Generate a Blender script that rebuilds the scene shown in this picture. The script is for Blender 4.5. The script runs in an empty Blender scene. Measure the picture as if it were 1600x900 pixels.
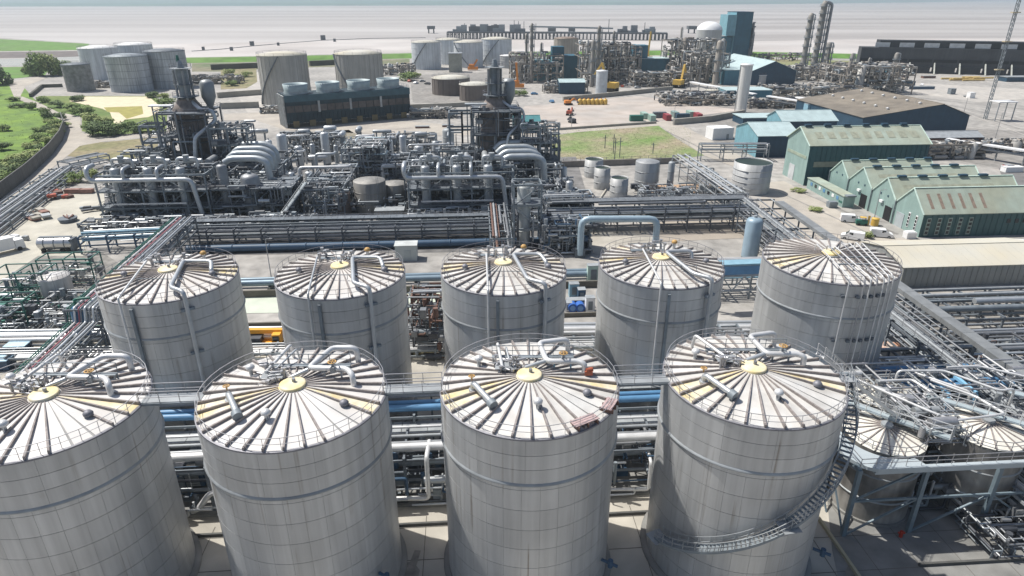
import bpy, math, random
from math import sin, cos, pi, radians, hypot, atan2, sqrt
from mathutils import Vector, Matrix
random.seed(7)
S = bpy.context.scene
COL = S.collection
# ------------------------------------------------------------ camera
CAMZ = 52.0
FPX = 1023.0
PITCH = radians(23.93)
cam = bpy.data.cameras.new('camera')
cam.sensor_width = 36.0
cam.lens = 36.0 * FPX / 1600.0
cam.clip_start = 0.5
cam.clip_end = 60000
cam_o = bpy.data.objects.new('camera', cam)
COL.objects.link(cam_o)
cam_o.location = (0, 0, CAMZ)
cam_o.rotation_euler = (pi / 2 - PITCH, 0, 0)
S.camera = cam_o
# ------------------------------------------------------------ light
SUN_AZ, SUN_EL = radians(157), radians(58.5)
W = bpy.data.worlds.new('World')
S.world = W
W.use_nodes = True
nt = W.node_tree
sky = nt.nodes.new('ShaderNodeTexSky')
sky.sky_type = 'NISHITA'
sky.sun_disc = False
sky.sun_elevation = SUN_EL
sky.sun_rotation = pi / 2 - SUN_AZ
sky.dust_density = 2.0
sky.air_density = 1.0
sky.ozone_density = 1.0
nt.links.new(sky.outputs[0], nt.nodes['Background'].inputs[0])
nt.nodes['Background'].inputs[1].default_value = 0.098
sl = bpy.data.lights.new('sun', 'SUN')
sl.energy = 5.0
sl.angle = radians(0.55)
sl.color = (1.0, 0.965, 0.91)
so = bpy.data.objects.new('sun', sl)
COL.objects.link(so)
sd = Vector((cos(SUN_AZ) * cos(SUN_EL), sin(SUN_AZ) * cos(SUN_EL), sin(SUN_EL)))
so.rotation_euler = sd.to_track_quat('Z', 'Y').to_euler()
so.location = (0, 0, 200)
S.view_settings.view_transform = 'Standard'
S.view_settings.look = 'None'
S.view_settings.exposure = 0.12
S.view_settings.gamma = 1.0
S.cycles.max_bounces = 6
S.cycles.volume_bounces = 0
S.cycles.use_fast_gi = False

# ------------------------------------------------------------ measuring helpers (photo pixel -> place)
def G(px, py, z=0.0):
    u = (px - 800) / FPX; v = (py - 450) / FPX
    c, s = cos(PITCH), sin(PITCH)
    dx, dy, dz = u, c - v * s, -s - v * c
    t = (z - CAMZ) / dz
    return (dx * t, dy * t)
def Z(x, y, py):
    v = (py - 450) / FPX
    c, s = cos(PITCH), sin(PITCH)
    return CAMZ + y * (-s - v * c) / (c - v * s)
def G3(px, py, z=0.0):
    a = G(px, py, z); return (a[0], a[1], z)
YAW = radians(4.1)
def rot2(x, y, a):
    return (x * cos(a) - y * sin(a), x * sin(a) + y * cos(a))

# ------------------------------------------------------------ materials
MATS = {}
def M(name, rgb, rough=0.6, metal=0.0, var=0.15, scale=0.5, streak=0.0, objrand=0.0, var2=None, var2amt=0.0, var2scale=0.1, bump=0.0, spec=0.5, detail=4, emis=None, runs=None):
    if name in MATS: return MATS[name]
    m = bpy.data.materials.new(name); m.use_nodes = True
    n = m.node_tree.nodes; L = m.node_tree.links
    b = n['Principled BSDF']
    b.inputs['Roughness'].default_value = rough
    b.inputs['Metallic'].default_value = metal
    b.inputs['Specular IOR Level'].default_value = spec
    geo = n.new('ShaderNodeNewGeometry')
    cur = n.new('ShaderNodeRGB'); cur.outputs[0].default_value = (*rgb, 1); out = cur.outputs[0]
    def noise(sc, stretch=None, det=detail):
        t = n.new('ShaderNodeTexNoise'); t.inputs['Scale'].default_value = sc; t.inputs['Detail'].default_value = det
        if stretch:
            mp = n.new('ShaderNodeMapping'); mp.inputs['Scale'].default_value = stretch
            L.new(geo.outputs['Position'], mp.inputs[0]); L.new(mp.outputs[0], t.inputs[0])
        else: L.new(geo.outputs['Position'], t.inputs[0])
        return t.outputs[0]
    def rng(src, a, b_, lo=0.3, hi=0.7):
        r = n.new('ShaderNodeMapRange'); r.inputs[1].default_value = lo; r.inputs[2].default_value = hi
        r.inputs[3].default_value = a; r.inputs[4].default_value = b_; L.new(src, r.inputs[0]); return r.outputs[0]
    def mul(col, fac):
        v = n.new('ShaderNodeVectorMath'); v.operation = 'SCALE'; L.new(col, v.inputs[0]); L.new(fac, v.inputs['Scale']); return v.outputs[0]
    if var2 is not None:
        mx = n.new('ShaderNodeMix'); mx.data_type = 'RGBA'
        L.new(rng(noise(var2scale), 0, 1, 0.5 - 0.22 + (0.5 - var2amt) * 0.4, 0.5 + 0.16 + (0.5 - var2amt) * 0.4), mx.inputs[0])
        L.new(out, mx.inputs[6]); mx.inputs[7].default_value = (*var2, 1); out = mx.outputs[2]
    if var: out = mul(out, rng(noise(scale), 1 - var, 1 + var))
    if streak: out = mul(out, rng(noise(1.0, (1.3, 1.3, 0.05)), 1 - streak, 1 + streak * 0.6))
    if runs:
        mx2 = n.new('ShaderNodeMix'); mx2.data_type = 'RGBA'
        a_ = n.new('ShaderNodeMath'); a_.operation = 'MULTIPLY'
        L.new(rng(noise(1.0, (2.6, 2.6, .03), 2), 0, 1, .60, .74), a_.inputs[0]); L.new(rng(noise(.16), 0, runs[1], .45, .62), a_.inputs[1])
        L.new(a_.outputs[0], mx2.inputs[0]); L.new(out, mx2.inputs[6]); mx2.inputs[7].default_value = (*runs[0], 1); out = mx2.outputs[2]
    if objrand:
        oi = n.new('ShaderNodeObjectInfo'); out = mul(out, rng(oi.outputs['Random'], 1 - objrand, 1 + objrand, 0, 1))
    L.new(out, b.inputs['Base Color'])
    if bump:
        bp = n.new('ShaderNodeBump'); bp.inputs['Strength'].default_value = bump; bp.inputs['Distance'].default_value = 0.1
        L.new(noise(scale * 4), bp.inputs['Height']); L.new(bp.outputs[0], b.inputs['Normal'])
    if emis:
        b.inputs['Emission Color'].default_value = (*emis, 1); b.inputs['Emission Strength'].default_value = 1
    MATS[name] = m
    return m
CLAD = M('tank cladding', (.52, .525, .52), .46, .4, .12, .12, runs=((.20, .165, .13), .75), streak=.15, objrand=.05)
SEAM = M('dark seam', (.30, .30, .295), .8)
RING = M('ring flashing', (.48, .48, .47), .4, .4, .1, 1)
ROOFW = M('roof panel coated', (.66, .65, .63), .45, .0, .12, .7, objrand=.06, var2=(.55, .52, .48), var2amt=.42, var2scale=.35)
ROOFY = M('roof panel yellow', (.66, .54, .28), .6, 0, .15, 1.2, var2=(.70, .66, .55), var2amt=.4, var2scale=.8)
RACKD = M('rack steel dark', (.085, .095, .11), .65, .2, .2, .8, objrand=.12)
ROOFG = M('roof panel greyer', (.61, .605, .58), .5, .0, .12, .7, objrand=.07, var2=(.51, .49, .455), var2amt=.45, var2scale=.4)
RIB = M('roof rib weathered', (.27, .24, .225), .75, .0, .25, 3)
RAIL = M('galvanised rail', (.42, .42, .43), .45, .6, .1, 2)
RAILD = M('dull rail', (.22, .22, .24), .6, .4, .1, 2)
PIPE = M('pipe cladding', (.50, .52, .53), .4, .5, .1, .8, objrand=.08)
PIPEW = M('pipe bright', (.66, .66, .65), .4, .3, .1, .8, objrand=.06)
PIPED = M('pipe dull', (.27, .28, .29), .5, .5, .15, .8, objrand=.1)
BLUE = M('blue pipe paint', (.10, .24, .41), .45, 0, .12, .8, objrand=.08)
BLUEL = M('light blue paint', (.24, .41, .50), .5, 0, .12, .8, objrand=.08)
BLUED = M('dark blue paint', (.04, .085, .145), .5, 0, .15, .8)
GREENP = M('green pipe paint', (.025, .14, .105), .5, 0, .12, .8)
REDP = M('pink red pipe paint', (.36, .12, .14), .5, 0, .12, .8)
STEEL = M('steel painted grey', (.22, .25, .27), .6, .2, .2, .8, objrand=.12)
STEELD = M('steel dark', (.15, .17, .19), .65, .2, .25, .8, objrand=.12)
STEELL = M('steel light grey', (.32, .34, .35), .6, .2, .15, .8, objrand=.1)
DARK = M('dark equipment', (.065, .07, .08), .6, .1, .3, 1)
BLACK = M('black void', (.012, .012, .014), .8)
CONC = M('concrete light', (.46, .43, .37), .85, 0, .14, .25, var2=(.30, .28, .24), var2amt=.35, var2scale=.12)
CONCG = M('concrete grey', (.25, .245, .23), .85, 0, .2, .4, var2=(.16, .16, .15), var2amt=.4, var2scale=.15)
YEL = M('yellow paint', (.62, .40, .08), .5, 0, .15, 2)
ORANGE = M('orange paint', (.72, .25, .04), .5, 0, .15, 2)
RUST = M('rusty steel', (.15, .085, .065), .8, 0, .3, 1)
WHITE = M('white paint', (.78, .78, .77), .45, 0, .05, 1)
GLASS = M('dark glass', (.02, .025, .03), .1, 0, 0)
TYRE = M('tyre rubber', (.02, .02, .02), .8, 0, 0)

# ------------------------------------------------------------ mesh builder
class MB:
    def __init__(s): s.v = []; s.f = []; s.sm = []
    def add(s, vs, fs, smooth=False):
        o = len(s.v); s.v += [tuple(v) for v in vs]
        for f in fs: s.f.append(tuple(i + o for i in f)); s.sm.append(smooth)
        return s
    def box(s, c, d, rz=0.0, taper=1.0):
        hx, hy, hz = d[0] / 2, d[1] / 2, d[2] / 2
        vs = []
        for z, t in ((-hz, 1), (hz, taper)):
            for x, y in ((-hx, -hy), (hx, -hy), (hx, hy), (-hx, hy)):
                a, b = rot2(x * t, y * t, rz); vs.append((c[0] + a, c[1] + b, c[2] + z))
        return s.add(vs, [(0, 3, 2, 1), (4, 5, 6, 7), (0, 1, 5, 4), (1, 2, 6, 5), (2, 3, 7, 6), (3, 0, 4, 7)])
    def bar(s, a, b, w, h=None):
        h = h or w
        a = Vector(a); b = Vector(b); d = (b - a)
        if d.length < 1e-6: return s
        d.normalize(); up = Vector((0, 0, 1)) if abs(d.z) < .95 else Vector((0, 1, 0))
        x = d.cross(up).normalized(); y = x.cross(d)
        vs = []
        for p in (a, b):
            for i, j in ((-1, -1), (1, -1), (1, 1), (-1, 1)): vs.append(p + x * (i * w / 2) + y * (j * h / 2))
        return s.add(vs, [(0, 1, 2, 3), (7, 6, 5, 4), (0, 4, 5, 1), (1, 5, 6, 2), (2, 6, 7, 3), (3, 7, 4, 0)])
    def tube(s, pts, r, n=8, bend=None, caps=True):
        P = [Vector(p) for p in pts]
        bend = (r * 2.0) if bend is None else bend
        if bend > 0 and len(P) > 2:
            Q = [P[0]]
            for i in range(1, len(P) - 1):
                a, b, c = P[i - 1], P[i], P[i + 1]
                la, lc = (a - b).length, (c - b).length
                if la < 1e-4 or lc < 1e-4: continue
                k = min(bend, la * .45, lc * .45)
                p0 = b + (a - b) / la * k; p1 = b + (c - b) / lc * k
                for t in (0, .33, .67, 1):
                    Q.append((1 - t) ** 2 * p0 + 2 * t * (1 - t) * b + t * t * p1)
            Q.append(P[-1]); P = Q
        vs = []; fs = []; ref = None
        for i, p in enumerate(P):
            d = (P[min(i + 1, len(P) - 1)] - P[max(i - 1, 0)])
            if d.length < 1e-6: d = Vector((0, 0, 1))
            d.normalize()
            if ref is None: ref = d.orthogonal().normalized()
            ref = (ref - d * ref.dot(d))
            if ref.length < 1e-4: ref = d.orthogonal()
            ref.normalize(); y = d.cross(ref)
            for k in range(n):
                a = 2 * pi * k / n; vs.append(p + ref * (cos(a) * r) + y * (sin(a) * r))
        for i in range(len(P) - 1):
            for k in range(n):
                a = i * n + k; b = i * n + (k + 1) % n; fs.append((a, b, b + n, a + n))
        s.add(vs, fs, True)
        if caps:
            m = len(P) - 1
            s.add(vs[:n], [tuple(range(n))[::-1]]); s.add(vs[m * n:], [tuple(range(n))])
        return s
    def lathe(s, prof, c=(0, 0, 0), n=24, smooth=True, a0=0, a1=2 * pi):
        full = abs(a1 - a0 - 2 * pi) < 1e-6; m = n if full else n + 1
        vs = []; fs = []
        for r, z in prof:
            for k in range(m):
                a = a0 + (a1 - a0) * k / n; vs.append((c[0] + r * cos(a), c[1] + r * sin(a), c[2] + z))
        for i in range(len(prof) - 1):
            for k in range(n):
                k2 = (k + 1) % m
                a, b = i * m + k, i * m + k2; fs.append((a, b, b + m, a + m))
        return s.add(vs, fs, smooth)
    def cyl(s, c, r, h, n=16, r2=None, cap=True, smooth=True):
        r2 = r if r2 is None else r2
        s.lathe([(r, 0), (r2, h)], c, n, smooth)
        if cap:
            s.add([(c[0] + r2 * cos(2 * pi * k / n), c[1] + r2 * sin(2 * pi * k / n), c[2] + h) for k in range(n)], [tuple(range(n))])
            s.add([(c[0] + r * cos(2 * pi * k / n), c[1] + r * sin(2 * pi * k / n), c[2]) for k in range(n)], [tuple(range(n))[::-1]])
        return s
    def prism(s, poly, z0, z1):
        n = len(poly); A = sum(poly[i][0] * poly[(i + 1) % n][1] - poly[(i + 1) % n][0] * poly[i][1] for i in range(n))
        if A < 0: poly = poly[::-1]
        vs = [(x, y, z0) for x, y in poly] + [(x, y, z1) for x, y in poly]
        fs = [tuple(range(n))[::-1], tuple(range(n, 2 * n))] + [(i, (i + 1) % n, n + (i + 1) % n, n + i) for i in range(n)]
        return s.add(vs, fs)
    def sheet(s, poly, z=0.0):
        n = len(poly); A = sum(poly[i][0] * poly[(i + 1) % n][1] - poly[(i + 1) % n][0] * poly[i][1] for i in range(n))
        if A < 0: poly = poly[::-1]
        return s.add([(x, y, z) for x, y in poly], [tuple(range(n))])
    def mesh(s, name, mat):
        me = bpy.data.meshes.new(name); me.from_pydata(s.v, [], s.f)
        if any(s.sm):
            me.polygons.foreach_set('use_smooth', s.sm)
        if mat: me.materials.append(mat)
        me.update(); return me
    def build(s, name, mat, parent=None, loc=None, rz=0.0, stuff=False):
        return obj(name, s.mesh(name, mat), parent, loc, rz, stuff)
def obj(name, me, parent=None, loc=None, rz=0.0, stuff=False):
    o = bpy.data.objects.new(name, me); COL.objects.link(o)
    if parent: o.parent = parent
    if loc is not None: o.location = loc
    if rz: o.rotation_euler = (0, 0, rz)
    if stuff: o['kind'] = 'stuff'
    return o
def tag(o, label, cat, group=None):
    o['label'] = label; o['category'] = cat
    if group: o['group'] = group
    return o
def thing(name, label, cat, loc=(0, 0, 0), rz=0.0, group=None):
    o = bpy.data.objects.new(name, None); o.empty_display_size = 1; COL.objects.link(o)
    o.location = loc; o.rotation_euler = (0, 0, rz)
    return tag(o, label, cat, group)
def struct(o): o['kind'] = 'structure'; return o
def copy_tree(o, parent=None):
    c = o.copy(); COL.objects.link(c)
    if parent: c.parent = parent
    for ch in list(o.children): copy_tree(ch, c)
    return c
def rail(mb, pts, h=1.1, r=.03, closed=False, step=2.0, mid=True):
    P = [Vector(p) for p in pts]
    if closed: P.append(P[0])
    for a, b in zip(P[:-1], P[1:]):
        d = (b - a).length; k = max(1, round(d / step))
        for i in range(k + (0 if closed else 1)):
            p = a + (b - a) * (i / k); mb.bar(p, p + Vector((0, 0, h)), r * 1.6)
        mb.bar(a + Vector((0, 0, h)), b + Vector((0, 0, h)), r * 2)
        if mid: mb.bar(a + Vector((0, 0, h * .5)), b + Vector((0, 0, h * .5)), r * 1.6)
    return mb
# ============================================================ THE SETTING
def P2(pts, z=0.0): return [G(a, b, z) for a, b in pts]
WATERZ = -3.0
LANDM = M('yard ground', (.25, .24, .222), .9, 0, .24, .35, var2=(.375, .355, .325), var2amt=.5, var2scale=.035, bump=.3)
# land: one sheet out to the shoreline
coast = P2([(-900, 52), (0, 59), (130, 67), (230, 92), (420, 87), (640, 82), (1060, 77), (1345, 86), (1600, 84), (2300, 80)])
struct(MB().sheet([(-900, -60), (900, -60)] + [(2500, 700)] + coast[::-1] + [(-1500, 500)], 0).build('ground', LANDM))
# estuary
wm = bpy.data.materials.new('estuary water'); wm.use_nodes = True
n_, L_ = wm.node_tree.nodes, wm.node_tree.links
b_ = n_['Principled BSDF']; b_.inputs['Roughness'].default_value = .55; b_.inputs['Specular IOR Level'].default_value = .3; b_.inputs['IOR'].default_value = 1.33
g_ = n_.new('ShaderNodeNewGeometry'); mp_ = n_.new('ShaderNodeMapping'); mp_.inputs['Scale'].default_value = (.0006, .005, 1)
L_.new(g_.outputs['Position'], mp_.inputs[0])
t_ = n_.new('ShaderNodeTexNoise'); t_.inputs['Scale'].default_value = 1; t_.inputs['Detail'].default_value = 6
L_.new(mp_.outputs[0], t_.inputs[0])
r_ = n_.new('ShaderNodeValToRGB'); L_.new(t_.outputs[0], r_.inputs[0])
r_.color_ramp.elements[0].position = .35; r_.color_ramp.elements[0].color = (.31, .285, .265, 1)
r_.color_ramp.elements[1].position = .65; r_.color_ramp.elements[1].color = (.48, .455, .43, 1)
L_.new(r_.outputs[0], b_.inputs['Base Color'])
t2 = n_.new('ShaderNodeTexNoise'); t2.inputs['Scale'].default_value = .6; t2.inputs['Detail'].default_value = 5
L_.new(g_.outputs['Position'], t2.inputs[0])
bp_ = n_.new('ShaderNodeBump'); bp_.inputs['Strength'].default_value = .5; bp_.inputs['Distance'].default_value = .3
L_.new(t2.outputs[0], bp_.inputs['Height']); L_.new(bp_.outputs[0], b_.inputs['Normal'])
struct(MB().sheet([(-2500, 250), (4000, 250), (14000, 9000), (14000, 16000), (-14000, 16000), (-14000, 9000)], WATERZ).build('water', wm))
# mud flats between shore and water
mud = M('mud flat', (.40, .36, .33), .7, 0, .12, .01, var2=(.52, .49, .46), var2amt=.5, var2scale=.006)
m_ = MB()
m_.sheet(P2([(-500, 62), (140, 70), (300, 68), (560, 62), (900, 62), (1100, 66), (1300, 62), (1700, 58), (2300, 58), (2300, 100), (-500, 110)], -2.9), -2.9)
struct(m_.build('mud_flat', mud))
# far shore and low hills
hill = M('far shore fields', (.05, .13, .13), .95, 0, .3, .003, var2=(.08, .15, .11), var2amt=.5, var2scale=.002)
m_ = MB(); vs = []; fs = []
nx, ny = 160, 10
for j in range(ny):
    for i in range(nx + 1):
        x = -9000 + 18000 * i / nx
        y0 = 5300 + 260 * sin(x / 1400 + 1) + 0.10 * x + max(0, x - 1400) * .9
        t = j / (ny - 1); y = y0 + t * 5200
        z = -3.2 + min(1, t * 30) * 3.5 + 46 * max(0, t) ** .7 * (0.75 + .25 * sin(x / 900 + j) + .12 * sin(x / 310 + 2 * j)) + random.uniform(0, 3) * (j > 0)
        vs.append((x, y, z))
for j in range(ny - 1):
    for i in range(nx):
        a = j * (nx + 1) + i; fs.append((a, a + 1, a + nx + 2, a + nx + 1))
struct(m_.add(vs, fs, True).build('hills', hill))
# green flood bank along the shore
GRASS = M('grass', (.085, .155, .03), .95, 0, .3, .5, var2=(.17, .20, .06), var2amt=.45, var2scale=.05, bump=.4)
GRASSD = M('rough grass', (.15, .16, .06), .95, 0, .3, .5, var2=(.26, .22, .13), var2amt=.6, var2scale=.06, bump=.4)
BANKM = M('bank bright grass', (.10, .22, .03), .95, 0, .25, .1, var2=(.12, .2, .05), var2amt=.4, var2scale=.03)
def bank(pts, w, h, mat=BANKM):
    m = MB(); P = [Vector((*G(a, b), 0)) for a, b in pts]
    prof = [(-w / 2, .03), (-w * .14, h), (w * .14, h), (w / 2, .03)]
    vs = []; fs = []
    for i, p in enumerate(P):
        d = (P[min(i + 1, len(P) - 1)] - P[max(0, i - 1)]).normalized(); nrm = Vector((-d.y, d.x, 0))
        for o, z in prof: q = p + nrm * o; vs.append((q.x, q.y, z))
    for i in range(len(P) - 1):
        for k in range(3): a = i * 4 + k; fs.append((a, a + 1, a + 5, a + 4))
    m.add(vs, fs); return struct(m.build('flood_bank', mat))
bank([(230, 98), (300, 96), (420, 94), (640, 89), (880, 86), (1060, 84), (1345, 90), (1600, 88), (2000, 86)], 34, 3)
# far left fields, channel
struct(MB().sheet(P2([(-900, 54), (0, 61), (140, 68.5), (130, 78), (0, 80), (-900, 78)]), .04).build('field', BANKM))
struct(MB().sheet(P2([(-900, 80), (0, 81.5), (135, 79.5), (140, 88), (0, 91), (-900, 92)]), .05).build('mud_bank', M('dark mud', (.12, .10, .09), .8, 0, .3, .1)))
struct(MB().sheet(P2([(-900, 93), (0, 92), (60, 91), (130, 88), (135, 98), (60, 103), (0, 103), (-900, 106)]), .06).build('channel_water', M('channel water', (.42, .39, .36), .15, 0, .1, .05)))
struct(MB().sheet(P2([(-900, 108), (0, 105), (80, 104), (70, 118), (20, 123), (-900, 130)]), .05).build('field', BANKM))
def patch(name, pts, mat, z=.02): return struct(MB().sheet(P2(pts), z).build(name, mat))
ROADM = M('pale road', (.44, .40, .34), .9, 0, .12, .4, var2=(.34, .31, .27), var2amt=.4, var2scale=.1)
SAND = M('pale sand', (.62, .54, .38), .95, 0, .1, .3)
# left side: grass bank side, bushes ground, road, lagoon
patch('field', [(-500, 130), (0, 125), (30, 128), (65, 168), (100, 190), (85, 225), (40, 268), (0, 300), (-500, 420)], M('lush grass', (.17, .27, .035), .95, 0, .25, .3, var2=(.10, .17, .04), var2amt=.4, var2scale=.08, bump=.4), .03)
patch('path', [(12, 128), (60, 120), (72, 122), (40, 135), (32, 150), (60, 160), (90, 175), (125, 182), (128, 208), (160, 213), (240, 207), (243, 213), (165, 221), (125, 228), (60, 280), (0, 325), (-80, 380), (-80, 350), (0, 310), (70, 260), (106, 215), (100, 190), (60, 170), (22, 152)], ROADM, .05)
patch('scrub_ground', [(60, 150), (240, 150), (262, 170), (260, 205), (160, 212), (128, 205), (128, 184), (90, 175), (55, 158)], GRASS, .03)
patch('sand_lagoon', [(108, 158), (135, 151), (232, 151), (250, 165), (248, 176), (232, 183), (195, 187), (190, 196), (178, 192), (172, 176), (160, 170)], SAND, .06)
patch('lagoon_grass', [(162, 168), (222, 166), (224, 178), (198, 186), (186, 176), (168, 175)], M('yellow green algae', (.30, .27, .07), .9, 0, .2, .3), .08)
patch('verge', [(112, 225), (165, 222), (245, 214), (248, 240), (190, 252), (105, 244)], GRASSD, .04)
patch('verge', [(855, 213), (900, 207), (1028, 196), (1055, 215), (1100, 243), (1060, 249), (950, 252), (870, 246)], M('patchy grass', (.13, .23, .05), .95, 0, .3, .5, var2=(.30, .25, .17), var2amt=.5, var2scale=.05), .04)
patch('scrub_ground', [(345, 105), (400, 103), (402, 128), (385, 138), (345, 140)], GRASSD, .04)
# roads
patch('road', [(350, 178), (400, 176), (445, 178), (640, 190), (830, 205), (1030, 190), (1160, 176), (1162, 181), (1035, 196), (860, 210), (640, 212), (445, 203), (400, 188), (350, 188)], ROADM, .05)
patch('road', [(1030, 196), (1060, 193), (1150, 240), (1190, 262), (1150, 262), (1100, 243)], ROADM, .06)
patch('road', [(1200, 285), (1225, 283), (1320, 335), (1400, 372), (1600, 390), (1800, 395), (1800, 420), (1300, 405), (1180, 330)], ROADM, .055)
patch('concrete_yard', [(95, 300), (162, 296), (166, 345), (140, 372), (130, 400), (60, 400), (0, 440), (-120, 500), (-120, 430), (0, 372), (60, 330)], M('pale concrete', (.50, .475, .40), .9, 0, .1, .3, var2=(.40, .38, .32), var2amt=.4, var2scale=.1), .05)
patch('dirt_yard', [(820, 166), (1000, 150), (1100, 165), (1160, 172), (1030, 188), (850, 203), (800, 190)], M('pale rubble', (.50, .43, .37), .95, 0, .2, .12, var2=(.36, .33, .30), var2amt=.5, var2scale=.06, bump=.3), .03)
patch('concrete_yard', [(1010, 345), (1160, 340), (1165, 372), (1030, 378)], M('brown concrete', (.34, .30, .25), .9, 0, .1, .3), .05)
# ground round the big tanks
patch('tank_apron', [(-400, 1100), (-300, 560), (-60, 500), (1420, 560), (1350, 640), (1330, 1100)], CONC, .03)
patch('pale_basin_floor', [(378, 457), (445, 457), (700, 455), (700, 485), (445, 489), (372, 490)], M('pale green basin', (.52, .56, .46), .8, 0, .08, .3), .06)
patch('verge', [(640, 515), (700, 520), (700, 548), (640, 556)], GRASSD, .07)
patch('dark_yard', [(1290, 760), (1420, 740), (1700, 740), (1900, 1000), (1330, 1000), (1300, 860)], CONCG, .05)
patch('dark_yard', [(-50, 400), (160, 395), (200, 420), (170, 520), (-50, 560)], M('gravel grey', (.22, .21, .19), .95, 0, .3, .6, bump=.5), .04)
# ground below the process plants is dark and stained
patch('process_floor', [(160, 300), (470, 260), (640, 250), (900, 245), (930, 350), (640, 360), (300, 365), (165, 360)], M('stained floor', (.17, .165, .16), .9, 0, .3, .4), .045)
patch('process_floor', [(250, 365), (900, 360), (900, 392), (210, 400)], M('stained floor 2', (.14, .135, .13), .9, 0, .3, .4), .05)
struct(patch('concrete_yard', [(905, 360), (1005, 352), (1030, 392), (930, 398)], CONC, .06))

GRVD = M('gravel dark stain', (.20, .19, .175), .95, 0, .25, .4, var2=(.27, .255, .235), var2amt=.5, var2scale=.08)
GRVP = M('gravel pale', (.46, .43, .385), .95, 0, .15, .3, var2=(.38, .36, .33), var2amt=.45, var2scale=.06)
patch('shore_scrub', [(300, 99), (420, 97), (640, 92), (640, 100), (530, 104), (420, 107), (350, 112), (300, 112)], M('shore scrub', (.12, .15, .07), .95, 0, .3, .2, var2=(.22, .19, .13), var2amt=.5, var2scale=.03), .025)
patch('shore_scrub', [(1180, 92), (1340, 95), (1335, 106), (1230, 104)], M('shore scrub tan', (.28, .25, .14), .95, 0, .25, .2, var2=(.15, .2, .07), var2amt=.4, var2scale=.03), .025)
patch('hardstanding', [(1400, 128), (1620, 140), (1640, 152), (1530, 160), (1420, 145)], GRVP, .02)
patch('hardstanding', [(1500, 200), (1800, 215), (1900, 290), (1560, 262), (1490, 250)], GRVD, .02)
patch('hardstanding', [(1560, 262), (1900, 275), (1950, 370), (1600, 350), (1575, 300)], M('asphalt worn', (.16, .155, .15), .9, 0, .2, .3), .025)
patch('hardstanding', [(350, 113), (405, 113), (425, 165), (440, 200), (400, 200), (372, 150)], GRVP, .022)
patch('hardstanding', [(640, 118), (780, 112), (800, 150), (690, 162), (645, 160)], GRVD, .022)
patch('hardstanding', [(1095, 165), (1270, 160), (1300, 185), (1170, 200), (1100, 192)], GRVD, .021)
patch('hardstanding', [(1060, 214), (1172, 214), (1180, 245), (1120, 232)], GRVD, .022)
patch('ploughed_strip', [(500, 205), (545, 203), (600, 236), (560, 240), (498, 230)], M('ploughed brown', (.24, .215, .16), .95, 0, .3, .6), .05)
for q in range(7): patch('vehicle_track', [(1430 + q * 9, 150 + q * 3), (1700, 168 + q * 13), (1700, 169.2 + q * 13), (1430 + q * 9, 150.6 + q * 3)], GRVD if q % 2 else GRVP, .03 + q * .003)
for q, (a, b, c_, d_) in enumerate([(1215, 300, 1370, 372), (1240, 296, 1400, 366), (1040, 205, 1130, 250), (700, 172, 790, 186), (480, 215, 640, 200)]):
    patch('vehicle_track', [(a, b), (c_, d_), (c_ + 5, d_), (a + 2.5, b)], GRVD, .066 + q * .002)

JT = M('slab joint dark', (.13, .12, .105), .9, 0, .2, 1)
for q in range(34):
    x = -75 + q * 4.5; m = MB(); a = (x, 30 + x * .0717); b = (x - .0717 * 26, 56 + x * .0717); m.bar((*a, .045), (*b, .045), .07, .02); struct(m.build('slab_joint', JT))
for q in range(6):
    y = 32 + q * 4.5; m = MB(); m.bar((-75, y - 5.4, .05), (75, y + 5.4, .05), .07, .02); struct(m.build('slab_joint', JT))
m = MB(); sx0 = [(-31, 41), (-9, 44), (12, 44), (-33, 47), (-10, 48), (33, 46)]
for k, (x, y) in enumerate(sx0):
    pts = []
    for q in range(12): a = q * pi / 6; r_ = 1.3 + .5 * sin(a * 3 + k) + .3 * cos(a * 5); pts.append((x + r_ * cos(a) * .7, y + r_ * sin(a) * 1.6))
    struct(MB().sheet(pts, .075).build('oil_stain', M('oil stain', (.20, .185, .16), .6, 0, .3, 1)))
# ============================================================ BIG STORAGE TANKS
R = 8.0
TH = 20.4
K = 32
def sector(r0, r1, z0, z1, a0, a1, th, seg=3):
    """curved plate standing on a cylinder (r0 inner)"""
    vs = []; fs = []
    for i in range(seg + 1):
        a = a0 + (a1 - a0) * i / seg
        for r, z in ((r0, z0), (r1, z0), (r1, z1), (r0, z1)): vs.append((r * cos(a), r * sin(a), z))
    for i in range(seg):
        o = i * 4
        for k in range(4): fs.append((o + k, o + 4 + k, o + 4 + (k + 1) % 4, o + (k + 1) % 4))
    fs += [(0, 1, 2, 3), (seg * 4 + 3, seg * 4 + 2, seg * 4 + 1, seg * 4)]
    return vs, [f[::-1] for f in fs]
SH = {}
def shared(key, fn):
    if key not in SH: SH[key] = fn()
    return SH[key]
RINGZ = TH - 4.46
courses = [(.45 + i * (RINGZ - .6 - .45) / 7, .45 + (i + 1) * (RINGZ - .6 - .45) / 7) for i in range(7)] + [(RINGZ - .6, RINGZ - .08)]
upper = [(RINGZ + .12, RINGZ + 1.5), (RINGZ + 1.5, RINGZ + 2.9), (RINGZ + 2.9, TH - .05)]
RISE = 1.05
def plate_mesh(z0, z1, nseg, r):
    d = 2 * pi / nseg; g = .02 / r
    g = (.009 if nseg > 20 else .008) / r
    vs, fs = sector(r - .02, r + .04, 0.025, (z1 - z0) - .015, -d / 2 + g, d / 2 - g, 0, 3 if nseg > 20 else 6)
    m = MB().add(vs, fs); return m.mesh('cladding_plate', CLAD)
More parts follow.
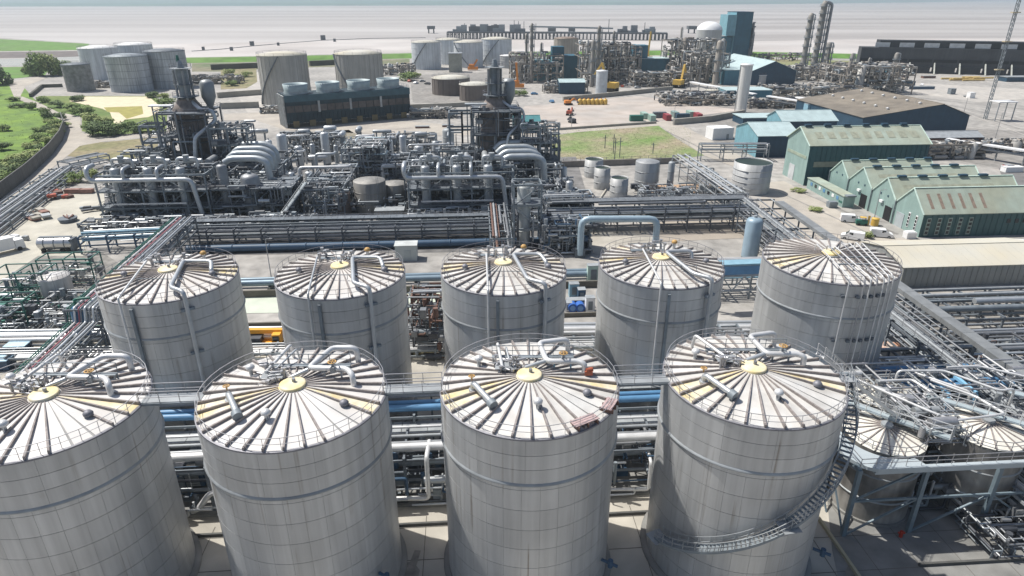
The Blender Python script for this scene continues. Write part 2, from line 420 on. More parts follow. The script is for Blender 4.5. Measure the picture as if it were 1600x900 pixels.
def roof_panel_mesh(r, mat):
    d = 2 * pi / K; a = d / 2 - .012; r0 = .9; r1 = r + .02
    zz = lambda q: TH + RISE * (1 - q / r)
    vs = []
    for q in (r0, r1):
        for s_ in (-a, a):
            for dz in (.03, .09): vs.append((q * cos(s_), q * sin(s_), zz(q) + dz))
    fs = [(1, 5, 7, 3), (0, 2, 6, 4), (0, 4, 5, 1), (2, 3, 7, 6), (4, 6, 7, 5), (0, 1, 3, 2)]
    return MB().add(vs, fs).mesh('roof_panel', mat)
def rib_mesh(r):
    m = MB(); z = lambda q: TH + RISE * (1 - q / r)
    
    vs = []
    for q, w, h in ((1.2, .035, .10), (r * .5, .06, .24), (r + .05, .085, .30)):
        vs += [(q, -w, z(q) + .02), (q, w, z(q) + .02), (q, w, z(q) + .06 + h), (q, -w, z(q) + .06 + h)]
    m.add(vs, [(0, 3, 2, 1), (8, 9, 10, 11)] + [(i * 4 + k, i * 4 + (k + 1) % 4, i * 4 + 4 + (k + 1) % 4, i * 4 + 4 + k) for i in (0, 1) for k in range(4)]); return m.mesh('roof_rib', RIB)
def make_tank(label, cx, cy, r, kind, yellow, wht=True):
    t = thing('storage_tank', label, 'storage tank', (cx, cy, 0), 0, 'big grey storage tanks')
    MB().cyl((0, 0, .05), r - .03, TH - .1, 72).build('shell', SEAM, t)
    m = MB(); m.lathe([(r + .6, 0), (r + .6, .35), (r + .2, .45), (r - .1, .45)], n=72); m.build('base_plinth', CONCG, t)
    facing = atan2(-cy, -cx)
    d = 2 * pi / K
    for z0, z1 in courses:
        me = shared(('pl', z0, r), lambda: plate_mesh(z0, z1, K, r))
        for k in range(K):
            a = k * d
            if cos(a - facing) > -.35: obj('cladding_plate', me, t, (0, 0, z0), a)
        # far side joined
    m = MB(); m.lathe([(r + .02, .45), (r + .02, TH - .1)], n=60, a0=facing + 1.9, a1=facing + 2 * pi - 1.9); m.build('rear_cladding', CLAD, t)
    for z0, z1 in upper:
        me = shared(('pu', z0, r), lambda: plate_mesh(z0, z1, 12, r + .06))
        for k in range(12): obj('cladding_plate', me, t, (0, 0, z0), k * pi / 6 + .2)
    m = MB(); m.lathe([(r, RINGZ - .14), (r + .2, RINGZ - .12), (r + .24, RINGZ - .02), (r + .05, RINGZ + .16)], n=96); m.build('wind_ring', STEELL, t)
    m = MB(); m.lathe([(r - .05, TH - .1), (r + .14, TH - .1), (r + .14, TH + .04), (r - .05, TH + .1)], n=96, smooth=False); m.build('rim_angle', RAILD, t)
    m = MB(); m.lathe([(0, TH + RISE + .02), (r - .02, TH + .0)], n=72); m.build('roof_deck', SEAM, t)
    wm_ = ROOFW if wht else ROOFG; pw = shared(('rw', r, wht), lambda: roof_panel_mesh(r, wm_)); py_ = shared(('ry', r), lambda: roof_panel_mesh(r, ROOFY)); rb = shared(('rb', r), lambda: rib_mesh(r))
    for k in range(K):
        a = k * d
        isy = any(abs((a - radians(q) + pi) % (2 * pi) - pi) < d * .51 for q in yellow)
        o = obj('roof_panel', py_ if isy else pw, t, (0, 0, 0), a + d / 2)
        if isy: o['label'] = 'yellow stained roof panel'
        if not (kind == 'f' and k in (28,29,)): obj('roof_rib', rb, t, (0, 0, 0), a)
    m = MB(); m.lathe([(1.12, TH + RISE - .05), (1.12, TH + RISE + .16), (1.0, TH + RISE + .2), (0, TH + RISE + .3)], n=28); m.build('crown_disc', M('crown disc yellow', (.76, .62, .30), .5, 0, .1, 2, var2=(.72, .68, .56), var2amt=.3, var2scale=.8), t)
    m = MB(); m.cyl((.1, .1, TH + RISE + .25), .16, .35, 10); m.build('breather_valve', PIPED, t)
    m = MB(); n = 36; pts = [((r - .1) * cos(2 * pi * i / n), (r - .1) * sin(2 * pi * i / n), TH + .05) for i in range(n)]
    rail(m, pts, 1.1, .022, True, 1.4); m.build('handrail', RAIL if kind == 'f' else RAILD, t)
    return t
def loc(tx, ty, px, py, z):
    a = G(px, py, z); return (a[0] - tx, a[1] - ty, z)
fpos = [(-4.920, 5.894), (-2.364, 6.086), (.1926, 6.283), (2.730, 6.449)]
bpos = [(-5.285, 9.354), (-2.680, 9.509), (-.1326, 9.650), (2.403, 9.874), (5.221, 10.067)]
fpos = [(a * R, b * R) for a, b in fpos]; bpos = [(a * R, b * R) for a, b in bpos]
FL = ['front row storage tank at the left edge, white roof cut off by the frame',
      'front row storage tank second from left with curved white pipe over its roof',
      'front row storage tank in the middle with red winch and pink planks on its roof',
      'front row storage tank with a steel stair winding up its wall']
BL = ['rear row storage tank at far left beside the coloured pipe bridge',
      'rear row storage tank right of the yellow crane truck',
      'middle tank of the rear row, behind the kiosk gap',
      'rear row storage tank right of the blue drums',
      'rear row storage tank at right with thin white pipes running over roof and wall']
TH_ = TH
fr = []; br = []
fpos = [(x, y - .45) for x, y in fpos]; bpos = [(x, y - .35) for x, y in bpos]
for i, (x, y) in enumerate(fpos):
    t = make_tank(FL[i], x, y, R - .17, 'f', [(172, 182, 346), (192, 202, 342), (190, 206, 350), (186, 196, 207, 340)][i], i < 2); fr.append(t)
for i, (x, y) in enumerate(bpos):
    t = make_tank(BL[i], x, y, R - .15 if i < 4 else 8.25, 'b', [(175, 15, 5), (15, 5), (165, 178, 10), (170, 120), (185, 195)][i], i in (0, 1)); br.append(t)
# --- pipework of the front tanks (built once for the second tank, measured there)
cx, cy = fpos[1]
def LP(px, py, z): return loc(cx, cy, px, py, z)
for i, t in enumerate(fr):
    sgn = -1 if i >= 2 else 1
    m = MB()
    if sgn == 1: pts = [(4.5, 5.2, TH - .1), (4.4, 5.2, TH + 1.8), (2.2, 5.2, TH + 1.8), (.9, 1.9, TH + 1.6), (4.3, 1.8, TH + 1.6), (5.0, .9, TH + 1.5), (5.0, .9, TH + .2)]
    else: pts = [(3.9, 5.4, TH - .1), (3.7, 5.3, TH + 1.8), (1.0, 4.6, TH + 1.8), (1.6, 1.5, TH + 1.6), (4.4, 1.5, TH + 1.6), (5.0, 1.2, TH + 1.5), (5.0, 1.2, TH + .2)]
    m.tube(pts, .26, 12, .5); m.build('fill_pipe', PIPEW, t)
    m = MB(); m.tube([(.9 if sgn == 1 else 1.6, 1.7, TH + 1.55), (-.4, 1.0, TH + 1.2)], .2, 10); m.build('branch_pipe', PIPE, t)
    m = MB(); m.box((3.1, 1.7, TH + 1.6), (.4, .55, .55)); m.cyl((3.1, 1.7, TH + 1.8), .1, .5, 8); m.build('valve', STEELL, t)
    OCH = M('ochre wheel', (.50, .30, .10), .6, 0, .1)
    m = MB(); m.lathe([(.34, 0), (.42, .05), (.34, .1), (.27, .05), (.34, 0)], (3.1, 1.7, TH + 2.3), 14); m.bar((2.8, 1.7, TH + 2.35), (3.4, 1.7, TH + 2.35), .06); m.bar((3.1, 1.4, TH + 2.35), (3.1, 2.0, TH + 2.35), .06); m.build('hand_wheel', OCH, t)
    for q in (2.3, 3.8):
        m = MB(); m.bar((q, 1.7, TH + .6), (q, 1.7, TH + 1.4), .14); m.bar((q - .25, 1.7, TH + 1.32), (q + .25, 1.7, TH + 1.32), .1); m.build('pipe_support', BLUEL if i == 2 else STEELL, t)
    # left front nozzle with elbow
    a = radians(212 if i else 200)
    if i:
        m = MB(); p0 = (-4.9, -1.6, TH + 1.3); m.tube([(-4.9, -1.6, TH + .5), p0, (-3.2, -4.2, TH + .95)], .26, 12, .35)
        m.cyl((-4.9, -1.6, TH + .5), .4, .16, 12); m.build('vent_pipe', PIPE, t)
        m = MB(); m.tube([(-3.35, -4.05, TH + 1.0), (-3.05, -4.5, TH + .9)], .42, 14, 0); m.build('pipe_flange', STEEL, t)
        m = MB(); m.lathe([(.24, 0), (.31, .05), (.24, .1), (.19, .05), (.24, 0)], (-5.0, -1.5, TH + 1.85), 12); m.cyl((-5.0, -1.5, TH + 1.5), .07, .4, 8); m.bar((-5.25, -1.5, TH + 1.9), (-4.75, -1.5, TH + 1.9), .06); m.build('hand_wheel', OCH, t)
    # small mushroom vents
    for (vx, vy, hh) in ((-.3 - .5 * (i == 1) + .9 * (i >= 2), -4.4, .8), (4.9, -2.2, .35), (-4.6, 2.6, .9)):
        z0 = TH + RISE * (1 - hypot(vx, vy) / R)
        m = MB(); m.cyl((vx, vy, z0), .17, hh, 10); m.build('vent_stub', PIPE, t)
        m = MB(); m.lathe([(.38, hh - .12), (.4, hh + .05), (.25, hh + .25), (0, hh + .3)], (vx, vy, z0), 14); m.build('vent_cap', PIPEW if hh > .5 else RAILD, t)
    # service platform behind the crown
    m = MB(); m.box((-2.1, 1.3, TH + 1.25), (1.9, 1.3, .08)); m.build('roof_platform', STEELL, t)
    m = MB(); m.box((.4, 3.4, TH + 1.0), (7.6, .5, .07)); m.build('roof_walkway', STEEL, t)
    m = MB()
    for q in (-3.3, -1.5, .4, 2.3, 4.1): m.bar((q, 3.2, TH + .4), (q, 3.2, TH + 1.0), .11); m.bar((q, 3.6, TH + .4), (q, 3.6, TH + 1.0), .11)
    rail(m, [(-3.4, 3.65, TH + 1.0), (4.2, 3.65, TH + 1.0)], 1.0, .03); m.build('platform_frame', STEEL, t)
    m = MB(); rr = random.Random(i)
    for q in range(26):
        x0, y0 = rr.uniform(-3.3, -.9), rr.uniform(.2, 2.4); zz = TH + rr.uniform(1.0, 2.0)
        m.tube([(x0, y0, TH + .8), (x0, y0, zz), (x0 + rr.uniform(-1.0, 1.0), y0 + rr.uniform(-.4, .4), zz)], rr.choice((.035, .05, .08, .12)), 6)
        if q % 3 == 0: m.cyl((x0, y0, zz - .1), .16, .22, 8)
    m.build('instrument_cluster', RAIL, t, stuff=True)
    m = MB()
    A_, B_ = [((-3.0, 1.2, TH + 1.4), (-2.0, 5.4, TH + 1.9)), ((-2.8, 1.5, TH + 1.4), (-1.8, 5.6, TH + 1.9)), ((-2.4, .8, TH + 1.4), (-2.9, 4.4, TH + 1.9)), ((-2.1, 1.0, TH + 1.4), (-4.2, 4.6, TH + 1.9))][i]
    m.tube([A_, B_, (B_[0] - .05, B_[1] + .5, TH + .2)], .15, 8, .3); m.build('feed_pipe', PIPEW, t)
    if i in (1, 2): m = MB(); m.tube([(A_[0] + .7, A_[1] + .5, A_[2]), (B_[0] + .8, B_[1] - .8, B_[2]), (B_[0] + .8, B_[1] - .3, TH + .3)], .1, 8, .2); m.build('feed_pipe', PIPE, t)
    # drain nozzle at the base
    m = MB(); a = -.55; m.tube([(R * cos(a), R * sin(a), 4.0), ((R + 1.6) * cos(a), (R + 1.6) * sin(a), 4.0)], .16, 8); m.cyl(((R + .9) * cos(a), (R + .9) * sin(a), 3.6), .25, .8, 8); m.build('drain_nozzle', BLUED, t)
# red winch and pink planks on the middle front roof
t = fr[2]
m = MB(); m.box((5.35, 1.0, TH + .75), (.7, .5, .4)); m.tube([(5.1, .9, TH + 1.0), (5.7, 1.1, TH + 1.0)], .22, 10); m.bar((4.9, 1.3, TH + .3), (4.9, 1.3, TH + 1.3), .12)
tag(m.build('winch', M('orange red paint', (.38, .10, .05), .5, 0, .2, 3), None, (fpos[2][0], fpos[2][1], 0)), 'small orange red winch standing on the middle front tank roof', 'winch')
for j, (x0, y0, x1, y1) in enumerate([(3.3, -6.6, 5.3, -5.4), (6.2, -4.5, 7.0, -2.9)]):
    s_ = thing('plank_stack', ['pink planks stacked by the front rim of the middle tank roof', 'pink planks stacked near the right rim of the middle tank roof'][j], 'planks', (fpos[2][0], fpos[2][1], 0), 0)
    dx, dy = x1 - x0, y1 - y0; l = hypot(dx, dy); nx_, ny_ = -dy / l, dx / l
    for q in range(4):
        m = MB(); o = (q - 1.5) * .24; m.bar((x0 + nx_ * o, y0 + ny_ * o, TH + .55), (x1 + nx_ * o, y1 + ny_ * o, TH + .55), .2, .08); m.build('plank', M('pinkish plank', (.42, .31, .30), .8, 0, .2, 3), s_)
    m = MB()
    for f in (.1, .5, .9): m.bar((x0 + dx * f - nx_ * .6, y0 + dy * f - ny_ * .6, TH + .33), (x0 + dx * f + nx_ * .6, y0 + dy * f + ny_ * .6, TH + .33), .1, .36)
    m.build('bearer', RUST, s_)
# --- pipework of the rear tanks
for i, t in enumerate(br):
    if i == 4:
        for q, (x0, y0, x1, y1) in enumerate([(-1.6, 1.2, -1.5, -8.2), (-.4, .6, .2, -8.3), (.4, .2, .9, -8.3), (1.9, 1.8, 1.7, -8.1), (2.9, 1.6, 2.6, -7.9), (3.9, 1.8, 3.3, -7.6), (4.6, 1.6, 4.0, -7.3)]):
            m = MB(); L_2 = hypot(x1, y1); ex, ey = x1 / L_2 * 8.75, y1 / L_2 * 8.75
            m.tube([(x0, y0, TH + .9), (x0, y0, TH + 1.9), (ex * .96, ey * .96, TH + 1.1), (ex, ey, TH + .7), (ex, ey, 1.0)], .085, 8, .3); m.build('roof_pipe', PIPEW if q % 2 == 0 or q > 3 else RAIL, t)
        for zz in (TH - 1.4, TH - 7.4):
            for q, (x1, y1) in enumerate([(-1.8, -8.2), (-.1, -8.3), (.7, -8.3), (1.5, -8.1), (2.4, -7.9), (3.1, -7.6)]):
                l = hypot(x1, y1); a = atan2(y1, x1)
                m = MB(); m.box((cos(a) * 8.55, sin(a) * 8.55, zz), (.3, .42, .34), a); m.build('pipe_bracket', STEELD, t)
        m = MB()
        for yy in (-2.2, -4.6): m.box((1.4, yy, TH + 1.3), (5.2, .15, .15)); [m.bar((q, yy, TH + .5), (q, yy, TH + 1.3), .1) for q in (-1, .8, 2.4, 4)]
        m.build('pipe_support', STEEL, t)
        continue
    yy = TH + 1.1
    wx, wy = 5.0, -6.75
    pts = [(wx, wy, 1), (wx, wy, yy), (2.9, -5.5, yy), (1.2, 1.7, yy + .4), (4.7, 1.7, yy + .4), (5.4, -.2, yy), (5.4, -.2, TH + .3)] if i != 3 else \
          [(4.6, -7.1, 1), (4.6, -7.1, yy), (2.7, -5.6, yy), (.6, .6, yy + .5), (4.0, .6, yy + .6), (4.0, .2, TH + .4)]
    m = MB(); m.tube(pts, .25, 12, .6); m.build('fill_pipe', PIPE, t)
    for zz in (TH - 1.2, TH - 6.8):
        m = MB(); m.box((pts[0][0], pts[0][1] + .15, zz), (1.5, .35, .3), atan2(wy, wx) + pi / 2); m.build('pipe_bracket', STEEL, t)
    x2 = -1.7
    l = sqrt(8.35 ** 2 - x2 ** 2)
    m = MB(); m.tube([(x2 - (1.4 if i < 2 else .5), 1.2, TH + 1.7), (x2, -l, TH + .9), (x2, -l, 1)], .13, 8, .3); m.build('feed_pipe', PIPEW if i != 1 else PIPE, t)
    m = MB(); a = atan2(-l, x2 + 1.1); m.box((8.2 * cos(a), 8.2 * sin(a), TH / 2), (.2, .35, TH - 1), a); m.build('cable_tray', STEEL, t)
    m = MB()
    rail(m, [(-3.5, 3.0, TH + .8), (1.0, 3.4, TH + .8)], 1.0, .04); m.box((-1.2, 3.2, TH + .8), (4.4, .9, .08)); m.box((-1.2, 3.2, TH + .4), (.3, .6, .8))
    m.build('platform_frame', STEEL, t); m = MB(); rail(m, [(-2.0, -3.5, TH + .7), (3.6, -3.6, TH + .7)], .6, .035, mid=False); m.build('pipe_guard', STEEL, t)
    m = MB(); rr = random.Random(20 + i)
    for q in range(8):
        x0, y0 = rr.uniform(-3.4, 1.0), rr.uniform(1.6, 4.0); zz = TH + rr.uniform(1.0, 1.9)
        m.tube([(x0, y0, TH + .6), (x0, y0, zz), (x0 + rr.uniform(-1.2, 1.2), y0 + rr.uniform(-.4, .4), zz)], rr.choice((.07, .1, .16)), 6); m.cyl((x0, y0, zz), .22, .3, 8)
    m.build('instrument_cluster', RAIL, t, stuff=True)
    for (vx, vy, hh) in ((-4.8, -1.2, .6), (5.6, -.6, .5), (2.6, 4.2, 1.2)):
        z0 = TH + RISE * (1 - hypot(vx, vy) / R)
        m = MB(); m.cyl((vx, vy, z0), .2, hh, 10); m.build('vent_stub', PIPE, t)
        m = MB(); m.lathe([(.38, hh - .12), (.4, hh + .05), (.25, hh + .25), (0, hh + .3)], (vx, vy, z0), 14); m.build('vent_cap', M('ochre wheel', (.50, .30, .10)) if hh > 1 else RAILD, t)
# --- winding stair on the right front tank
t = fr[3]
def stair_pt(k, n, rr_): 
    # from left base (azimuth 198 deg, z 5.2) anticlockwise round the front to the right (azimuth 372, rim)
    f = k / n
    a = radians(205 + f * 160)
    z = 5.0 + (TH - 5.0) * (f ** 1.25)
    return (rr_ * cos(a), rr_ * sin(a), z)
m = MB(); n = 70
for k in range(n + 1):
    a = stair_pt(k, n, R + .12); b = stair_pt(k, n, R + 1.15); m.bar(a, b, .26, .05)
m.build('stair_treads', STEEL, t)
for rr_ in (R + .15, R + 1.15):
    m = MB()
    for k in range(n): m.bar(stair_pt(k, n, rr_), stair_pt(k + 1, n, rr_), .08, .25)
    m.build('stair_stringer', STEEL, t)
for ro, th_ in ((R + 1.15, .06), (R + .25, .04)):
    m = MB()
    for k in range(n):
        for h in (.55, 1.1):
            a = Vector(stair_pt(k, n, ro)) + Vector((0, 0, h)); b = Vector(stair_pt(k + 1, n, ro)) + Vector((0, 0, h)); m.bar(a, b, th_)
        if k % 3 == 0:
            a = Vector(stair_pt(k, n, ro)); m.bar(a, a + Vector((0, 0, 1.1)), .06)
    m.build('stair_handrail', STEELL, t)
for k in (0, 33, 69):
    m = MB(); p = Vector(stair_pt(k, n, R + .8)); a = atan2(p.y, p.x); m.box((p.x, p.y, p.z), (1.6, 1.6, .08), a)
    m.bar(p, (p.x * .87, p.y * .87, p.z - 1.5), .1); m.build('stair_landing', STEELL, t)
# --- link bridges between the front tank roofs
for i in range(3):
    a = Vector((*fpos[i], 0)); b = Vector((*fpos[i + 1], 0)); d = (b - a).normalized(); nrm = Vector((-d.y, d.x, 0))
    p0 = a + d * 7.75 + nrm * .2; p1 = b - d * 7.75 + nrm * .2
    t = thing('link_bridge', 'railed steel footbridge joining the roofs of ' + ['the left edge tank and its neighbour', 'the second and third front tanks', 'the third front tank and the stair tank'][i], 'footbridge', (0, 0, 0), 0, 'footbridges between front tank roofs')
    z = TH + .1
    m = MB(); m.bar(p0 + Vector((0, 0, z)), p1 + Vector((0, 0, z)), 1.3, .08); m.build('deck', STEELL, t)
    m = MB(); 
    for o in (-.7, .7): m.bar(p0 + nrm * o + Vector((0, 0, z - .14)), p1 + nrm * o + Vector((0, 0, z - .14)), .08, .22)
    m.build('girder', STEEL, t)
    for o in (-.68, .68):
        m = MB(); rail(m, [p0 + nrm * o + Vector((0, 0, z)), p1 + nrm * o + Vector((0, 0, z))], 1.1, .03, step=1.6); m.build('handrail', RAIL, t)
# ============================================================ PIPE RACKS AND NEAR PIPEWORK
PAL = [PIPE, PIPED, PIPED, STEEL, STEELL, PIPE, PIPEW]
def V(x, y, z=0): return Vector((x, y, z))
def rack(label, a, b, w, levels, per, step=6.0, seed=1, pipes=None, brace=True, walk=None, group=None, mat=None, cat='pipe rack', pal=None, rmax=.32):
    """straight rack from a to b (x,y); levels heights; per = pipes per level"""
    rr = random.Random(seed); mat = mat or STEEL; pal = pal or PAL
    a = V(*a); b = V(*b); d = (b - a); L = d.length; d.normalize(); n = Vector((-d.y, d.x, 0))
    t = thing('pipe_rack', label, cat, (a.x, a.y, 0), 0, group)
    k = max(1, round(L / step)); top = max(levels)
    me = None
    m = MB()
    for s in (-1, 1):
        p = n * (s * w / 2); m.bar(p, p + V(0, 0, top), .28)
    for z in levels: m.bar(n * (-w / 2 - .2) + V(0, 0, z - .2), n * (w / 2 + .2) + V(0, 0, z - .2), .22, .34)
    if brace: m.bar(n * (-w / 2) + V(0, 0, .2), n * (w / 2) + V(0, 0, levels[0] - .3), .1)
    me = m.mesh('trestle', mat)
    for i in range(k + 1): obj('trestle', me, t, d * (L * i / k))
    for s in (-1, 1):
        for z in levels:
            m = MB(); p = n * (s * w / 2); m.bar(p + V(0, 0, z - .45), p + d * L + V(0, 0, z - .45), .16, .3); m.build('side_beam', mat, t)
    for li, z in enumerate(levels):
        c = per[li] if isinstance(per, (list, tuple)) else per
        if not c: continue
        slot = (w - .6) / c
        for q in range(c):
            r = min(slot * .42, rr.choice((.1, .14, .18, .25, rmax)))
            o = -w / 2 + .3 + slot * (q + .5) + rr.uniform(-.1, .1) * slot
            i0, i1 = (0, L) if rr.random() < .7 else sorted((rr.uniform(0, L * .5), rr.uniform(L * .5, L)))
            m = MB(); p0 = d * i0 + n * o + V(0, 0, z + r); p1 = d * i1 + n * o + V(0, 0, z + r)
            pts = [p0, p1]
            if i1 < L and rr.random() < .6: pts.append(p1 + n * rr.choice((-1, 1)) * rr.uniform(.5, 1.5)); pts.append(pts[-1] + V(0, 0, -z * .6))
            m.tube(pts, r, 8 if r > .2 else 6); m.build('pipe', rr.choice(pal), t)
    if walk:
        z = top + walk[1] if len(walk) > 1 else top
        o = walk[0]; m = MB(); p = n * o + V(0, 0, z + .05); m.bar(p, p + d * L, 1.2, .08); m.build('walkway', STEELL, t)
        for s in (-.6, .6):
            m = MB(); q = n * (o + s) + V(0, 0, z + .05); rail(m, [q, q + d * L], 1.1, .03, step=3); m.build('handrail', RAIL, t)
    return t
def clutter(name, parent, x0, x1, y0, y1, z0, z1, n, seed, mats=None, rs=(.07, .1, .15, .22), rz=0.0, org=(0, 0), equip=.3):
    """small pipework nobody could count: one stuff part per finish"""
    rr = random.Random(seed); mats = mats or [PIPE, PIPED, STEEL, STEELL, DARK]
    B = [MB() for _ in mats]
    for i in range(n):
        k = rr.randrange(len(mats)); m = B[k]; r = rr.choice(rs)
        p = Vector((rr.uniform(x0, x1), rr.uniform(y0, y1), rr.uniform(z0, z1)))
        if rr.random() < equip:
            c = rr.random(); s = rr.uniform(.4, 1.3)
            if c < .35: m.box(p, (s * rr.uniform(.6, 2), s, s * rr.uniform(.6, 1.4)))
            elif c < .7: m.cyl((p.x, p.y, p.z - s / 2), s * .4, s * 1.3, 8)
            else:
                m.tube([p, p + Vector((s * 2.2, 0, 0))], s * .4, 8, 0)
            continue
        pts = [p.copy()]; ax = rr.randrange(3)
        for j in range(rr.randint(1, 4)):
            L = rr.uniform(.8, 6) if ax != 2 else rr.uniform(.6, (z1 - z0) * .6 + .6)
            d = [0, 0, 0]; d[ax] = rr.choice((-1, 1)) * L; q = pts[-1] + Vector(d)
            q.x = min(max(q.x, x0), x1); q.y = min(max(q.y, y0), y1); q.z = min(max(q.z, z0), z1)
            if (q - pts[-1]).length > .3: pts.append(q)
            ax = (ax + rr.choice((1, 2))) % 3
        if len(pts) > 1: m.tube(pts, r, 6 if r < .2 else 8, r * 1.5)
    for k, m in enumerate(B):
        if m.v:
            o = m.build(name, mats[k], parent, (org[0], org[1], 0), rz); o['kind'] = 'stuff'
def onrow(x, y0=0.0): return y0 + x * math.tan(YAW)
# rack between the two tank rows
def rowpt(x, y): return (x, y + x * math.tan(YAW))
t = rack('low pipe rack running between the front and rear tank rows', rowpt(-75, 61.5), rowpt(100, 61.5), 6.0, [3.6, 6.2], [5, 0], 7, 3, walk=None, pal=[STEEL, STEELD, DARK], mat=STEELD, rmax=.2)
for j, (dy, z, r, mt) in enumerate([(-1.8, 6.2, .48, PIPEW), (-.5, 6.1, .2, PIPED), (.6, 6.2, .2, STEELL), (2.1, 6.4, .16, PIPEW)]):
    m = MB(); p = rowpt(-75, 61.5 + dy); q = rowpt(100, 61.5 + dy); m.tube([(p[0] - t.location.x, p[1] - t.location.y, z + r), (q[0] - t.location.x, q[1] - t.location.y, z + r)], r, 12); m.build('pipe', mt, t)
t = rack('pipe trestle with two bright blue pipes behind the front tanks', rowpt(-66, 66.6), rowpt(66, 66.6), 2.6, [7.1], [0], 8, 4, brace=False)
for dy, r, mt in ((-.55, .42, BLUE), (.65, .34, BLUE)):
    m = MB(); p = rowpt(-66, 66.6 + dy); q = rowpt(66, 66.6 + dy); m.tube([(p[0] - t.location.x, p[1] - t.location.y, 7.1 + r), (q[0] - t.location.x, q[1] - t.location.y, 7.1 + r)], r, 12); m.build('pipe', mt, t)
tr = thing('grated_walkway', 'railed grey service walkway along the blue pipes', 'walkway', (0, 0, 0))
m = MB(); m.bar((*rowpt(-60, 69.4), 7.2), (*rowpt(60, 69.4), 7.2), 1.2, .1); m.build('deck', STEELL, tr)
for o in (-.6, .6):
    m = MB(); rail(m, [(*rowpt(-60, 69.4 + o), 7.2), (*rowpt(60, 69.4 + o), 7.2)], 1.1, .03, step=2.5); m.build('handrail', RAIL, tr)
for q in range(13):
    m = MB(); p = rowpt(-60 + q * 10, 69.4); m.bar((*p, 0), (*p, 7.15), .2); m.build('post', STEEL, tr)
t = thing('service_deck', 'flat grey grated deck plates beside the thick silver pipe between the tank rows', 'deck', (0, 0, 0))
for q in range(56):
    m = MB(); p = rowpt(-72 + q * 3.03, 64.4); m.box((p[0], p[1], 5.9), (2.97, 2.3, .08), YAW); m.build('deck_plate', STEELL, t)
# vertical silver risers and elbows seen in the three gaps
for j, (x, lab) in enumerate([(-33.5, 'silver elbowed pipe with two bends low in the gap beside the left edge tank'), (-9.6, 'silver vertical riser pipe in the gap left of the middle front tank'), (12.4, 'silver pipe elbow in the gap left of the stair tank')]):
    y = rowpt(x, 58)[1]; m = MB()
    if j == 0: m.tube([(x + 4, y, 3.2), (x + 1.0, y, 3.2), (x - .6, y - .3, 1.2), (x - 1.4, y, .6)], .32, 10); 
    elif j == 1: m.tube([(x - 4, y - .6, 1.4), (x + .4, y - .6, 1.4), (x + .4, y - .3, 6.8), (x + .4, y + 2.5, 6.8)], .26, 10)
    else: m.tube([(x - 2, y - .5, 1.2), (x + 3.0, y - .5, 1.2), (x + 3.0, y - .5, 5), (x + 3.0, y + 2, 5)], .2, 10)
    tag(m.build('riser_pipe', PIPEW), lab, 'pipe')
t = thing('pump_bay', 'dark crowded pump and valve bay under the rack between tank rows', 'pumps', (0, 0, 0))
m = MB(); m.box((0, rowpt(0, 62)[1], .15), (150, 8.5, .3), YAW); m.build('pump_plinth', CONCG, t)
clutter('small_pipework', t, -72, 80, 57.4, 66.5, .4, 5.8, 1100, 11, org=(0, 0), rz=YAW, mats=[PIPED, STEEL, STEELD, PIPE, BLUED], rs=(.06, .09, .13, .2), equip=.35)
m = MB()
for q in range(22): m.tube([(-70 + q * 7, 57.2, .6), (-66 + q * 7, 57.2, .6), (-66 + q * 7, 57.2, 1.4), (-63.4 + q * 7, 57.2, 1.4)], .14, 6)
o = m.build('small_pipework', PIPE, t, None, YAW); o['kind'] = 'stuff'
# blue fin fan box and stacked panels between left tanks
t = thing('control_cabinet', 'blue framed cabinet with grey louvre panels in the left tank gap', 'cabinet', (*G(303, 735, 3), 0), YAW)
m = MB(); m.box((0, 0, 2.2), (2.4, 1.6, 1.6)); m.build('body', BLUED, t)
for q in range(5):
    m = MB(); m.box((0, -.85, 1.6 + q * .3), (1.5, .08, .22)); m.build('louvre', STEELL, t)
# low kerb and bund wall in front of the rack
m = MB(); m.bar((*rowpt(-80, 54.8), .2), (*rowpt(31, 54.8), .2), .25, .4); tag(m.build('bund_wall', M('dark kerb', (.09, .09, .085), .9, 0, .2, 1)), 'low dark bund wall across the gaps between the front tanks', 'wall')
# ---- pipes behind the rear row (y about 500-530) and the big pipes at y 432
t = rack('low rack of shiny silver pipes just behind the rear tanks', rowpt(-110, 101), rowpt(58, 93.5), 4.0, [1.6], [0], 6, 5, brace=False)
a0 = rowpt(-110, 101); b0 = rowpt(58, 93.5)
for o, r, mt, z in ((-1.5, .32, PIPEW, 1.6), (-.4, .42, PIPEW, 1.6), (.7, .26, PIPE, 1.6), (1.6, .3, PIPE, 1.6)):
    m = MB(); m.tube([(0, o, z + r), (b0[0] - a0[0], b0[1] - a0[1] + o, z + r)], r, 10); m.build('pipe', mt, t)
t = rack('low lattice sleeper rack behind the rear tank row', rowpt(-112, 94.6), rowpt(58, 89.6), 3.0, [1.2, 2.2], [7, 3], 5, 15)
t = thing('grey_pipeline', 'pair of thick blue grey pipes on low saddles behind the rear tanks', 'pipeline', (0, 0, 0))
for o, r in ((0, .62), (1.7, .45)):
    m = MB(); m.tube([(*rowpt(-56, 119.5 + o), 1.6), (*rowpt(40, 119.5 + o), 1.6)], r, 14); m.build('pipe', M('blue grey pipe', (.22, .29, .34), .4, .3, .1, .5), t)
for q in range(14):
    m = MB(); p = rowpt(-54 + q * 7, 120.3); m.box((p[0], p[1], .45), (.5, 3.6, .9), YAW); m.build('saddle', CONCG, t)
m = MB(); m.box((*rowpt(-12, 116.4), .7), (96, .4, 1.4), YAW); tag(m.build('retaining_wall', M('dark wall', (.13, .12, .10), .9, 0, .2, .4)), 'dark retaining wall below the thick grey pipes', 'wall')
m = MB(); m.box((*rowpt(-12, 103.8), .4), (96, .4, .8), YAW); tag(m.build('basin_wall', M('dark wall', (.13, .12, .10))), 'dark wall on the near side of the pale green basin', 'wall')
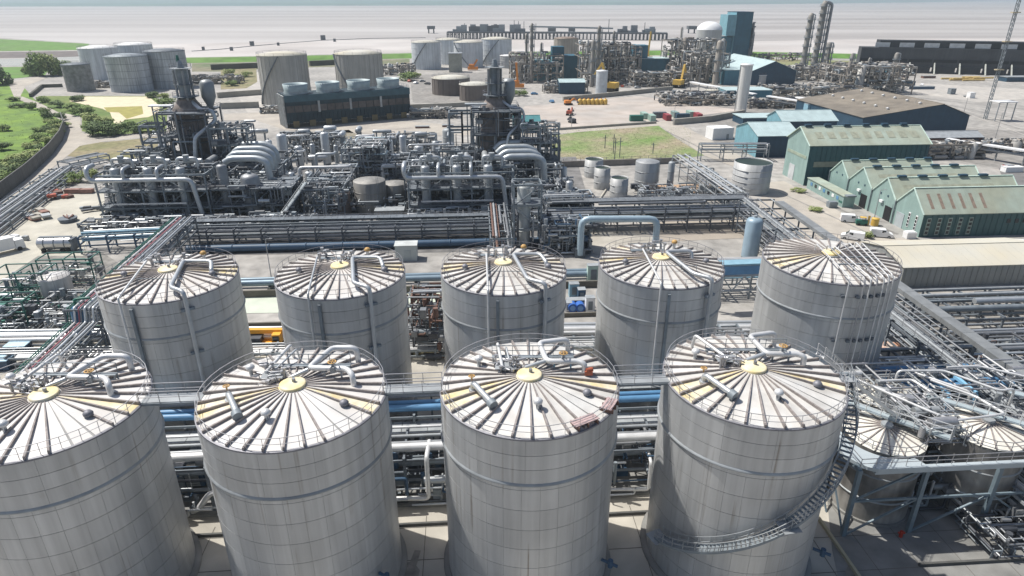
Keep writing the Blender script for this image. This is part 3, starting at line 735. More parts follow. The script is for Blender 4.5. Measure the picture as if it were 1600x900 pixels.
t = thing('blue_main', 'very thick dark blue water main along the front of the process plants', 'pipeline', (0, 0, 0))
m = MB(); m.tube([(*rowpt(-72, 141), 1.1), (*rowpt(12, 141), 1.1)], .8, 16); m.build('pipe', BLUED, t)
for q in range(11):
    m = MB(); p = rowpt(-70 + q * 8, 141); m.lathe([(.8, -.1), (.92, -.1), (.92, .1), (.8, .1)], n=16)
    m.v = [(p[0] + z, p[1] + x, 1.1 + y) for x, y, z in m.v]; m.build('flange', BLUED, t)
# kiosk on the main
x, y = G(636, 404)
t = thing('kiosk', 'small pale grey flat roofed kiosk among the pipes behind the rear tanks', 'kiosk', (x, y, 0), YAW)
m = MB(); m.box((0, 0, 1.7), (4.6, 3, 3.4)); m.build('body', M('pale kiosk', (.45, .48, .46), .6, 0, .05), t)
m = MB(); m.box((0, 0, 3.5), (4.9, 3.3, .14)); m.build('roof', M('kiosk roof', (.50, .52, .50), .6), t)
m = MB(); m.box((.3, -1.53, 1.4), (1.6, .06, 2.0)); m.build('door', M('kiosk door', (.36, .39, .38), .6), t)
# ---- main racks before the process plants
pa, pb = G(262, 374), G(772, 366)
rack('long dark multi level pipe rack in front of the left process plant', rowpt(-74, 146), rowpt(-3, 146), 7.0, [1.9, 3.4, 4.9], [7, 8, 3], 6, 21, mat=RACKD, pal=[PIPED, STEEL, STEELD, PIPE], walk=(2.0,))
rack('long dark multi level pipe rack right of the slim steel tower', rowpt(8, 151), rowpt(59, 151), 7.0, [2.6, 4.6, 6.4], [7, 8, 4], 6, 22, mat=RACKD, pal=[PIPED, STEEL, STEELD, PIPE], walk=(2.2,))
t = thing('rack_deck', 'flat grey deck plates covering the top of the left pipe rack', 'deck', (0, 0, 0))
for q in range(23):
    m = MB(); p = rowpt(-72 + q * 3.02, 148); m.box((p[0], p[1], 5.5), (2.96, 2.4, .1), YAW); m.build('deck_plate', STEELD, t)
t = thing('rack_deck', 'flat grey deck plates covering the top of the right pipe rack', 'deck', (0, 0, 0))
for q in range(16):
    m = MB(); p = rowpt(11 + q * 3.02, 153); m.box((p[0], p[1], 6.95), (2.96, 3.0, .1), YAW); m.build('deck_plate', M('steel mid', (.17, .185, .20), .6, .2, .2, .8, objrand=.12), t)
# big diagonal rack on the right running toward the camera
a, b = (63.0, 148), (60.2, 58)
rack('wide two storey pipe bridge running toward the camera right of the rear tanks', (58.0, 150), (61.5, 52), 8.0, [2.8, 5.6, 8.4], [8, 8, 5], 7, 31, walk=(-3.2,), mat=STEELD, pal=[PIPED, STEEL, PIPE, PIPED, STEELL])
t = thing('covered_conveyor', 'long flat topped grey duct lying along the top of the right pipe bridge', 'duct', (0, 0, 0))
for q in range(20):
    y0 = 145 - q * 4.6; m = MB(); x0 = 61.0 + (150 - y0) * .0357; x1 = 61.0 + (150 - y0 + 4.55) * .0357
    m.bar((x0, y0, 9.1), (x1, y0 - 4.55, 9.1), 1.9, .7); m.build('duct_panel', M('steel mid light', (.27, .28, .28), .5, .3, .15, .8, objrand=.08), t)
rack('rusty low pipe track beside the right pipe bridge', (51.5, 92), (55.5, 52), 4.0, [2.0, 4.2], [5, 3], 6, 33, mat=STEELL, walk=(-1.2,))
t = rack('grey rack of lorry sized pipes right of the pipe bridge under the cream shed', rowpt(70, 101), rowpt(112, 101), 7.0, [1.6, 3.0], [6, 5], 6, 35, mat=STEELD, pal=[PIPED, STEEL, STEELL])
t = rack('second rack of thick grey pipes right of the pipe bridge', rowpt(68, 94), rowpt(112, 94), 7.0, [2.2, 4.2], [4, 5], 6, 36, mat=STEELD, rmax=.6, pal=[PIPED, PIPE, STEEL])
t = rack('third low pipe rack right of the pipe bridge', rowpt(69, 84.5), rowpt(112, 84.5), 6.0, [2.0, 3.6], [6, 5], 6, 37, mat=STEELD)
t = thing('valve_yard', 'crowded reddish and grey small pipework right of the pipe bridge', 'pipework', (0, 0, 0))
clutter('small_pipework', t, 68, 110, 66, 84, .4, 4.6, 420, 12, rz=YAW, mats=[PIPE, PIPED, STEEL, RUST, DARK], rs=(.08, .12, .2))
t = rack('near dark rack crossing under the blue braces at right', rowpt(36, 75), rowpt(110, 75), 7.0, [3.6, 6.0], [7, 6], 6, 38, mat=STEELD)
# light blue inclined braces over the blue pipes at right
for j, (p0, p1) in enumerate([((1382, 592), (1428, 632)), ((1448, 583), (1484, 618)), ((1492, 588), (1526, 614))]):
    a_, b_ = G(*p0, 8.2), G(*p1, 8.0); t = thing('pipe_brace', ['left', 'middle', 'right'][j] + 'most of the three light blue beams across the blue pipes at right', 'beam', (0, 0, 0), 0, 'light blue beams')
    m = MB(); m.bar((*a_, 8.2), (*b_, 8.0), .45, .35); m.build('beam', M('brace blue', (.25, .50, .70), .5, 0, .08), t)
    m = MB(); m.bar((*b_, 7.8), (b_[0], b_[1], 0), .35); m.build('post', M('brace blue', (.25, .50, .70), .5), t)
# extra blue pipes on the right
t = rack('blue and grey pipe bundle between the stair tank and the right pipe bridge', rowpt(34, 70.5), rowpt(62, 70.5), 3.6, [6.2], [0], 7, 40, brace=False)
for o, r, mt in ((1.2, .5, BLUE), (0, .3, BLUE), (-1.1, .36, PIPEW)):
    m = MB(); m.tube([(0, o, 6.2 + r), (28, o + 28 * math.tan(YAW), 6.2 + r)], r, 12); m.build('pipe', mt, t)
# white blue inclined stair and long rails leaving the stair tank
def flight(label, a, b, w=.9, mat=RAIL, treads=True):
    t = thing('access_stair', label, 'stairs', (0, 0, 0)); a = Vector(a); b = Vector(b); d = (b - a); n = Vector((-d.y, d.x, 0)).normalized() * (w / 2)
    for s in (-1, 1):
        m = MB(); m.bar(a + n * s, b + n * s, .1, .28); m.build('stringer', mat, t)
        m = MB(); rail(m, [a + n * s, b + n * s], 1.05, .03, step=1.8); m.build('handrail', mat, t)
    if treads:
        k = max(2, int(d.length / .7)); m = MB()
        me = None
        for i in range(k): p = a + d * ((i + .5) / k); m = MB(); m.box((0, 0, 0), (.28, w, .04), atan2(d.y, d.x)); me = me or m.mesh('tread', mat); obj('tread', me, t, p)
    return t
flight('long thin railed stair falling right from the stair tank roof to the small tanks', (fpos[3][0] + 7.6, fpos[3][1] + 3.4, TH + .4), (*G(1412, 660, 9.5), 9.5), .9, PIPEW)
# ---- left: coloured pipe bridge
a = (-72.5, 138); b = (-67.2, 92)
t = rack('coloured pipe bridge climbing away behind the left rear tank', a, b, 5.2, [5.2, 7.6], [4, 0], 6, 41, mat=STEELD, pal=[PIPE, BLUED, STEEL])
dx, dy = b[0] - a[0], b[1] - a[1]
for o, r, mt in ((2.2, .09, GREENP), (1.8, .08, GREENP), (1.1, .16, PIPEW), (.4, .12, REDP), (.1, .1, PIPED), (-.6, .2, PIPE), (-1.3, .14, PIPED), (-1.9, .2, PIPE), (-2.4, .13, PIPED)):
    o = -o
    m = MB(); m.tube([(o, 0, 7.6 + r), (dx + o, dy, 7.6 + r), (dx + o, dy - .6, 5.4 + r) , (dx + .11 * 26 + o, dy - 26, 5.2 + r)], r, 8); m.build('pipe', mt, t)
rack('lower coloured pipe bridge passing the left edge of the frame', (-67.0, 91), (-63.5, 62), 5.2, [3.4, 5.0], [5, 0], 6, 42, mat=STEELD)
x, y = G(92, 560)
t = thing('blue_vessel', 'blue upright vessel with domed top beside the coloured pipe bridge', 'vessel', (x + 2.2, y + 4, 0))
m = MB(); m.lathe([(1.0, .8), (1.0, 6.2), (.85, 6.9), (.45, 7.2), (0, 7.3)], n=20); m.build('shell', M('vessel blue', (.05, .15, .28), .4, 0, .1), t)
m = MB(); m.lathe([(.8, 0), (.8, .8)], n=16); m.build('skirt', STEELD, t)
m = MB(); m.tube([(0, 0, 7.2), (0, 0, 8.4), (2.2, .6, 8.4)], .22, 8); m.build('outlet_pipe', GREENP, t)
for j, (px, py) in enumerate([(32, 552), (4, 575)]):
    x, y = G(px, py); t = thing('blue_skip', ['blue open box on the pale strip left of the coloured pipes', 'blue box with white top at the left edge'][j], 'container', (x, y, 0), YAW)
    m = MB(); m.box((0, 0, .9), (3.2, 2.0, 1.5)); m.build('body', BLUED, t)
    m = MB(); m.box((0, 0, 1.72), (3.3, 2.1, .12)); m.build('lid', M('pale blue lid', (.45, .62, .72), .5), t)
# green framed loading gantries at left
for j, (px, py, w, dd, h, lab) in enumerate([(52, 470, 9, 5, 6.5, 'green steel loading gantry nearest the tank car'), (20, 505, 8, 4, 5.0, 'green steel gantry by the left edge above the silver pipes'), (118, 440, 10, 4, 5.5, 'green pipe gantry between the small white tank and the coloured bridge')]):
    x, y = G(px, py); t = thing('loading_gantry', lab, 'gantry', (x, y, 0), YAW)
    gm = M('gantry green', (.05, .16, .13), .55, .1, .15)
    for ix in (-1, 0, 1):
        m = MB()
        for iy in (-1, 1): m.bar((ix * w / 2, iy * dd / 2, 0), (ix * w / 2, iy * dd / 2, h), .2)
        m.bar((ix * w / 2, -dd / 2, h), (ix * w / 2, dd / 2, h), .18); m.bar((ix * w / 2, -dd / 2, h * .6), (ix * w / 2, dd / 2, h * .6), .14); m.build('portal', gm, t)
    for iy in (-1, 1):
        for zz in (h * .6, h): m = MB(); m.bar((-w / 2, iy * dd / 2, zz), (w / 2, iy * dd / 2, zz), .18); m.build('beam', gm, t)
    clutter('small_pipework', t, -w / 2, w / 2, -dd / 2, dd / 2, .3, h * .8, 60, 50 + j, mats=[PIPED, GREENP, STEEL, PIPE], rs=(.05, .08, .12))
x, y = G(95, 470)
t = thing('small_tank', 'small white roofed tank among the green gantries', 'tank', (x, y, 0))
m = MB(); m.cyl((0, 0, 0), 2.6, 5, 28); m.build('shell', CLAD, t); m = MB(); m.lathe([(2.65, 5), (2.6, 5.1), (0, 5.6)], n=28); m.build('roof', ROOFW, t)
m = MB(); rail(m, [(2.5 * cos(k * pi / 9), 2.5 * sin(k * pi / 9), 5.1) for k in range(18)], 1, .03, True); m.build('handrail', RAIL, t)
t = thing('filling_area', 'tangle of small pipes and pumps below the green gantries', 'pipework', (0, 0, 0))
p = G(80, 495); clutter('small_pipework', t, -14, 16, -8, 8, .3, 3.2, 330, 14, rz=YAW, org=p, mats=[PIPED, GREENP, STEEL, PIPE, DARK, WHITE], rs=(.05, .08, .12, .18))
# silver pipe spools left-middle (530-600 px in y 350-380)
t = rack('short rack of silver and blue pipes left of the left pipe rack', (*G(135, 392)[:2],), (*G(262, 385)[:2],), 4.5, [2.4, 4.0], [4, 3], 5, 43, mat=BLUED, pal=[PIPE, PIPEW, BLUEL])
# far-left pipe run along the road
a = G(-120, 440, 0); b = G(104, 274, 0)
t = rack('broad bundle of silver pipes following the road at far left', a, b, 9.0, [1.2, 2.4], [10, 6], 8, 44, brace=False, rmax=.4)
a = G(104, 272, 0); b = G(165, 258, 0); rack('short dark rack turning right from the far left pipe bundle', a, b, 6.0, [2.0, 4.0], [6, 4], 6, 45)
# middle pipe bridge toward the camera (760-790)
rack('narrow rusty pipe bridge coming toward the camera behind the middle rear tank', (*rowpt(-3.5, 152)[:2],), (*rowpt(-2.2, 128)[:2],), 4.4, [4.0, 6.6], [5, 6], 5, 46, pal=[RUST, PIPED, PIPE, PIPE], mat=STEEL)
rack('lattice work rack between two rear tanks behind the footbridge', rowpt(-16, 97), rowpt(-11, 97), 4.0, [3, 6, 9], [5, 4, 3], 2.4, 47, mat=RUST)
t = thing('pipe_nest', 'rusty red and brown valve nest between the second and third rear tanks', 'pipework', (*rowpt(-13.6, 95), 0)); clutter('small_pipework', t, -3, 3, -5, 5, .3, 9, 160, 15, mats=[RUST, PIPED, STEEL, DARK], rs=(.06, .1, .15))
# the light blue header arch and stand
t = thing('arch_pipe', 'large pale blue pipe arch standing before the right pipe rack', 'pipe', (0, 0, 0))
x0, y0 = G(906, 402); x1, y1 = G(1017, 390)
m = MB(); m.tube([(x0, y0, .6), (x0, y0, Z(x0, y0, 342)), (x1, y0 + 1, Z(x1, y0 + 1, 342)), (x1, y0 + 1, 1.5)], .72, 18, 1.9); m.build('pipe', M('pale blue pipe', (.36, .46, .52), .38, .2, .08), t)
for xx in (x0, x1):
    m = MB(); m.box((xx, y0 + .5, 1.0), (2.2, 1.6, 2.0)); m.build('pipe_stand', STEELD, t)
# tall pale blue vessel
x, y = G(1170, 404)
t = thing('tall_vessel', 'tall pale blue grey upright vessel behind the right rear tanks', 'vessel', (x, y, 0))
hz = Z(x, y, 340); rv = 12.5 / (1023 / (y * cos(PITCH) + 45 * sin(PITCH)))
m = MB(); m.lathe([(rv, .6), (rv, hz - .8), (rv * .85, hz - .3), (rv * .45, hz), (0, hz + .05)], n=28); m.build('shell', M('vessel pale blue', (.30, .40, .47), .42, .1, .08, .5, streak=.1), t)
m = MB(); m.cyl((0, 0, hz - .3), .35, .8, 10); m.build('nozzle', PIPE, t); m = MB(); m.cyl((0, 0, 0), rv * .95, .6, 20); m.build('skirt', STEELD, t)
# blue bridge at (1125-1190, 405-460)
t = thing('truss_bridge', 'light blue topped truss platform between the two right rear tanks', 'bridge', (0, 0, 0))
a = Vector(G3(1112, 412, 9)); b = Vector(G3(1215, 408, 9)); d = (b - a)
m = MB(); m.bar(a, b, 2.2, .3); m.build('deck', BLUEL, t)
m = MB(); m.bar(a + V(0, -.9, -1.1), b + V(0, -.9, -1.1), .15, 1.6); m.build('side_panel', BLUE, t)
for z in (-2.2, -5.0): m = MB(); m.bar(a + V(0, -1, z), b + V(0, -1, z), .25); m.build('chord', STEELL, t)
for q in range(6):
    m = MB(); p = a + d * (q / 6); p2 = a + d * ((q + 1) / 6); m.bar(p + V(0, -1, -2.2 if q % 2 else -5), p2 + V(0, -1, -5 if q % 2 else -2.2), .2); m.build('diagonal', STEELL, t)
for q in (0, 1): p = a + d * q; m = MB(); m.bar(p + V(0, 0, -9), p, .35); m.build('leg', STEEL, t)
rack('lattice pipe rack low between the two right rear tanks', rowpt(24, 88), rowpt(36, 88), 5, [2.5, 4.5], [6, 4], 3, 48)
rack('pipe rack right of the truss platform with light blue pipes', (*rowpt(27, 112),), (*rowpt(56, 112),), 6, [3.5, 6], [6, 6], 6, 49, pal=[PIPE, PIPED, BLUEL, PIPEW])
# container with orange patched roof
x, y = G(1392, 580)
t = thing('equipment_cabin', 'white cabin with orange stained roof beside the right pipe bridge', 'cabin', (x - .8, y + 1, 0), YAW - .25)
m = MB(); m.box((0, 0, 2.1), (3.4, 2.4, 3.4)); m.build('body', M('cabin white', (.50, .50, .49), .6, 0, .1), t)
m = MB(); m.box((0, 0, 3.88), (3.5, 2.5, .12)); m.build('roof', M('orange roof', (.50, .20, .08), .7, 0, .3, .8, var2=(.55, .52, .48), var2amt=.5, var2scale=.6), t)
for q in (-1.3, 1.3): m = MB(); m.box((q, 0, .2), (.3, 2.2, .4)); m.build('skid', STEELD, t)
# lamp posts
def lamp(px, py, h, lab):
    x, y = G(px, py); t = thing('lamp_post', lab, 'lamp post', (x, y, 0))
    m = MB(); m.cyl((0, 0, 0), .12, h, 8, .07); m.build('pole', RAIL, t); m = MB(); m.bar((0, 0, h), (.9, 0, h + .15), .08); m.box((1.1, 0, h + .15), (.6, .25, .12)); m.build('lamp_head', RAIL, t)
lamp(425, 440, 9, 'thin lamp post left of the second rear tank'); lamp(1365, 345, 8, 'lamp post at the corner of the workshop road'); lamp(940, 470, 7, 'short lamp post behind the fourth rear tank')
# ============================================================ PROCESS PLANTS
def ppm(x, y, z=0): return FPX / (y * cos(PITCH) + (CAMZ - z) * sin(PITCH))
def steel_frame(label, org, rz, xs, ys, zs, mat=None, seed=1, brace=True, deck=None, group=None, cl=0, clm=None, railtop=True, cs=.35):
    mat = mat or STEEL; rr = random.Random(seed)
    t = thing('steel_frame', label, 'steel structure', (org[0], org[1], 0), rz, group)
    me = None
    for x in xs:
        for y in ys:
            if me is None: m = MB(); m.bar((0, 0, 0), (0, 0, zs[-1]), cs); me = m.mesh('column', mat)
            obj('column', me, t, (x, y, 0))
    for z in zs:
        for y in ys: m = MB(); m.bar((xs[0], y, z), (xs[-1], y, z), cs * .8, cs * 1.2); m.build('beam', mat, t)
        for x in xs: m = MB(); m.bar((x, ys[0], z), (x, ys[-1], z), cs * .7, cs); m.build('beam', mat, t)
    if brace:
        zz = [0] + list(zs)
        for i in range(len(xs) - 1):
            for k in range(len(zs)):
                if rr.random() < .55:
                    a, b = (xs[i], zz[k]), (xs[i + 1], zz[k + 1])
                    if rr.random() < .5: a, b = (xs[i + 1], zz[k]), (xs[i], zz[k + 1])
                    m = MB(); m.bar((a[0], ys[0], a[1]), (b[0], ys[0], b[1]), cs * .5); m.build('diagonal_brace', mat, t)
    for z in (deck or []):
        m = MB(); m.box(((xs[0] + xs[-1]) / 2, (ys[0] + ys[-1]) / 2, z + cs * .62), (xs[-1] - xs[0] + .6, ys[-1] - ys[0] + .6, .08)); m.build('deck', STEELD, t)
        m = MB(); q = z + cs * .62; e = .3
        rail(m, [(xs[0] - e, ys[0] - e, q), (xs[-1] + e, ys[0] - e, q), (xs[-1] + e, ys[-1] + e, q), (xs[0] - e, ys[-1] + e, q)], 1.1, .035, True, 2.5); m.build('handrail', RAILD, t)
    if cl: clutter('small_pipework', t, xs[0] - .5, xs[-1] + .5, ys[0] - .5, ys[-1] + .5, .5, zs[-1] + .8, cl, seed + 100, mats=clm, rs=(.08, .12, .18, .28))
    return t
def vessel(label, x, y, r, z0, z1, mat=PIPE, group=None, cap='dome', rings=2, ladder=False, name='vessel', cat='vessel', n=20):
    t = thing(name, label, cat, (x, y, 0), 0, group)
    m = MB()
    if cap == 'dome': pr = [(r, z0), (r, z1 - r * .5), (r * .87, z1 - r * .22), (r * .5, z1 - r * .04), (0, z1)]
    elif cap == 'open': pr = [(r, z0), (r, z1), (r - .12, z1), (r - .12, z1 - .5)]
    else: pr = [(r, z0), (r, z1 - r * .16), (r * .98, z1 - r * .14), (0, z1)]
    m.lathe(pr, n=n); m.build('shell', mat, t)
    if cap == 'open': m = MB(); m.lathe([(r - .1, z1 - .35), (0, z1 - .4)], n=n); m.build('dark_interior', M('tank interior dark', (.02, .035, .025), .5), t)
    if z0 > .5:
        m = MB(); m.lathe([(r * .85, 0), (r * .85, z0)], n=n); m.build('skirt', STEEL, t)
    for k in range(rings):
        z = z0 + (z1 - z0) * (k + 1) / (rings + 1.2); m = MB(); m.lathe([(r, z - .12), (r + .08, z - .08), (r + .08, z + .08), (r, z + .12)], n=n); m.build('stiffening_ring', mat, t)
    if cap == 'dome': m = MB(); m.cyl((0, 0, z1 - .1), max(.15, r * .2), .7, 8); m.build('nozzle', STEELL, t)
    if ladder:
        a = ladder if isinstance(ladder, float) else -1.2; m = MB()
        for s in (-.25, .25): m.bar(((r + .3) * cos(a) + s * -sin(a), (r + .3) * sin(a) + s * cos(a), 0), ((r + .3) * cos(a) + s * -sin(a), (r + .3) * sin(a) + s * cos(a), z1 + 1), .07)
        for q in range(int(z1 / .8)): m.bar(((r + .3) * cos(a) + .25 * sin(a), (r + .3) * sin(a) - .25 * cos(a), q * .8), ((r + .3) * cos(a) - .25 * sin(a), (r + .3) * sin(a) + .25 * cos(a), q * .8), .05)
        m.build('ladder', STEEL, t)
    return t
BRICKY = M('furnace brown', (.23, .195, .175), .8, .1, .25, .5, streak=.25)
WH = {0: ['left', 'left'], 1: ['right', 'right']}
def plant(side, org, towx, seed):
    nm = ['left', 'right'][side]
    def L(x, y): a = rot2(x, y, YAW); return (org[0] + a[0], org[1] + a[1])
    C1 = [PIPE, PIPED, STEEL, STEELD, DARK, STEELL]
    # front frame with header
    steel_frame('front steel frame of the %s process plant behind its long header pipe' % nm, org, YAW, [0, 5.2, 10.4, 15.6, 20.8, 26], [0, 5, 10], [4.2, 8.4, 12.4], STEEL, seed, deck=[4.2, 8.4], cl=0)
    tc = thing('plant_pipework', 'packed small pipework inside the front frame of the %s process plant' % nm, 'pipework', (*org, 0), YAW); clutter('small_pipework', tc, -.5, 26.5, 3.6, 10.5, .5, 13.4, 520, seed + 9, mats=C1, rs=(.08, .12, .18, .28)); clutter('small_pipework', tc, -.5, 26.5, -.5, 3.6, .3, 4.0, 90, seed + 8, mats=C1, rs=(.08, .12, .18))
    t = thing('header_pipe', 'long silver header pipe with three upturned branches on the %s plant front' % nm, 'pipe', (*org, 0), YAW)
    m = MB(); m.tube([(-.8, 2.5, 14.6), (-.8, -1.2, 14.6), (-.8, -1.2, 11.6), (23.2, -1.2, 11.6), (24.4, -1.2, 2.0)], .55, 14, 1.4); m.build('main_run', PIPE, t)
    for x in (7.5, 15.5): m = MB(); m.tube([(x, -1.2, 11.6), (x, -1.2, 14.2), (x, 2.5, 14.2)], .42, 12, 1.0); m.build('branch', PIPE, t)
    m = MB(); m.bar((3, -1.0, 5.6), (21, -1.0, 5.6), .35); m.build('lower_pipe', PIPEW, t)
    for i, x in enumerate((4.2, 12.0, 19.8)):
        a = L(x, 1.9); vessel(['leftmost', 'middle', 'right'][i] + ' silver upright vessel behind the header of the %s plant' % nm, a[0], a[1], 1.15, 1.5, 14.0, M('vessel grey', (.40, .42, .43), .42, .4, .1, .5, streak=.15), 'upright vessels of the process plants')
        a = L(x + 1.8, 4.0); t = thing('manifold', 'silver pipe manifold on top of the %s vessel of the %s plant' % (['leftmost', 'middle', 'right'][i], nm), 'manifold', (*a, 0), YAW)
        m = MB(); m.tube([(-3, 0, 13.2), (-3, 0, 15.6), (1.8, 0, 15.6), (1.8, 0, 13)], .38, 10); m.build('pipe', PIPE, t)
        m = MB(); m.cyl((-.8, .2, 14.8), .75, 1.6, 12); m.build('drum', STEELL, t)
        m = MB(); m.tube([(-2, 1.6, 14.6), (2.4, 1.6, 14.6)], .6, 12, 0); m.build('cooler', PIPE, t)
    # right hand frame
    wx = 46 if side == 0 else 38
    steel_frame('dark steel frame forming the right half of the %s process plant' % nm, org, YAW, [26.4, 31, 36, 41, wx] if side == 0 else [28, 33, wx], [1, 7, 14], [4.0, 8.2] if side == 0 else [4.0, 7.0], STEELD, seed + 1, deck=[4.0, 8.2] if side == 0 else [4], cl=330, clm=C1)
    if side == 0:
        for i, x in enumerate((29, 35.5)):
            a = L(x, 4); vessel(['tall narrow grey vessel', 'stout dark grey vessel'][i] + ' in the right half of the %s plant' % nm, a[0], a[1], [1.3, 2.3][i], 1.0, [14, 11.5][i], PIPED, rings=3)
    # deep frame behind
    steel_frame('rear steel frame of the %s process plant crowded with pipes' % nm, L(0, 12), YAW, [-2, 4, 10, 16, 22, 28, 34, 40], [0, 8, 16, 24], [5, 10], STEELD, seed + 2, brace=False, deck=[5], cl=560, clm=C1 + [PIPE])
    # curved ducts
    dx0 = 34 if side == 0 else 30
    for i in range(4):
        y = 10 + i * 4.6; x = dx0 - i * .4; a = L(x, y)
        t = thing('curved_duct', ['nearest', 'second', 'third', 'farthest'][i] + ' of the four fat silver curved ducts on the %s plant' % nm, 'duct', (*a, 0), YAW, 'fat curved ducts of the process plants')
        m = MB(); m.tube([(-6.2, 0, 13.0), (-4.6, 0, 14.0 + .3 * i), (2.2, 0, 14.0 + .3 * i), (4.6, -.3, 13.2), (5.2, -.4, 5)], .82, 16, 2.4); m.build('duct', M('duct silver', (.46, .49, .50), .4, .45, .1, .6), t)
        m = MB(); m.lathe([(.82, 0), (1.0, 0), (1.0, .2), (.82, .2)], (5.18, -.4, 6.5), 16); m.build('flange', STEELL, t)
    # tower
    tx, ty = L(towx, 30)
    t = thing('furnace_tower', 'brown furnace tower with stack rising from the %s process plant' % nm, 'tower', (tx, ty, 0), YAW)
    m = MB(); m.lathe([(4.6, 2), (4.6, 8), (4.4, 8.2), (4.2, 16), (4.15, 23.6), (3.0, 25.2), (2.2, 26.4), (2.2, 26.5)], n=16); m.build('furnace_body', BRICKY, t)
    m = MB(); m.cyl((0, 0, 26.4), 1.5, 8.2, 14, 1.35); m.build('stack', STEEL, t)
    for k in range(4):
        a = k * pi / 2 + .5; m = MB(); m.tube([(2.0 * cos(a), 2.0 * sin(a), 24.5), (2.0 * cos(a), 2.0 * sin(a), 34)], .35, 8); m.build('riser', PIPED, t)
    for z, r_ in ((34.4, 2.8), (30.2, 2.6), (27, 3.4)):
        m = MB(); m.cyl((0, 0, z), r_, .12, 14); m.build('platform', STEELD if z < 34 else STEELL, t)
        m = MB(); rail(m, [(r_ * cos(k * pi / 5), r_ * sin(k * pi / 5), z + .1) for k in range(10)], 1.1, .035, True, 3); m.build('handrail', RAILD, t)
    m = MB(); m.cyl((0, 0, 34.5), 1.0, 2.0, 12, .5); m.build('cowl', STEEL, t)
    if side == 0:
        m = MB(); m.cyl((-.3, 0, 36.2), .5, 1.6, 8, .3); m.build('green_finial', GREENP, t)
    for k in range(3):
        z = 8.5 + 6.2 * k; m = MB(); m.lathe([(4.45, z), (4.8, z), (4.8, z + .35), (4.4, z + .35)], n=16); m.build('stiffening_ring', STEELD, t)
    # cyclone beside stack
    m = MB(); m.lathe([(.4, 23), (1.9, 26.5), (1.9, 30.2), (1.2, 31), (0, 31.2)], (5.0 if side == 0 else 4.0, 3, 0), 16); m.build('cyclone', M('cyclone grey', (.28, .30, .31), .5, .3, .1), t)
    m = MB(); m.tube([(1.5, -1.0, 25.8), (4.6, -3.4, 23.8), (7.4, -3.4, 23.8), (8.2, -3.4, 21), (3.2, -7.6, 17.2), (2.6, -8.2, 12)], .55 if side == 0 else .4, 10, 1.2); m.build('offtake_pipe', PIPE, t)
    m = MB(); m.tube([(-1.5, 1, 27), (-1.0, -1.5, 24), (2.6, -3.5, 22.4)], .9, 12, 1); m.build('inclined_duct', PIPED, t)
    steel_frame('tall braced steel frame caging the brown furnace tower of the %s plant' % nm, (tx, ty), YAW, [-6.3, 0, 6.3], [-6.3, 6.3], [5, 11, 17, 23.2], STEELD, seed + 3, deck=[11, 17, 23.2], cl=210, clm=C1, cs=.32)
    steel_frame('open stair frame standing left of the %s furnace tower' % nm, L(towx - 13, 27), YAW, [0, 6.2], [0, 5], [6, 10.5, 15, 19.5] if side == 0 else [6, 12, 18, 22.5], STEEL, seed + 4, deck=[10.5, 15] if side == 0 else [12], cl=14, cs=.45)
    steel_frame('stepped open steel frame with decks just right of the %s furnace tower' % nm, L(towx + 7.2, 22), YAW, [0, 5, 10], [0, 7], [5, 10, 15, 19.5], STEEL, seed + 5, deck=[10, 15], cl=150, clm=C1, cs=.34)
    steel_frame('lower lattice frame filling the ground left of the %s furnace tower' % nm, L(towx - 16, 20), YAW, [0, 5, 10], [0, 6], [5, 10, 13.5], STEEL, seed + 6, deck=[10], cl=130, clm=C1, cs=.34)
    m = MB(); a = L(towx - 5.5, 26); m.box((0, 0, 25.2), (6.0, 2.2, .3)); t = thing('canopy', 'pale flat canopy beside the stack of the %s tower' % nm, 'canopy', (*a, 0), YAW); m.build('roof', WHITE if side == 0 else STEELL, t)
    m = MB(); m.bar((-2.4, 0, 0), (-2.4, 0, 25.1), .3); m.build('post', STEEL, t)
    # fan drums and coolers on top
    rr = random.Random(seed)
    for k in range(7):
        x, y = (rr.uniform(-1, 38), rr.uniform(14, 34)); a = L(x, y)
        t = thing('heat_exchanger', 'silver horizontal cooler drum among the upper pipes of the %s plant' % nm, 'heat exchanger', (*a, 0), YAW + rr.choice((0, pi / 2)), 'horizontal cooler drums of the %s plant' % nm)
        z = rr.uniform(10.8, 13.5); m = MB(); m.tube([(-3, 0, z), (3, 0, z)], rr.uniform(.6, 1.0), 12, 0); m.build('drum', PIPE, t)
        for q in (-1.8, 1.8): m = MB(); m.box((q, 0, (z + 10) / 2 - .5), (.3, 1.2, z - 10)); m.build('saddle', STEEL, t)
    return L
L1 = plant(0, G(166, 352), 13.5, 101)
L2 = plant(1, G(642, 347), 23.0, 202)
# middle units between the plants
def at(px, py): return G(px, py)
def pxtank(label, px, pyb, pyt, rpx, mat=CLAD, cap='cone', **k):
    """upright tank: centre column px, front base row pyb, top row pyt, half width rpx"""
    x, y = G(px, pyb); r = rpx / ppm(x, y); y += r; x = (px - 800) / FPX * (y * cos(PITCH) + CAMZ * sin(PITCH) * .85)
    h = Z(x, y, pyt)
    return vessel(label, x, y, r, .05, max(1.5, h), mat, cap=cap, **k)
GREYT = M('weathered grey tank', (.27, .26, .24), .6, .2, .1, .3, streak=.25)
BROWNT = M('brown grey tank', (.17, .135, .12), .7, .1, .1, .3, streak=.2)
pxtank('stout grey silo with ribbed top between the two process plants', 577, 336, 278, 25, GREYT, name='silo', cat='silo', ladder=-.9, n=28)
pxtank('small brown tank left of the stout grey silo', 532, 337, 299, 13, BROWNT, name='tank', cat='tank')
pxtank('dull grey tank right of the stout grey silo', 616, 326, 283, 19, GREYT, name='tank', cat='tank')
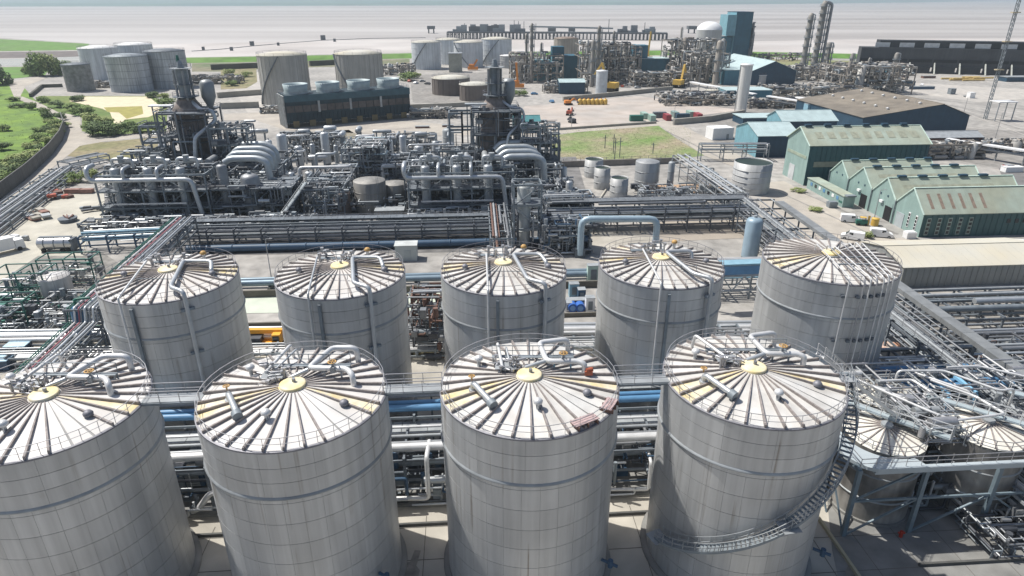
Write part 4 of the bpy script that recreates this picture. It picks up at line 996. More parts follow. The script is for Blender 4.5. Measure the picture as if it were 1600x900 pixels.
for j, (px, py) in enumerate([(500, 248), (700, 238)]):
    pxtank(['pale grey upright drum at the top of the plant left of the teal pipes', 'pale grey upright drum left of the right furnace tower'][j], px, py, py - 38, 9, STEELL, cap='dome')
t = thing('pump_shed', 'low grey ribbed shed in front of the stout grey silo', 'shed', (*G(610, 341), 0), YAW)
m = MB(); m.box((0, 0, 1.2), (7, 3, 2.4)); m.build('wall', M('shed beige', (.33, .31, .26), .8, 0, .1), t)
m = MB(); m.box((0, 0, 2.5), (7.5, 3.6, .2)); m.build('roof', STEELL, t)
for q in range(9): m = MB(); m.box((-3.1 + q * .78, -1.56, 1.2), (.2, .12, 2.0)); m.build('wall_rib', STEELL, t)
C2 = [PIPE, PIPED, STEEL, STEELD, STEELL, PIPE, DARK]
steel_frame('steel frame with pipes between the left plant and the grey silo', G(478, 345), YAW, [0, 5, 10], [0, 8, 16, 24], [4, 8], STEELD, 301, cl=330, clm=C2)
steel_frame('light steel frame with pale teal pipes behind the grey silo', G(540, 300), YAW, [0, 6, 12], [0, 7, 14], [5, 9, 12.5], STEELL, 302, deck=[9], cl=420, clm=[PIPE, STEELL, M('teal pale', (.36, .44, .47), .5, .2, .1), PIPEW, DARK])
steel_frame('dark pipe frame between the grey silo and the right plant', G(585, 300), YAW, [0, 6, 12], [0, 6, 12], [4, 8], STEELD, 303, deck=[4], cl=300, clm=C2)
steel_frame('long pipe frame along the back of the left process plant', G(440, 252), YAW, [0, 7, 14, 21], [0, 8], [4, 8], STEELD, 304, cl=300, clm=C2)
steel_frame('low steel frame with exchangers behind the middle silo', G(600, 250), YAW, [0, 6, 12, 18], [0, 8], [4, 7.5], STEELD, 305, cl=260, clm=C2)
t = thing('machine_clutter', 'tangle of pumps and small pipes on the floor between the plants', 'pipework', (*G(540, 335), 0), YAW); clutter('small_pipework', t, -14, 18, -3, 28, .2, 4, 420, 306, mats=C2, rs=(.08, .14, .2))
t = thing('machine_clutter', 'tangle of pipes and equipment on the floor left of the left plant stair', 'pipework', (*G(300, 360), 0), YAW); clutter('small_pipework', t, -24, 30, -4, 3, .2, 3.4, 420, 307, mats=C2, rs=(.08, .14, .2))
t = thing('machine_clutter', 'tangle of pipes and equipment at the foot of the right plant', 'pipework', (*G(740, 352), 0), YAW); clutter('small_pipework', t, -16, 30, -5, 4, .2, 4, 380, 308, mats=C2, rs=(.08, .14, .2))
t = thing('stair_tower', 'long inclined steel stairs climbing right of the left plant', 'stairs', (0, 0, 0))
for k, (a, b) in enumerate([((430, 352, 1.0), (478, 285, 9.5)), ((408, 340, 1), (470, 290, 6))]):
    A, B = Vector(G3(*a)), Vector(G3(*b)); m = MB(); m.bar(A, B, 1.2, .25); m.build('flight', STEEL, t)
    m = MB(); rail(m, [A, B], 1.1, .05, step=2.5); m.build('handrail', STEELL, t)
# slim steel tower with pale column in front of the right plant
o = G(803, 392)
steel_frame('slim tall steel tower around a pale column before the right plant', o, YAW, [0, 6.0], [0, 5], [5, 10.5, 15], STEEL, 310, deck=[10.5], cl=16, cs=.4)
vessel('pale column standing inside the slim steel tower', o[0] + 2.2, o[1] + 2.6, 1.5, .8, 14.6, M('pale column', (.45, .47, .46), .5, .2, .08, .5, streak=.15), rings=3)
for j, (px, py) in enumerate([(905, 352), (895, 398)]):
    steel_frame(['pipe frame right of the slim steel tower', 'dark pump frame under the pale blue arch'][j], G(px - 45, py), YAW, [0, 5, 10], [0, 5], [3.5, 6.5], STEELD, 311 + j, cl=220, clm=C2 + [BLUED])
# right-mid yard: tanks
WT = M('white grey tank', (.42, .425, .42), .55, .2, .08, .4, streak=.15)
pxtank('farthest of three small white tanks with dark open tops', 929, 279, 248, 14.5, WT, 'open', name='small_tank', cat='tank', group='small open topped white tanks')
pxtank('middle of three small white tanks with dark open tops', 942, 297, 261, 12.5, WT, 'open', name='small_tank', cat='tank', group='small open topped white tanks')
pxtank('nearest of three small white tanks with dark open tops', 969, 311, 277, 14, WT, 'open', name='small_tank', cat='tank', group='small open topped white tanks')
pxtank('grey silo with railed conical roof right of three small white tanks', 1012, 300, 249, 18.5, GREYT if 0 else M('silo grey', (.36, .37, .37), .5, .3, .08, .4, streak=.15), name='silo', cat='silo', ladder=-.6, n=28)
pxtank('slim upright column right of the grey silo', 1050, 296, 252, 5, STEELL, 'dome')
pxtank('wide white tank with dark open top beside the workshop road', 1177, 306, 252, 29, WT, 'open', name='open_tank', cat='tank', rings=4, n=36)
for o in list(COL.objects):
    pass
t = thing('tank_void', 'dark inside', 'x') if 0 else None
rack('pipe rack climbing from the main rack to the grass field', (57.5, 162), (53.5, 206), 5.5, [4.5, 6.5], [5, 6], 7, 320, mat=STEELL, rmax=.4)
rack('low pipe rack right of the grass field beside the access road', (*G(1092, 250)[:2],), (*G(1196, 250)[:2],), 4, [3.6, 5.6], [5, 5], 7, 321)
x, y = G(1020, 316)
t = thing('machine_clutter', 'low pipes and valves between the grey silo and the wide white tank', 'pipework', (x, y, 0), YAW); clutter('small_pipework', t, -4, 26, -2, 8, .2, 3.2, 260, 322, mats=C2, rs=(.08, .14, .2))
t = thing('machine_clutter', 'low pipe rack equipment right of the right plant ducts', 'pipework', (*G(885, 330), 0), YAW); clutter('small_pipework', t, -8, 3, -4, 14, .2, 6, 320, 323, mats=C2, rs=(.1, .16, .24))
rack('mid level rack of thick pipes under the right plant ducts', (*G(848, 352),), (*G(905, 350),), 5, [4.5, 7.5], [4, 4], 5, 324, mat=STEELD)
for j, (px, py, w, d, lab) in enumerate([(730 + 200, 285, 10, 8, 'pale concrete bund by the small white tanks')]):
    m = MB(); x, y = G(945, 300); m.box((x, y, .25), (18, .4, .5), YAW + 1.2); tag(m.build('bund_wall', CONC), lab, 'wall')
m = MB(); a = G(860, 262); b = G(1060, 255); m.bar((*a, 1), (*b, 1), .5, 2.0); tag(m.build('boundary_wall', M('wall grey brown', (.22, .20, .18), .9, 0, .2)), 'low wall along the near side of the grass field', 'wall')
x, y = G(1085, 296); t = thing('settling_bund', 'orange brown bund floor behind the grey silo', 'bund', (x, y, 0), YAW)
m = MB(); m.box((-4, 0, .1), (26, 10, .2)); m.build('floor', M('orange brown floor', (.40, .27, .17), .9, 0, .15), t)
# right foreground: small tanks under a frame
def small_unit(label, x, y, r, h, k):
    t = thing('small_process_tank', label, 'tank', (x, y, 0), 0, 'small tanks in the right foreground frame')
    st = M('stained small tank', (.36, .345, .32), .6, .2, .15, .4, streak=.3, var2=(.09, .085, .08), var2amt=.3, var2scale=.25)
    m = MB(); m.lathe([(r, .3), (r, h)], n=40); m.build('shell', st, t)
    m = MB(); m.cyl((0, 0, 0), r + .25, .35, 40); m.build('base', CONCG, t)
    for z in (h * .33, h * .66): m = MB(); m.lathe([(r, z - .1), (r + .12, z - .05), (r + .12, z + .05), (r, z + .1)], n=40); m.build('stiffening_ring', STEELL, t)
    n = 18; d = 2 * pi / n
    rm = M('cream roof', (.66, .64, .57), .6, 0, .12, .8)
    for q in range(n):
        a = d / 2 - .02; vs = []
        for rr_, z in ((.5, h + .9), (r + .05, h + .05)):
            for s in (-a, a):
                for dz in (0, .06): vs.append((rr_ * cos(s), rr_ * sin(s), z + dz))
        o = MB().add(vs, [(1, 5, 7, 3), (0, 2, 6, 4), (0, 4, 5, 1), (2, 3, 7, 6), (4, 6, 7, 5)]).build('roof_panel', rm, t, (0, 0, 0), q * d)
        m = MB(); m.bar((.5, 0, h + 1.0), (r, 0, h + .15), .12, .16); m.build('roof_rib', RIB, t, (0, 0, 0), q * d + d / 2)
    m = MB(); m.cyl((0, 0, h + .8), .6, .5, 14); m.build('crown', STEELL, t)
    m = MB(); rail(m, [((r - .1) * cos(k * pi / 8), (r - .1) * sin(k * pi / 8), h + .1) for k in range(16)], 1, .03, True, 4); m.build('handrail', RAILD, t)
    return t
sx, sy = G(1380, 825); SR = 4.0
c1 = (sx + .2, sy + 4.2); c2 = (sx + 11.6, sy + 5.0); c3 = (sx + 21.5, sy + 5.8)
small_unit('left small stained tank inside the blue grey frame beside the stair tank', *c1, SR, 9.2, 0)
small_unit('second small stained tank under the pipes in the right foreground frame', *c2, SR, 9.2, 1)
small_unit('third small stained tank at the right edge of the frame', *c3, SR, 9.2, 2)
small_unit('rear small tank behind the left one in the right foreground', c1[0] + 5, c1[1] + 10, SR, 8, 3)
BG = M('frame blue grey', (.17, .22, .25), .5, .1, .12, 1)
t = thing('support_structure', 'blue grey steel frame with ledge wrapped round the small tanks in the right foreground', 'steel structure', (sx, sy, 0), YAW)
lz = 8.6
for q in (-4.9, 2.3, 10.2, 16.5, 24): 
    m = MB(); m.bar((q, -.7, 0), (q, -.7, lz), .42); m.build('column', BG, t)
for q in (-4.9, 6, 14, 24): m = MB(); m.bar((q, 9.5, 0), (q, 9.5, lz), .35); m.build('column', BG, t)
m = MB(); m.bar((-3.6, -1.0, lz + .1), (25, -1.0, lz + .1), .5, .6); m.build('front_beam', M('ledge pale', (.42, .47, .49), .5, .1, .1), t)
m = MB(); m.bar((-4.9, -.7, 4.6), (25, -.7, 4.6), .2, .25); m.build('mid_beam', BG, t)
m = MB(); m.bar((-4.9, -.7, lz), (-4.9, 10, lz), .4, .5); m.build('side_beam', BG, t)
# curved ledge plate round the first tank
m = MB(); vs = []; fs = []; n = 14
cxl, cyl_ = .2, 4.2
for i in range(n + 1):
    a = radians(150 + 135 * i / n); 
    ox, oy = max(-5.6, cxl + 6.6 * cos(a)), max(-1.3, cyl_ + 6.9 * sin(a))
    vs += [(cxl + 4.15 * cos(a), cyl_ + 4.15 * sin(a), lz + .5), (ox, oy, lz + .5), (ox, oy, lz + .1), (cxl + 4.15 * cos(a), cyl_ + 4.15 * sin(a), lz + .1)]
for i in range(n):
    for k in range(4): a = i * 4; fs.append((a + k, a + (k + 1) % 4, a + 4 + (k + 1) % 4, a + 4 + k))
m.add(vs, fs); m.build('curved_ledge', M('ledge pale', (.42, .47, .49)), t)
m = MB(); rail(m, [(-5.2, 6, lz + .5), (-5.2, -1.0, lz + .5), (25, -1.0, lz + .5)], 1.1, .03, step=1.6); m.build('handrail', RAIL, t)
for a, b in (((-4.9, 0), (2.3, 4.6)), ((2.3, 0), (10.2, 4.6)), ((10.2, 4.6), (16.5, 0)), ((16.5, 0), (24, 4.6)), ((-4.9, 4.6), (2.3, lz))):
    m = MB(); m.bar((a[0], -.7 + (0 if a[0] > 0 else 0), a[1]), (b[0], -.7, b[1]), .18); m.build('diagonal_brace', BG, t)
for q in range(3): m = MB(); m.bar((-4.9, -.7 + q * 3.4, 0), (-4.9, 2.7 + q * 3.4, 4.4), .16); m.build('diagonal_brace', BG, t)
t = thing('roof_walkway', 'light blue grey stepped walkway crossing over the small tank roofs', 'walkway', (sx, sy, 0), YAW)
for j, (x0, y0, x1, y1) in enumerate([(-2.2, 9.0, 1.8, 4.6), (1.8, 4.6, 5.4, 1.2), (8, 9, 11.4, 6), (11.4, 6, 15.6, 2.2), (18, 9, 22, 6)]):
    m = MB(); m.bar((x0, y0, 10.6), (x1, y1, 10.6), 1.1, .12); m.build('deck', M('walkway pale', (.36, .42, .44), .5, .1, .1, 1), t)
    d = Vector((x1 - x0, y1 - y0, 0)).normalized(); n_v = Vector((-d.y, d.x, 0)) * .55
    for s in (-1, 1): m = MB(); rail(m, [Vector((x0, y0, 10.65)) + n_v * s, Vector((x1, y1, 10.65)) + n_v * s], 1.1, .035, step=1.5); m.build('handrail', PIPEW, t)
t = thing('white_pipe_loop', 'white insulated pipes looping above the small tanks at right', 'pipes', (sx, sy, 0), YAW)
for pts, r in (([(-1.5, 11, 10.0), (-1.5, 11, 11.6), (.6, 11, 11.8), (5.2, 5.0, 11.4), (7.0, 3.2, 11.2), (13.4, 4.0, 11.2), (12.6, 7.4, 11.2), (9.6, 10.8, 11.4)], .15),
               ([(2.0, 10.8, 11.2), (6.8, 5.2, 11.0), (6.8, 5.2, 9)], .15), ([(4.0, 11.6, 11.0), (8.0, 11.6, 11.0), (8.6, 8.4, 11.0)], .15), ([(9.5, 12.8, 11.0), (13.0, 8.6, 11.0), (13.0, 8.6, 9)], .15),
               ([(6.6, 12.4, 10.5), (6.6, 12.4, 11.8), (12, 12.0, 11.8), (15.6, 7.8, 11.6), (17.6, 8, 11.6), (17.6, 8, 9.4)], .14), ([(14, 14, 11.0), (18, 14, 11.0), (25, 9, 11.0)], .14)):
    m = MB(); m.tube(pts, r, 10, .5); m.build('pipe', PIPEW, t)
clutter('small_pipework', t, -3, 25, 8.0, 17, 9.2, 10.8, 90, 401, mats=[PIPEW, PIPE, RAIL, STEELL], rs=(.05, .08, .12), equip=.15)
clutter('small_pipework', t, 3, 8.2, 2.0, 9.0, 8.8, 11.4, 110, 402, mats=[PIPE, RAIL, STEELL], rs=(.05, .08, .12), equip=.25)
t = thing('floor_pipework', 'dark pumps and pipes on the floor below the right foreground frame', 'pipework', (sx, sy, 0), YAW)
clutter('small_pipework', t, 8, 27, -5.0, 1.5, .2, 2.6, 170, 403, mats=[PIPE, PIPED, STEEL, DARK], rs=(.06, .1, .15))
clutter('small_pipework', t, 4, 8, 2, 14, .2, 6, 120, 404, mats=[PIPED, STEEL, DARK, PIPE], rs=(.06, .1, .15))
steel_frame('dark pipe frame between the small tanks and the blue pipes at right', (sx - 1, sy + 15), YAW, [0, 7, 14, 21, 28], [0, 5], [3, 5.0], STEELD, 405, cl=170, clm=[PIPE, PIPED, STEEL, DARK, STEELL])
x, y = G(1407, 846)
t = thing('fire_hydrant', 'small red hydrant on the dark floor at the foot of the frame', 'hydrant', (x + .3, y + .6, 0)); m = MB(); m.cyl((0, 0, 0), .18, .8, 10); m.build('body', M('hydrant red', (.45, .04, .02), .5), t); m = MB(); m.bar((-.35, 0, .6), (.35, 0, .6), .16); m.build('outlet', M('hydrant red', (.45, .04, .02)), t)
a = G(1270, 800); b = G(1360, 930)
m = MB(); m.bar((*a, .2), (*b, .2), .3, .4); tag(m.build('bund_wall', M('bund yellowish', (.40, .36, .25), .9, 0, .1)), 'pale bund wall running to the bottom edge right of the stair tank', 'wall')
a = G(1435, 885); b = G(1700, 870); m = MB(); m.bar((*a, .2), (*b, .2), .25, .4); tag(m.build('bund_wall', M('dark kerb', (.09, .09, .085))), 'dark bund kerb at the bottom right corner', 'wall')

# ---- EXTRA VESSELS and drums that fill the ground between the two plants
rr = random.Random(4242)
SV = M('vessel grey', (.40, .42, .43)); SB = M('vessel bright', (.54, .56, .57), .4, .4, .08, .5, streak=.12)
spots_ = [(404, 300), (418, 318), (447, 300), (462, 322), (486, 300), (492, 262), (512, 258), (470, 262), (528, 262), (548, 262), (566, 258), (590, 260), (612, 262), (632, 262), (656, 262), (640, 290), (446, 262), (425, 258), (682, 262), (705, 262), (880, 300), (888, 330), (866, 312)]
wds = ['left of the middle silo', 'behind the middle silo', 'right of the middle silo']
for j, (px, py) in enumerate(spots_):
    x, y = G(px, py); r = rr.uniform(.7, 1.7); h = rr.uniform(6, 12)
    vessel('small upright silver vessel among the pipes between the two process plants', x, y, r, .8, h, rr.choice((SV, SB, SB)), group='small vessels between the process plants', rings=1, n=14)
for j, (px, py, z) in enumerate([(500, 275, 6), (540, 255, 10), (565, 250, 10.5), (610, 275, 6), (640, 300, 6), (455, 290, 6.5), (430, 275, 7), (600, 245, 9), (480, 245, 9), (660, 250, 9), (410, 250, 10), (520, 240, 9)]):
    x, y = G(px, py); t = thing('horizontal_drum', 'silver horizontal drum among the pipes between the two process plants', 'drum', (x, y, 0), YAW + rr.choice((0, 0, pi / 2)), 'horizontal drums between the process plants')
    r = rr.uniform(.6, 1.1); L_ = rr.uniform(4, 7); m = MB(); m.lathe([(0, -L_ / 2), (r * .8, -L_ / 2 + .2), (r, -L_ / 2 + .6), (r, L_ / 2 - .6), (r * .8, L_ / 2 - .2), (0, L_ / 2)], n=14); m.v = [(c, a, b + z) for a, b, c in m.v]; m.build('shell', rr.choice((SV, SB)), t)
    for q in (-.3, .3): m = MB(); m.box((q * L_, 0, (z - r) / 2), (.35, 1.2, z - r)); m.build('saddle', STEEL, t)
for j in range(8):
    px, py = [(410, 290), (450, 275), (500, 300), (545, 275), (600, 300), (640, 270), (475, 325), (560, 262)][j]; x, y = G(px, py); t = thing('bent_pipe', 'thick silver pipe arching over the frames between the plants', 'pipe', (x, y, 0), YAW, 'thick silver arching pipes between the plants')
    z = rr.uniform(7, 12); L_ = rr.uniform(5, 14); m = MB(); m.tube([(0, 0, 2), (0, 0, z), (L_, 0, z), (L_, 3, z), (L_, 3, 3)], rr.uniform(.3, .55), 12, 1.0); m.build('pipe', rr.choice((PIPE, PIPEW)), t)
# ============================================================ BUILDINGS
def gable(label, org, L, D, eh, rh, wall, roof, rz=YAW, cat='building', end=None, trim=None, panels=0, roofpan=0, over=.4, name='building', rf=.5):
    """long axis along local x, near-left base corner at org; ridge along x"""
    t = thing(name, label, cat, (org[0], org[1], 0), rz)
    end = end or wall
    R_ = D * rf
    m = MB(); m.add([(0, 0, 0), (L, 0, 0), (L, 0, eh), (0, 0, eh)], [(0, 1, 2, 3)]); m.build('long_wall', wall, t)
    m = MB(); m.add([(0, D, 0), (L, D, 0), (L, D, eh), (0, D, eh)], [(3, 2, 1, 0)]); m.build('long_wall', wall, t)
    for x, f in ((0, 1), (L, -1)):
        m = MB(); m.add([(x, 0, 0), (x, D, 0), (x, D, eh), (x, R_, rh), (x, 0, eh)], [(0, 4, 3, 2, 1)] if f == 1 else [(0, 1, 2, 3, 4)]); m.build('gable_wall', end, t)
    n = roofpan or 1; w = (L + 2 * over) / n
    sl = (rh - eh) / (D / 2); R_ = D * rf
    for s in (0, 1):
        me = None
        for q in range(n):
            m = MB(); x1 = w - (.03 if roofpan else 0)
            y0, z0 = (-over, eh - over * (rh - eh) / R_) if s == 0 else (D + over, eh - over * (rh - eh) / (D - R_))
            vs = [(0, y0, z0 + .03), (x1, y0, z0 + .03), (x1, R_, rh + .03), (0, R_, rh + .03)]
            vs += [(a, b, c + .14) for a, b, c in vs]
            fs = [(4, 5, 6, 7), (3, 2, 1, 0), (0, 1, 5, 4), (1, 2, 6, 5), (2, 3, 7, 6), (3, 0, 4, 7)]
            if s: fs = [f[::-1] for f in fs]
            me = me or m.add(vs, fs).mesh('roof_sheet', roof); obj('roof_sheet', me, t, (-over + q * w, 0, 0))
    m = MB(); m.bar((-over, R_, rh + .2), (L + over, R_, rh + .2), .4, .12); m.build('ridge_cap', trim or roof, t)
    if trim:
        for x in (-over + .02, L + over - .02):
            m = MB(); m.bar((x, -over, eh + .12 - over * sl), (x, R_, rh + .17), .25, .2); m.bar((x, D + over, eh + .12 - over * sl), (x, R_, rh + .17), .25, .2); m.build('verge_trim', trim, t)
    if panels:
        for q in range(panels): m = MB(); m.box((L * (q + .5) / panels, -.05, eh / 2), (.12, .1, eh - .1)); m.build('wall_rib', wall, t)
    return t
def dark_open(t, x, y, z, w, h, side, mat=BLACK, name='door_opening', d=.1):
    m = MB()
    if side == 'x': m.box((x, y, z + h / 2), (d, w, h))
    else: m.box((x, y, z + h / 2), (w, d, h))
    return m.build(name, mat, t)
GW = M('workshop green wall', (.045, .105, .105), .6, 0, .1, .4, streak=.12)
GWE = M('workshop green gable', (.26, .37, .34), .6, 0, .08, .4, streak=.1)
GR = M('workshop mossy roof', (.34, .40, .34), .75, 0, .12, .4, var2=(.33, .35, .27), var2amt=.45, var2scale=.12, streak=0)
TRIM = M('workshop pale trim', (.55, .68, .60), .6, 0)
SKY1 = M('skylight dirty', (.25, .19, .145), .6, 0, .25, 1.5)
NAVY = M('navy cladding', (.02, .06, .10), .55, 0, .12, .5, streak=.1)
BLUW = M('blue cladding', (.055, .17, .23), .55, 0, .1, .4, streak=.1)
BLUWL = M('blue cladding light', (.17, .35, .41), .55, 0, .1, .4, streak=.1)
TEALR = M('pale teal roof', (.42, .52, .52), .55, 0, .1, .4)
# big green workshop
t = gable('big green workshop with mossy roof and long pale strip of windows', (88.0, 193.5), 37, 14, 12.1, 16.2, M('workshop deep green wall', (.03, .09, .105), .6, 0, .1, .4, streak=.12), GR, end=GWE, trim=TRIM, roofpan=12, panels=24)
m = MB(); m.box((18.5, -.08, 6.4), (33, .12, 1.6)); m.build('window_strip', M('dusty strip', (.23, .24, .20), .5, 0, .15, 1), t)
dark_open(t, -.06, 8.6, 0, 3.4, 4.6, 'x', M('roller door pale', (.50, .52, .52), .5), 'roller_door')
m = MB(); m.box((-.05, 7, 8.2), (.1, 12, .9)); m.build('wall_band', M('stain band', (.30, .35, .27), .7, 0, .2), t)
for q in range(6): m = MB(); m.box((2 + q * 6, 7, 16.7), (2.0, 1.0, .7)); m.build('ridge_vent', NAVY, t)
for q in range(9): m = MB(); m.add([(3 + q * 3.7, 2.2, 13.56), (5.2 + q * 3.7, 2.2, 13.56), (5.2 + q * 3.7, 4.7, 15.02), (3 + q * 3.7, 4.7, 15.02)], [(0, 1, 2, 3)]); m.v = [(a, b, c + .07) for a, b, c in m.v]; m.build('skylight', M('skylight faded', (.31, .32, .245), .6, 0, .2, 1), t)
# saw-tooth workshop sheds (four gables)
sh = [('nearest green workshop shed with six brown roof lights', 96.3, 146.8, 10.6, 45, 5.6, 10.4), ('second green workshop shed from the camera', 95.6, 157.5, 10.4, 33, 5.6, 10.2), ('third green workshop shed from the camera', 94.9, 168.0, 11.2, 31, 5.6, 10.2), ('farthest green workshop shed below the big workshop', 94.1, 179.3, 10.0, 26, 5.4, 9.6)]
for j, (lab, x, y, D, L, eh, rh) in enumerate(sh):
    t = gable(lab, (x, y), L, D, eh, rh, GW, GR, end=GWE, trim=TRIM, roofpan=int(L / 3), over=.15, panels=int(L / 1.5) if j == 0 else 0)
    sl = (rh - eh) / (D / 2)
    if j == 0:
        for q in range(6):
            m = MB(); x0 = 2.2 + q * 2.6; m.add([(x0, .9, eh + .9 * sl + .2), (x0 + .8, .9, eh + .9 * sl + .2), (x0 + .8, 4.0, eh + 4 * sl + .2), (x0, 4.0, eh + 4 * sl + .2)], [(0, 1, 2, 3)]); m.build('skylight', SKY1, t)
        for q in range(5):
            m = MB(); m.box((1.6 + q * 2.6, -.06, 2.6), (1.0, .1, 4.2)); w_ = m.build('window', M('window frame pale', (.30, .38, .33), .5), t)
            for k in range(4): m = MB(); m.box((1.6 + q * 2.6, -.13, 1.1 + k * 1.0), (.7, .06, .7)); m.build('pane', GLASS, w_)
        for k in range(3): m = MB(); m.box((21.5 + k * 2, -.06, 3.6), (.9, .1, 1.0)); m.build('window', GLASS, t)
        for yy in (2.0, 4.7):
            m = MB(); m.box((-.06, yy, 2.9), (.1, .7, 3.6)); w_ = m.build('window', WHITE, t)
            for k in range(4): m = MB(); m.box((-.13, yy, 1.6 + k * .85), (.06, .5, .6)); m.build('pane', GLASS, w_)
        dark_open(t, -.06, 8.0, 0, 3.0, 3.6, 'x', M('roller door grey', (.38, .42, .43), .5), 'roller_door')
    else:
        for q in range(5): m = MB(); m.box((3.5 + q * 5.4, D / 2, rh + .45), (2.2, .9, .5)); m.build('ridge_vent', NAVY, t)
        m = MB(); m.add([(3, D * .25, eh + D * .25 * sl + .2), (L - 6, D * .25, eh + D * .25 * sl + .2), (L - 6, D * .33, eh + D * .33 * sl + .2), (3, D * .33, eh + D * .33 * sl + .2)], [(0, 1, 2, 3)]); m.build('skylight', M('skylight faded', (.31, .32, .245)), t)
        if j < 3: dark_open(t, -.06, 2.4 if j == 1 else 3.0, 0, 2.8, 3.6, 'x', BLACK); m = MB(); m.box((-.3, 5.4, 4.2), (.5, 1.2, .6)); m.build('heater_unit', WHITE, t)
        for yy in (3.6, 6.6): m = MB(); m.box((-.06, yy, 6.0), (.08, .45, .45)); m.build('gable_window', NAVY, t)
    m = MB(); m.bar((-.25, D - .1, 0), (-.25, D - .1, eh + .6), .2); m.build('downpipe', STEELD, t)
t = thing('lean_to', 'low green lean to with a row of small windows along the workshop ends', 'annexe', (91.0, 170.0, 0), YAW)
m = MB(); m.box((0, 11, 1.5), (3.2, 20, 3.0)); m.build('wall', GWE, t); m = MB(); m.box((0, 11, 3.1), (3.6, 20.4, .2)); m.build('roof', GR, t)
for q in range(7): m = MB(); m.box((-1.66, 4 + q * 2.4, 1.9), (.08, 1.1, .9)); m.build('window', [BLUE, WHITE, GLASS][q % 3], t)
m = MB(); m.box((0, .8, 3.3), (2.6, 1.5, .4)); m.build('roof_unit', STEEL, t)
# cream flat roofed shed
CR = M('cream roof sheet', (.56, .55, .49), .75, 0, .08, .2, var2=(.50, .46, .36), var2amt=.4, var2scale=.1)
t = gable('long cream roofed grey shed right of the right rear tank', (75.8, 117.2), 32, 14.5, 4.3, 6.0, M('shed grey wall', (.27, .28, .265), .7, 0, .06, .3, streak=.1), CR, roofpan=16, over=.3, panels=26)
# brown roof hall
x, y = G(1362, 217)
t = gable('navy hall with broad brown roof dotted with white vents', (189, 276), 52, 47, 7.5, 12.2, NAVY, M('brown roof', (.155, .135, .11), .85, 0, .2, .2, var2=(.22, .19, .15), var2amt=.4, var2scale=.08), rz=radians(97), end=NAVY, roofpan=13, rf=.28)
for q in range(6):
    for k in (0, 1):
        px_, py_ = 6 + q * 8, (19 if k == 0 else 33)
        m = MB(); zz = 12.2 - 4.7 * (py_ - 13.2) / 33.8; m.lathe([(.5, 0), (.5, .5), (.8, .7), (0, 1.1)], (px_, py_, zz), 10); m.build('roof_vent', WHITE, t)
# pale teal sheds behind big workshop
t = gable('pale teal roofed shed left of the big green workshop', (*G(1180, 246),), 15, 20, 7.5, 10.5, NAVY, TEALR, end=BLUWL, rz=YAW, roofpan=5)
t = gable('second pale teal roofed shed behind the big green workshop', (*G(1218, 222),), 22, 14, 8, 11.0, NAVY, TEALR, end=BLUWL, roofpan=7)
t = thing('white_cabin', 'plain white box cabin beside the road at the grass field corner', 'cabin', (*G(1131, 219), 0), YAW + .15)
m = MB(); m.box((0, 4, 2.2), (9, 6, 4.4)); m.build('body', WHITE, t)
for q in range(4): m = MB(); m.box((-3.4 + q * 2.2, 4, 4.5), (2.1, 6.2, .16)); m.build('roof_sheet', WHITE, t)
m = MB(); m.box((2, .95, 1.1), (1.0, .1, 2.1)); m.build('door', STEELL, t)
t = thing('teal_cabin', 'small teal equipment cabin right of the white box cabin', 'cabin', (*G(1160, 222), 0), YAW); m = MB(); m.box((0, 0, 1.2), (5, 2.4, 2.2)); m.build('body', GREENP, t); m = MB(); m.box((1.2, 0, 2.4), (1.8, 1.8, .2)); m.build('hatch', STEELD, t)
t = gable('small dark teal shed right of the right furnace tower', (*G(803, 207),), 11, 9, 4.5, 6.2, M('dark teal wall', (.02, .10, .11), .6, 0, .1), M('dark teal roof', (.05, .20, .21), .6, 0, .1), roofpan=4)
# ---------------- cooling tower (dark blue)
x, y = G(451, 201); x2, y2 = G(642, 184); L = hypot(x2 - x, y2 - y); a = atan2(y2 - y, x2 - x)
t = thing('cooling_tower', 'long dark blue cooling tower block with four pale fan rings on top', 'cooling tower', (x, y, 0), a)
D = 13; H = Z(x, y, 150); n = 4
CT = M('cooling blue', (.015, .04, .055), .7, 0, .2, .3, streak=.3); 
m = MB(); m.box((L / 2, D / 2, H / 2 + 1), (L, D, H - 2)); m.build('body', CT, t)
m = MB(); m.box((L / 2, -.1, H - 1.4), (L + .4, .25, 2.8)); m.build('fascia', M('cooling fascia', (.035, .09, .12), .6, 0, .15, .5), t)
for q in range(16): m = MB(); m.box((L * (q + .5) / 16, -.2, H * .58), (L / 16 - .3, .3, H * .2)); m.build('louvre_panel', M('louvre brownish', (.10, .09, .085), .8, 0, .25, .6, objrand=.2), t)
for q in range(32): m = MB(); m.box((L * (q + .5) / 32, -.2, H * .28), (.25, .5, H * .3)); m.build('fin', CT, t)
for q in range(1, 4): m = MB(); m.box((L * q / 4, -.3, H * .62), (.9, .5, H * .35)); m.build('pilaster', STEELL, t)
for q in range(8):
    m = MB(); m.box((L * (q + .5) / 8, -.4, 1.6), (2.6, .3, 2.6)); m.build('access_frame', M('ochre', (.20, .15, .07), .7), t)
m = MB(); m.box((-.4, D / 2, H / 2), (.5, D - 1, H - .5)); m.build('end_wall', M('end pale', (.36, .37, .36), .7, 0, .4, .6), t)
for q in range(5): m = MB(); m.bar((-.9, 1 + q * 2.6, 0), (-.9, 1 + q * 2.6, H), .25); m.build('end_post', STEELL, t)
for q in range(4):
    m = MB(); c = (L * (q + .5) / 4 - .6, D / 2, H); r_ = L / 4 * .38
    m.lathe([(r_ * .98, 0), (r_ * .92, 1.6), (r_ * 1.0, 4.0), (r_ * .94, 4.0), (r_ * .86, 1.6), (r_ * .9, .1), (0, .1)], c, 28); m.build('fan_ring', M('fan ring grey', (.36, .43, .44), .55, .1, .1, .5), t)
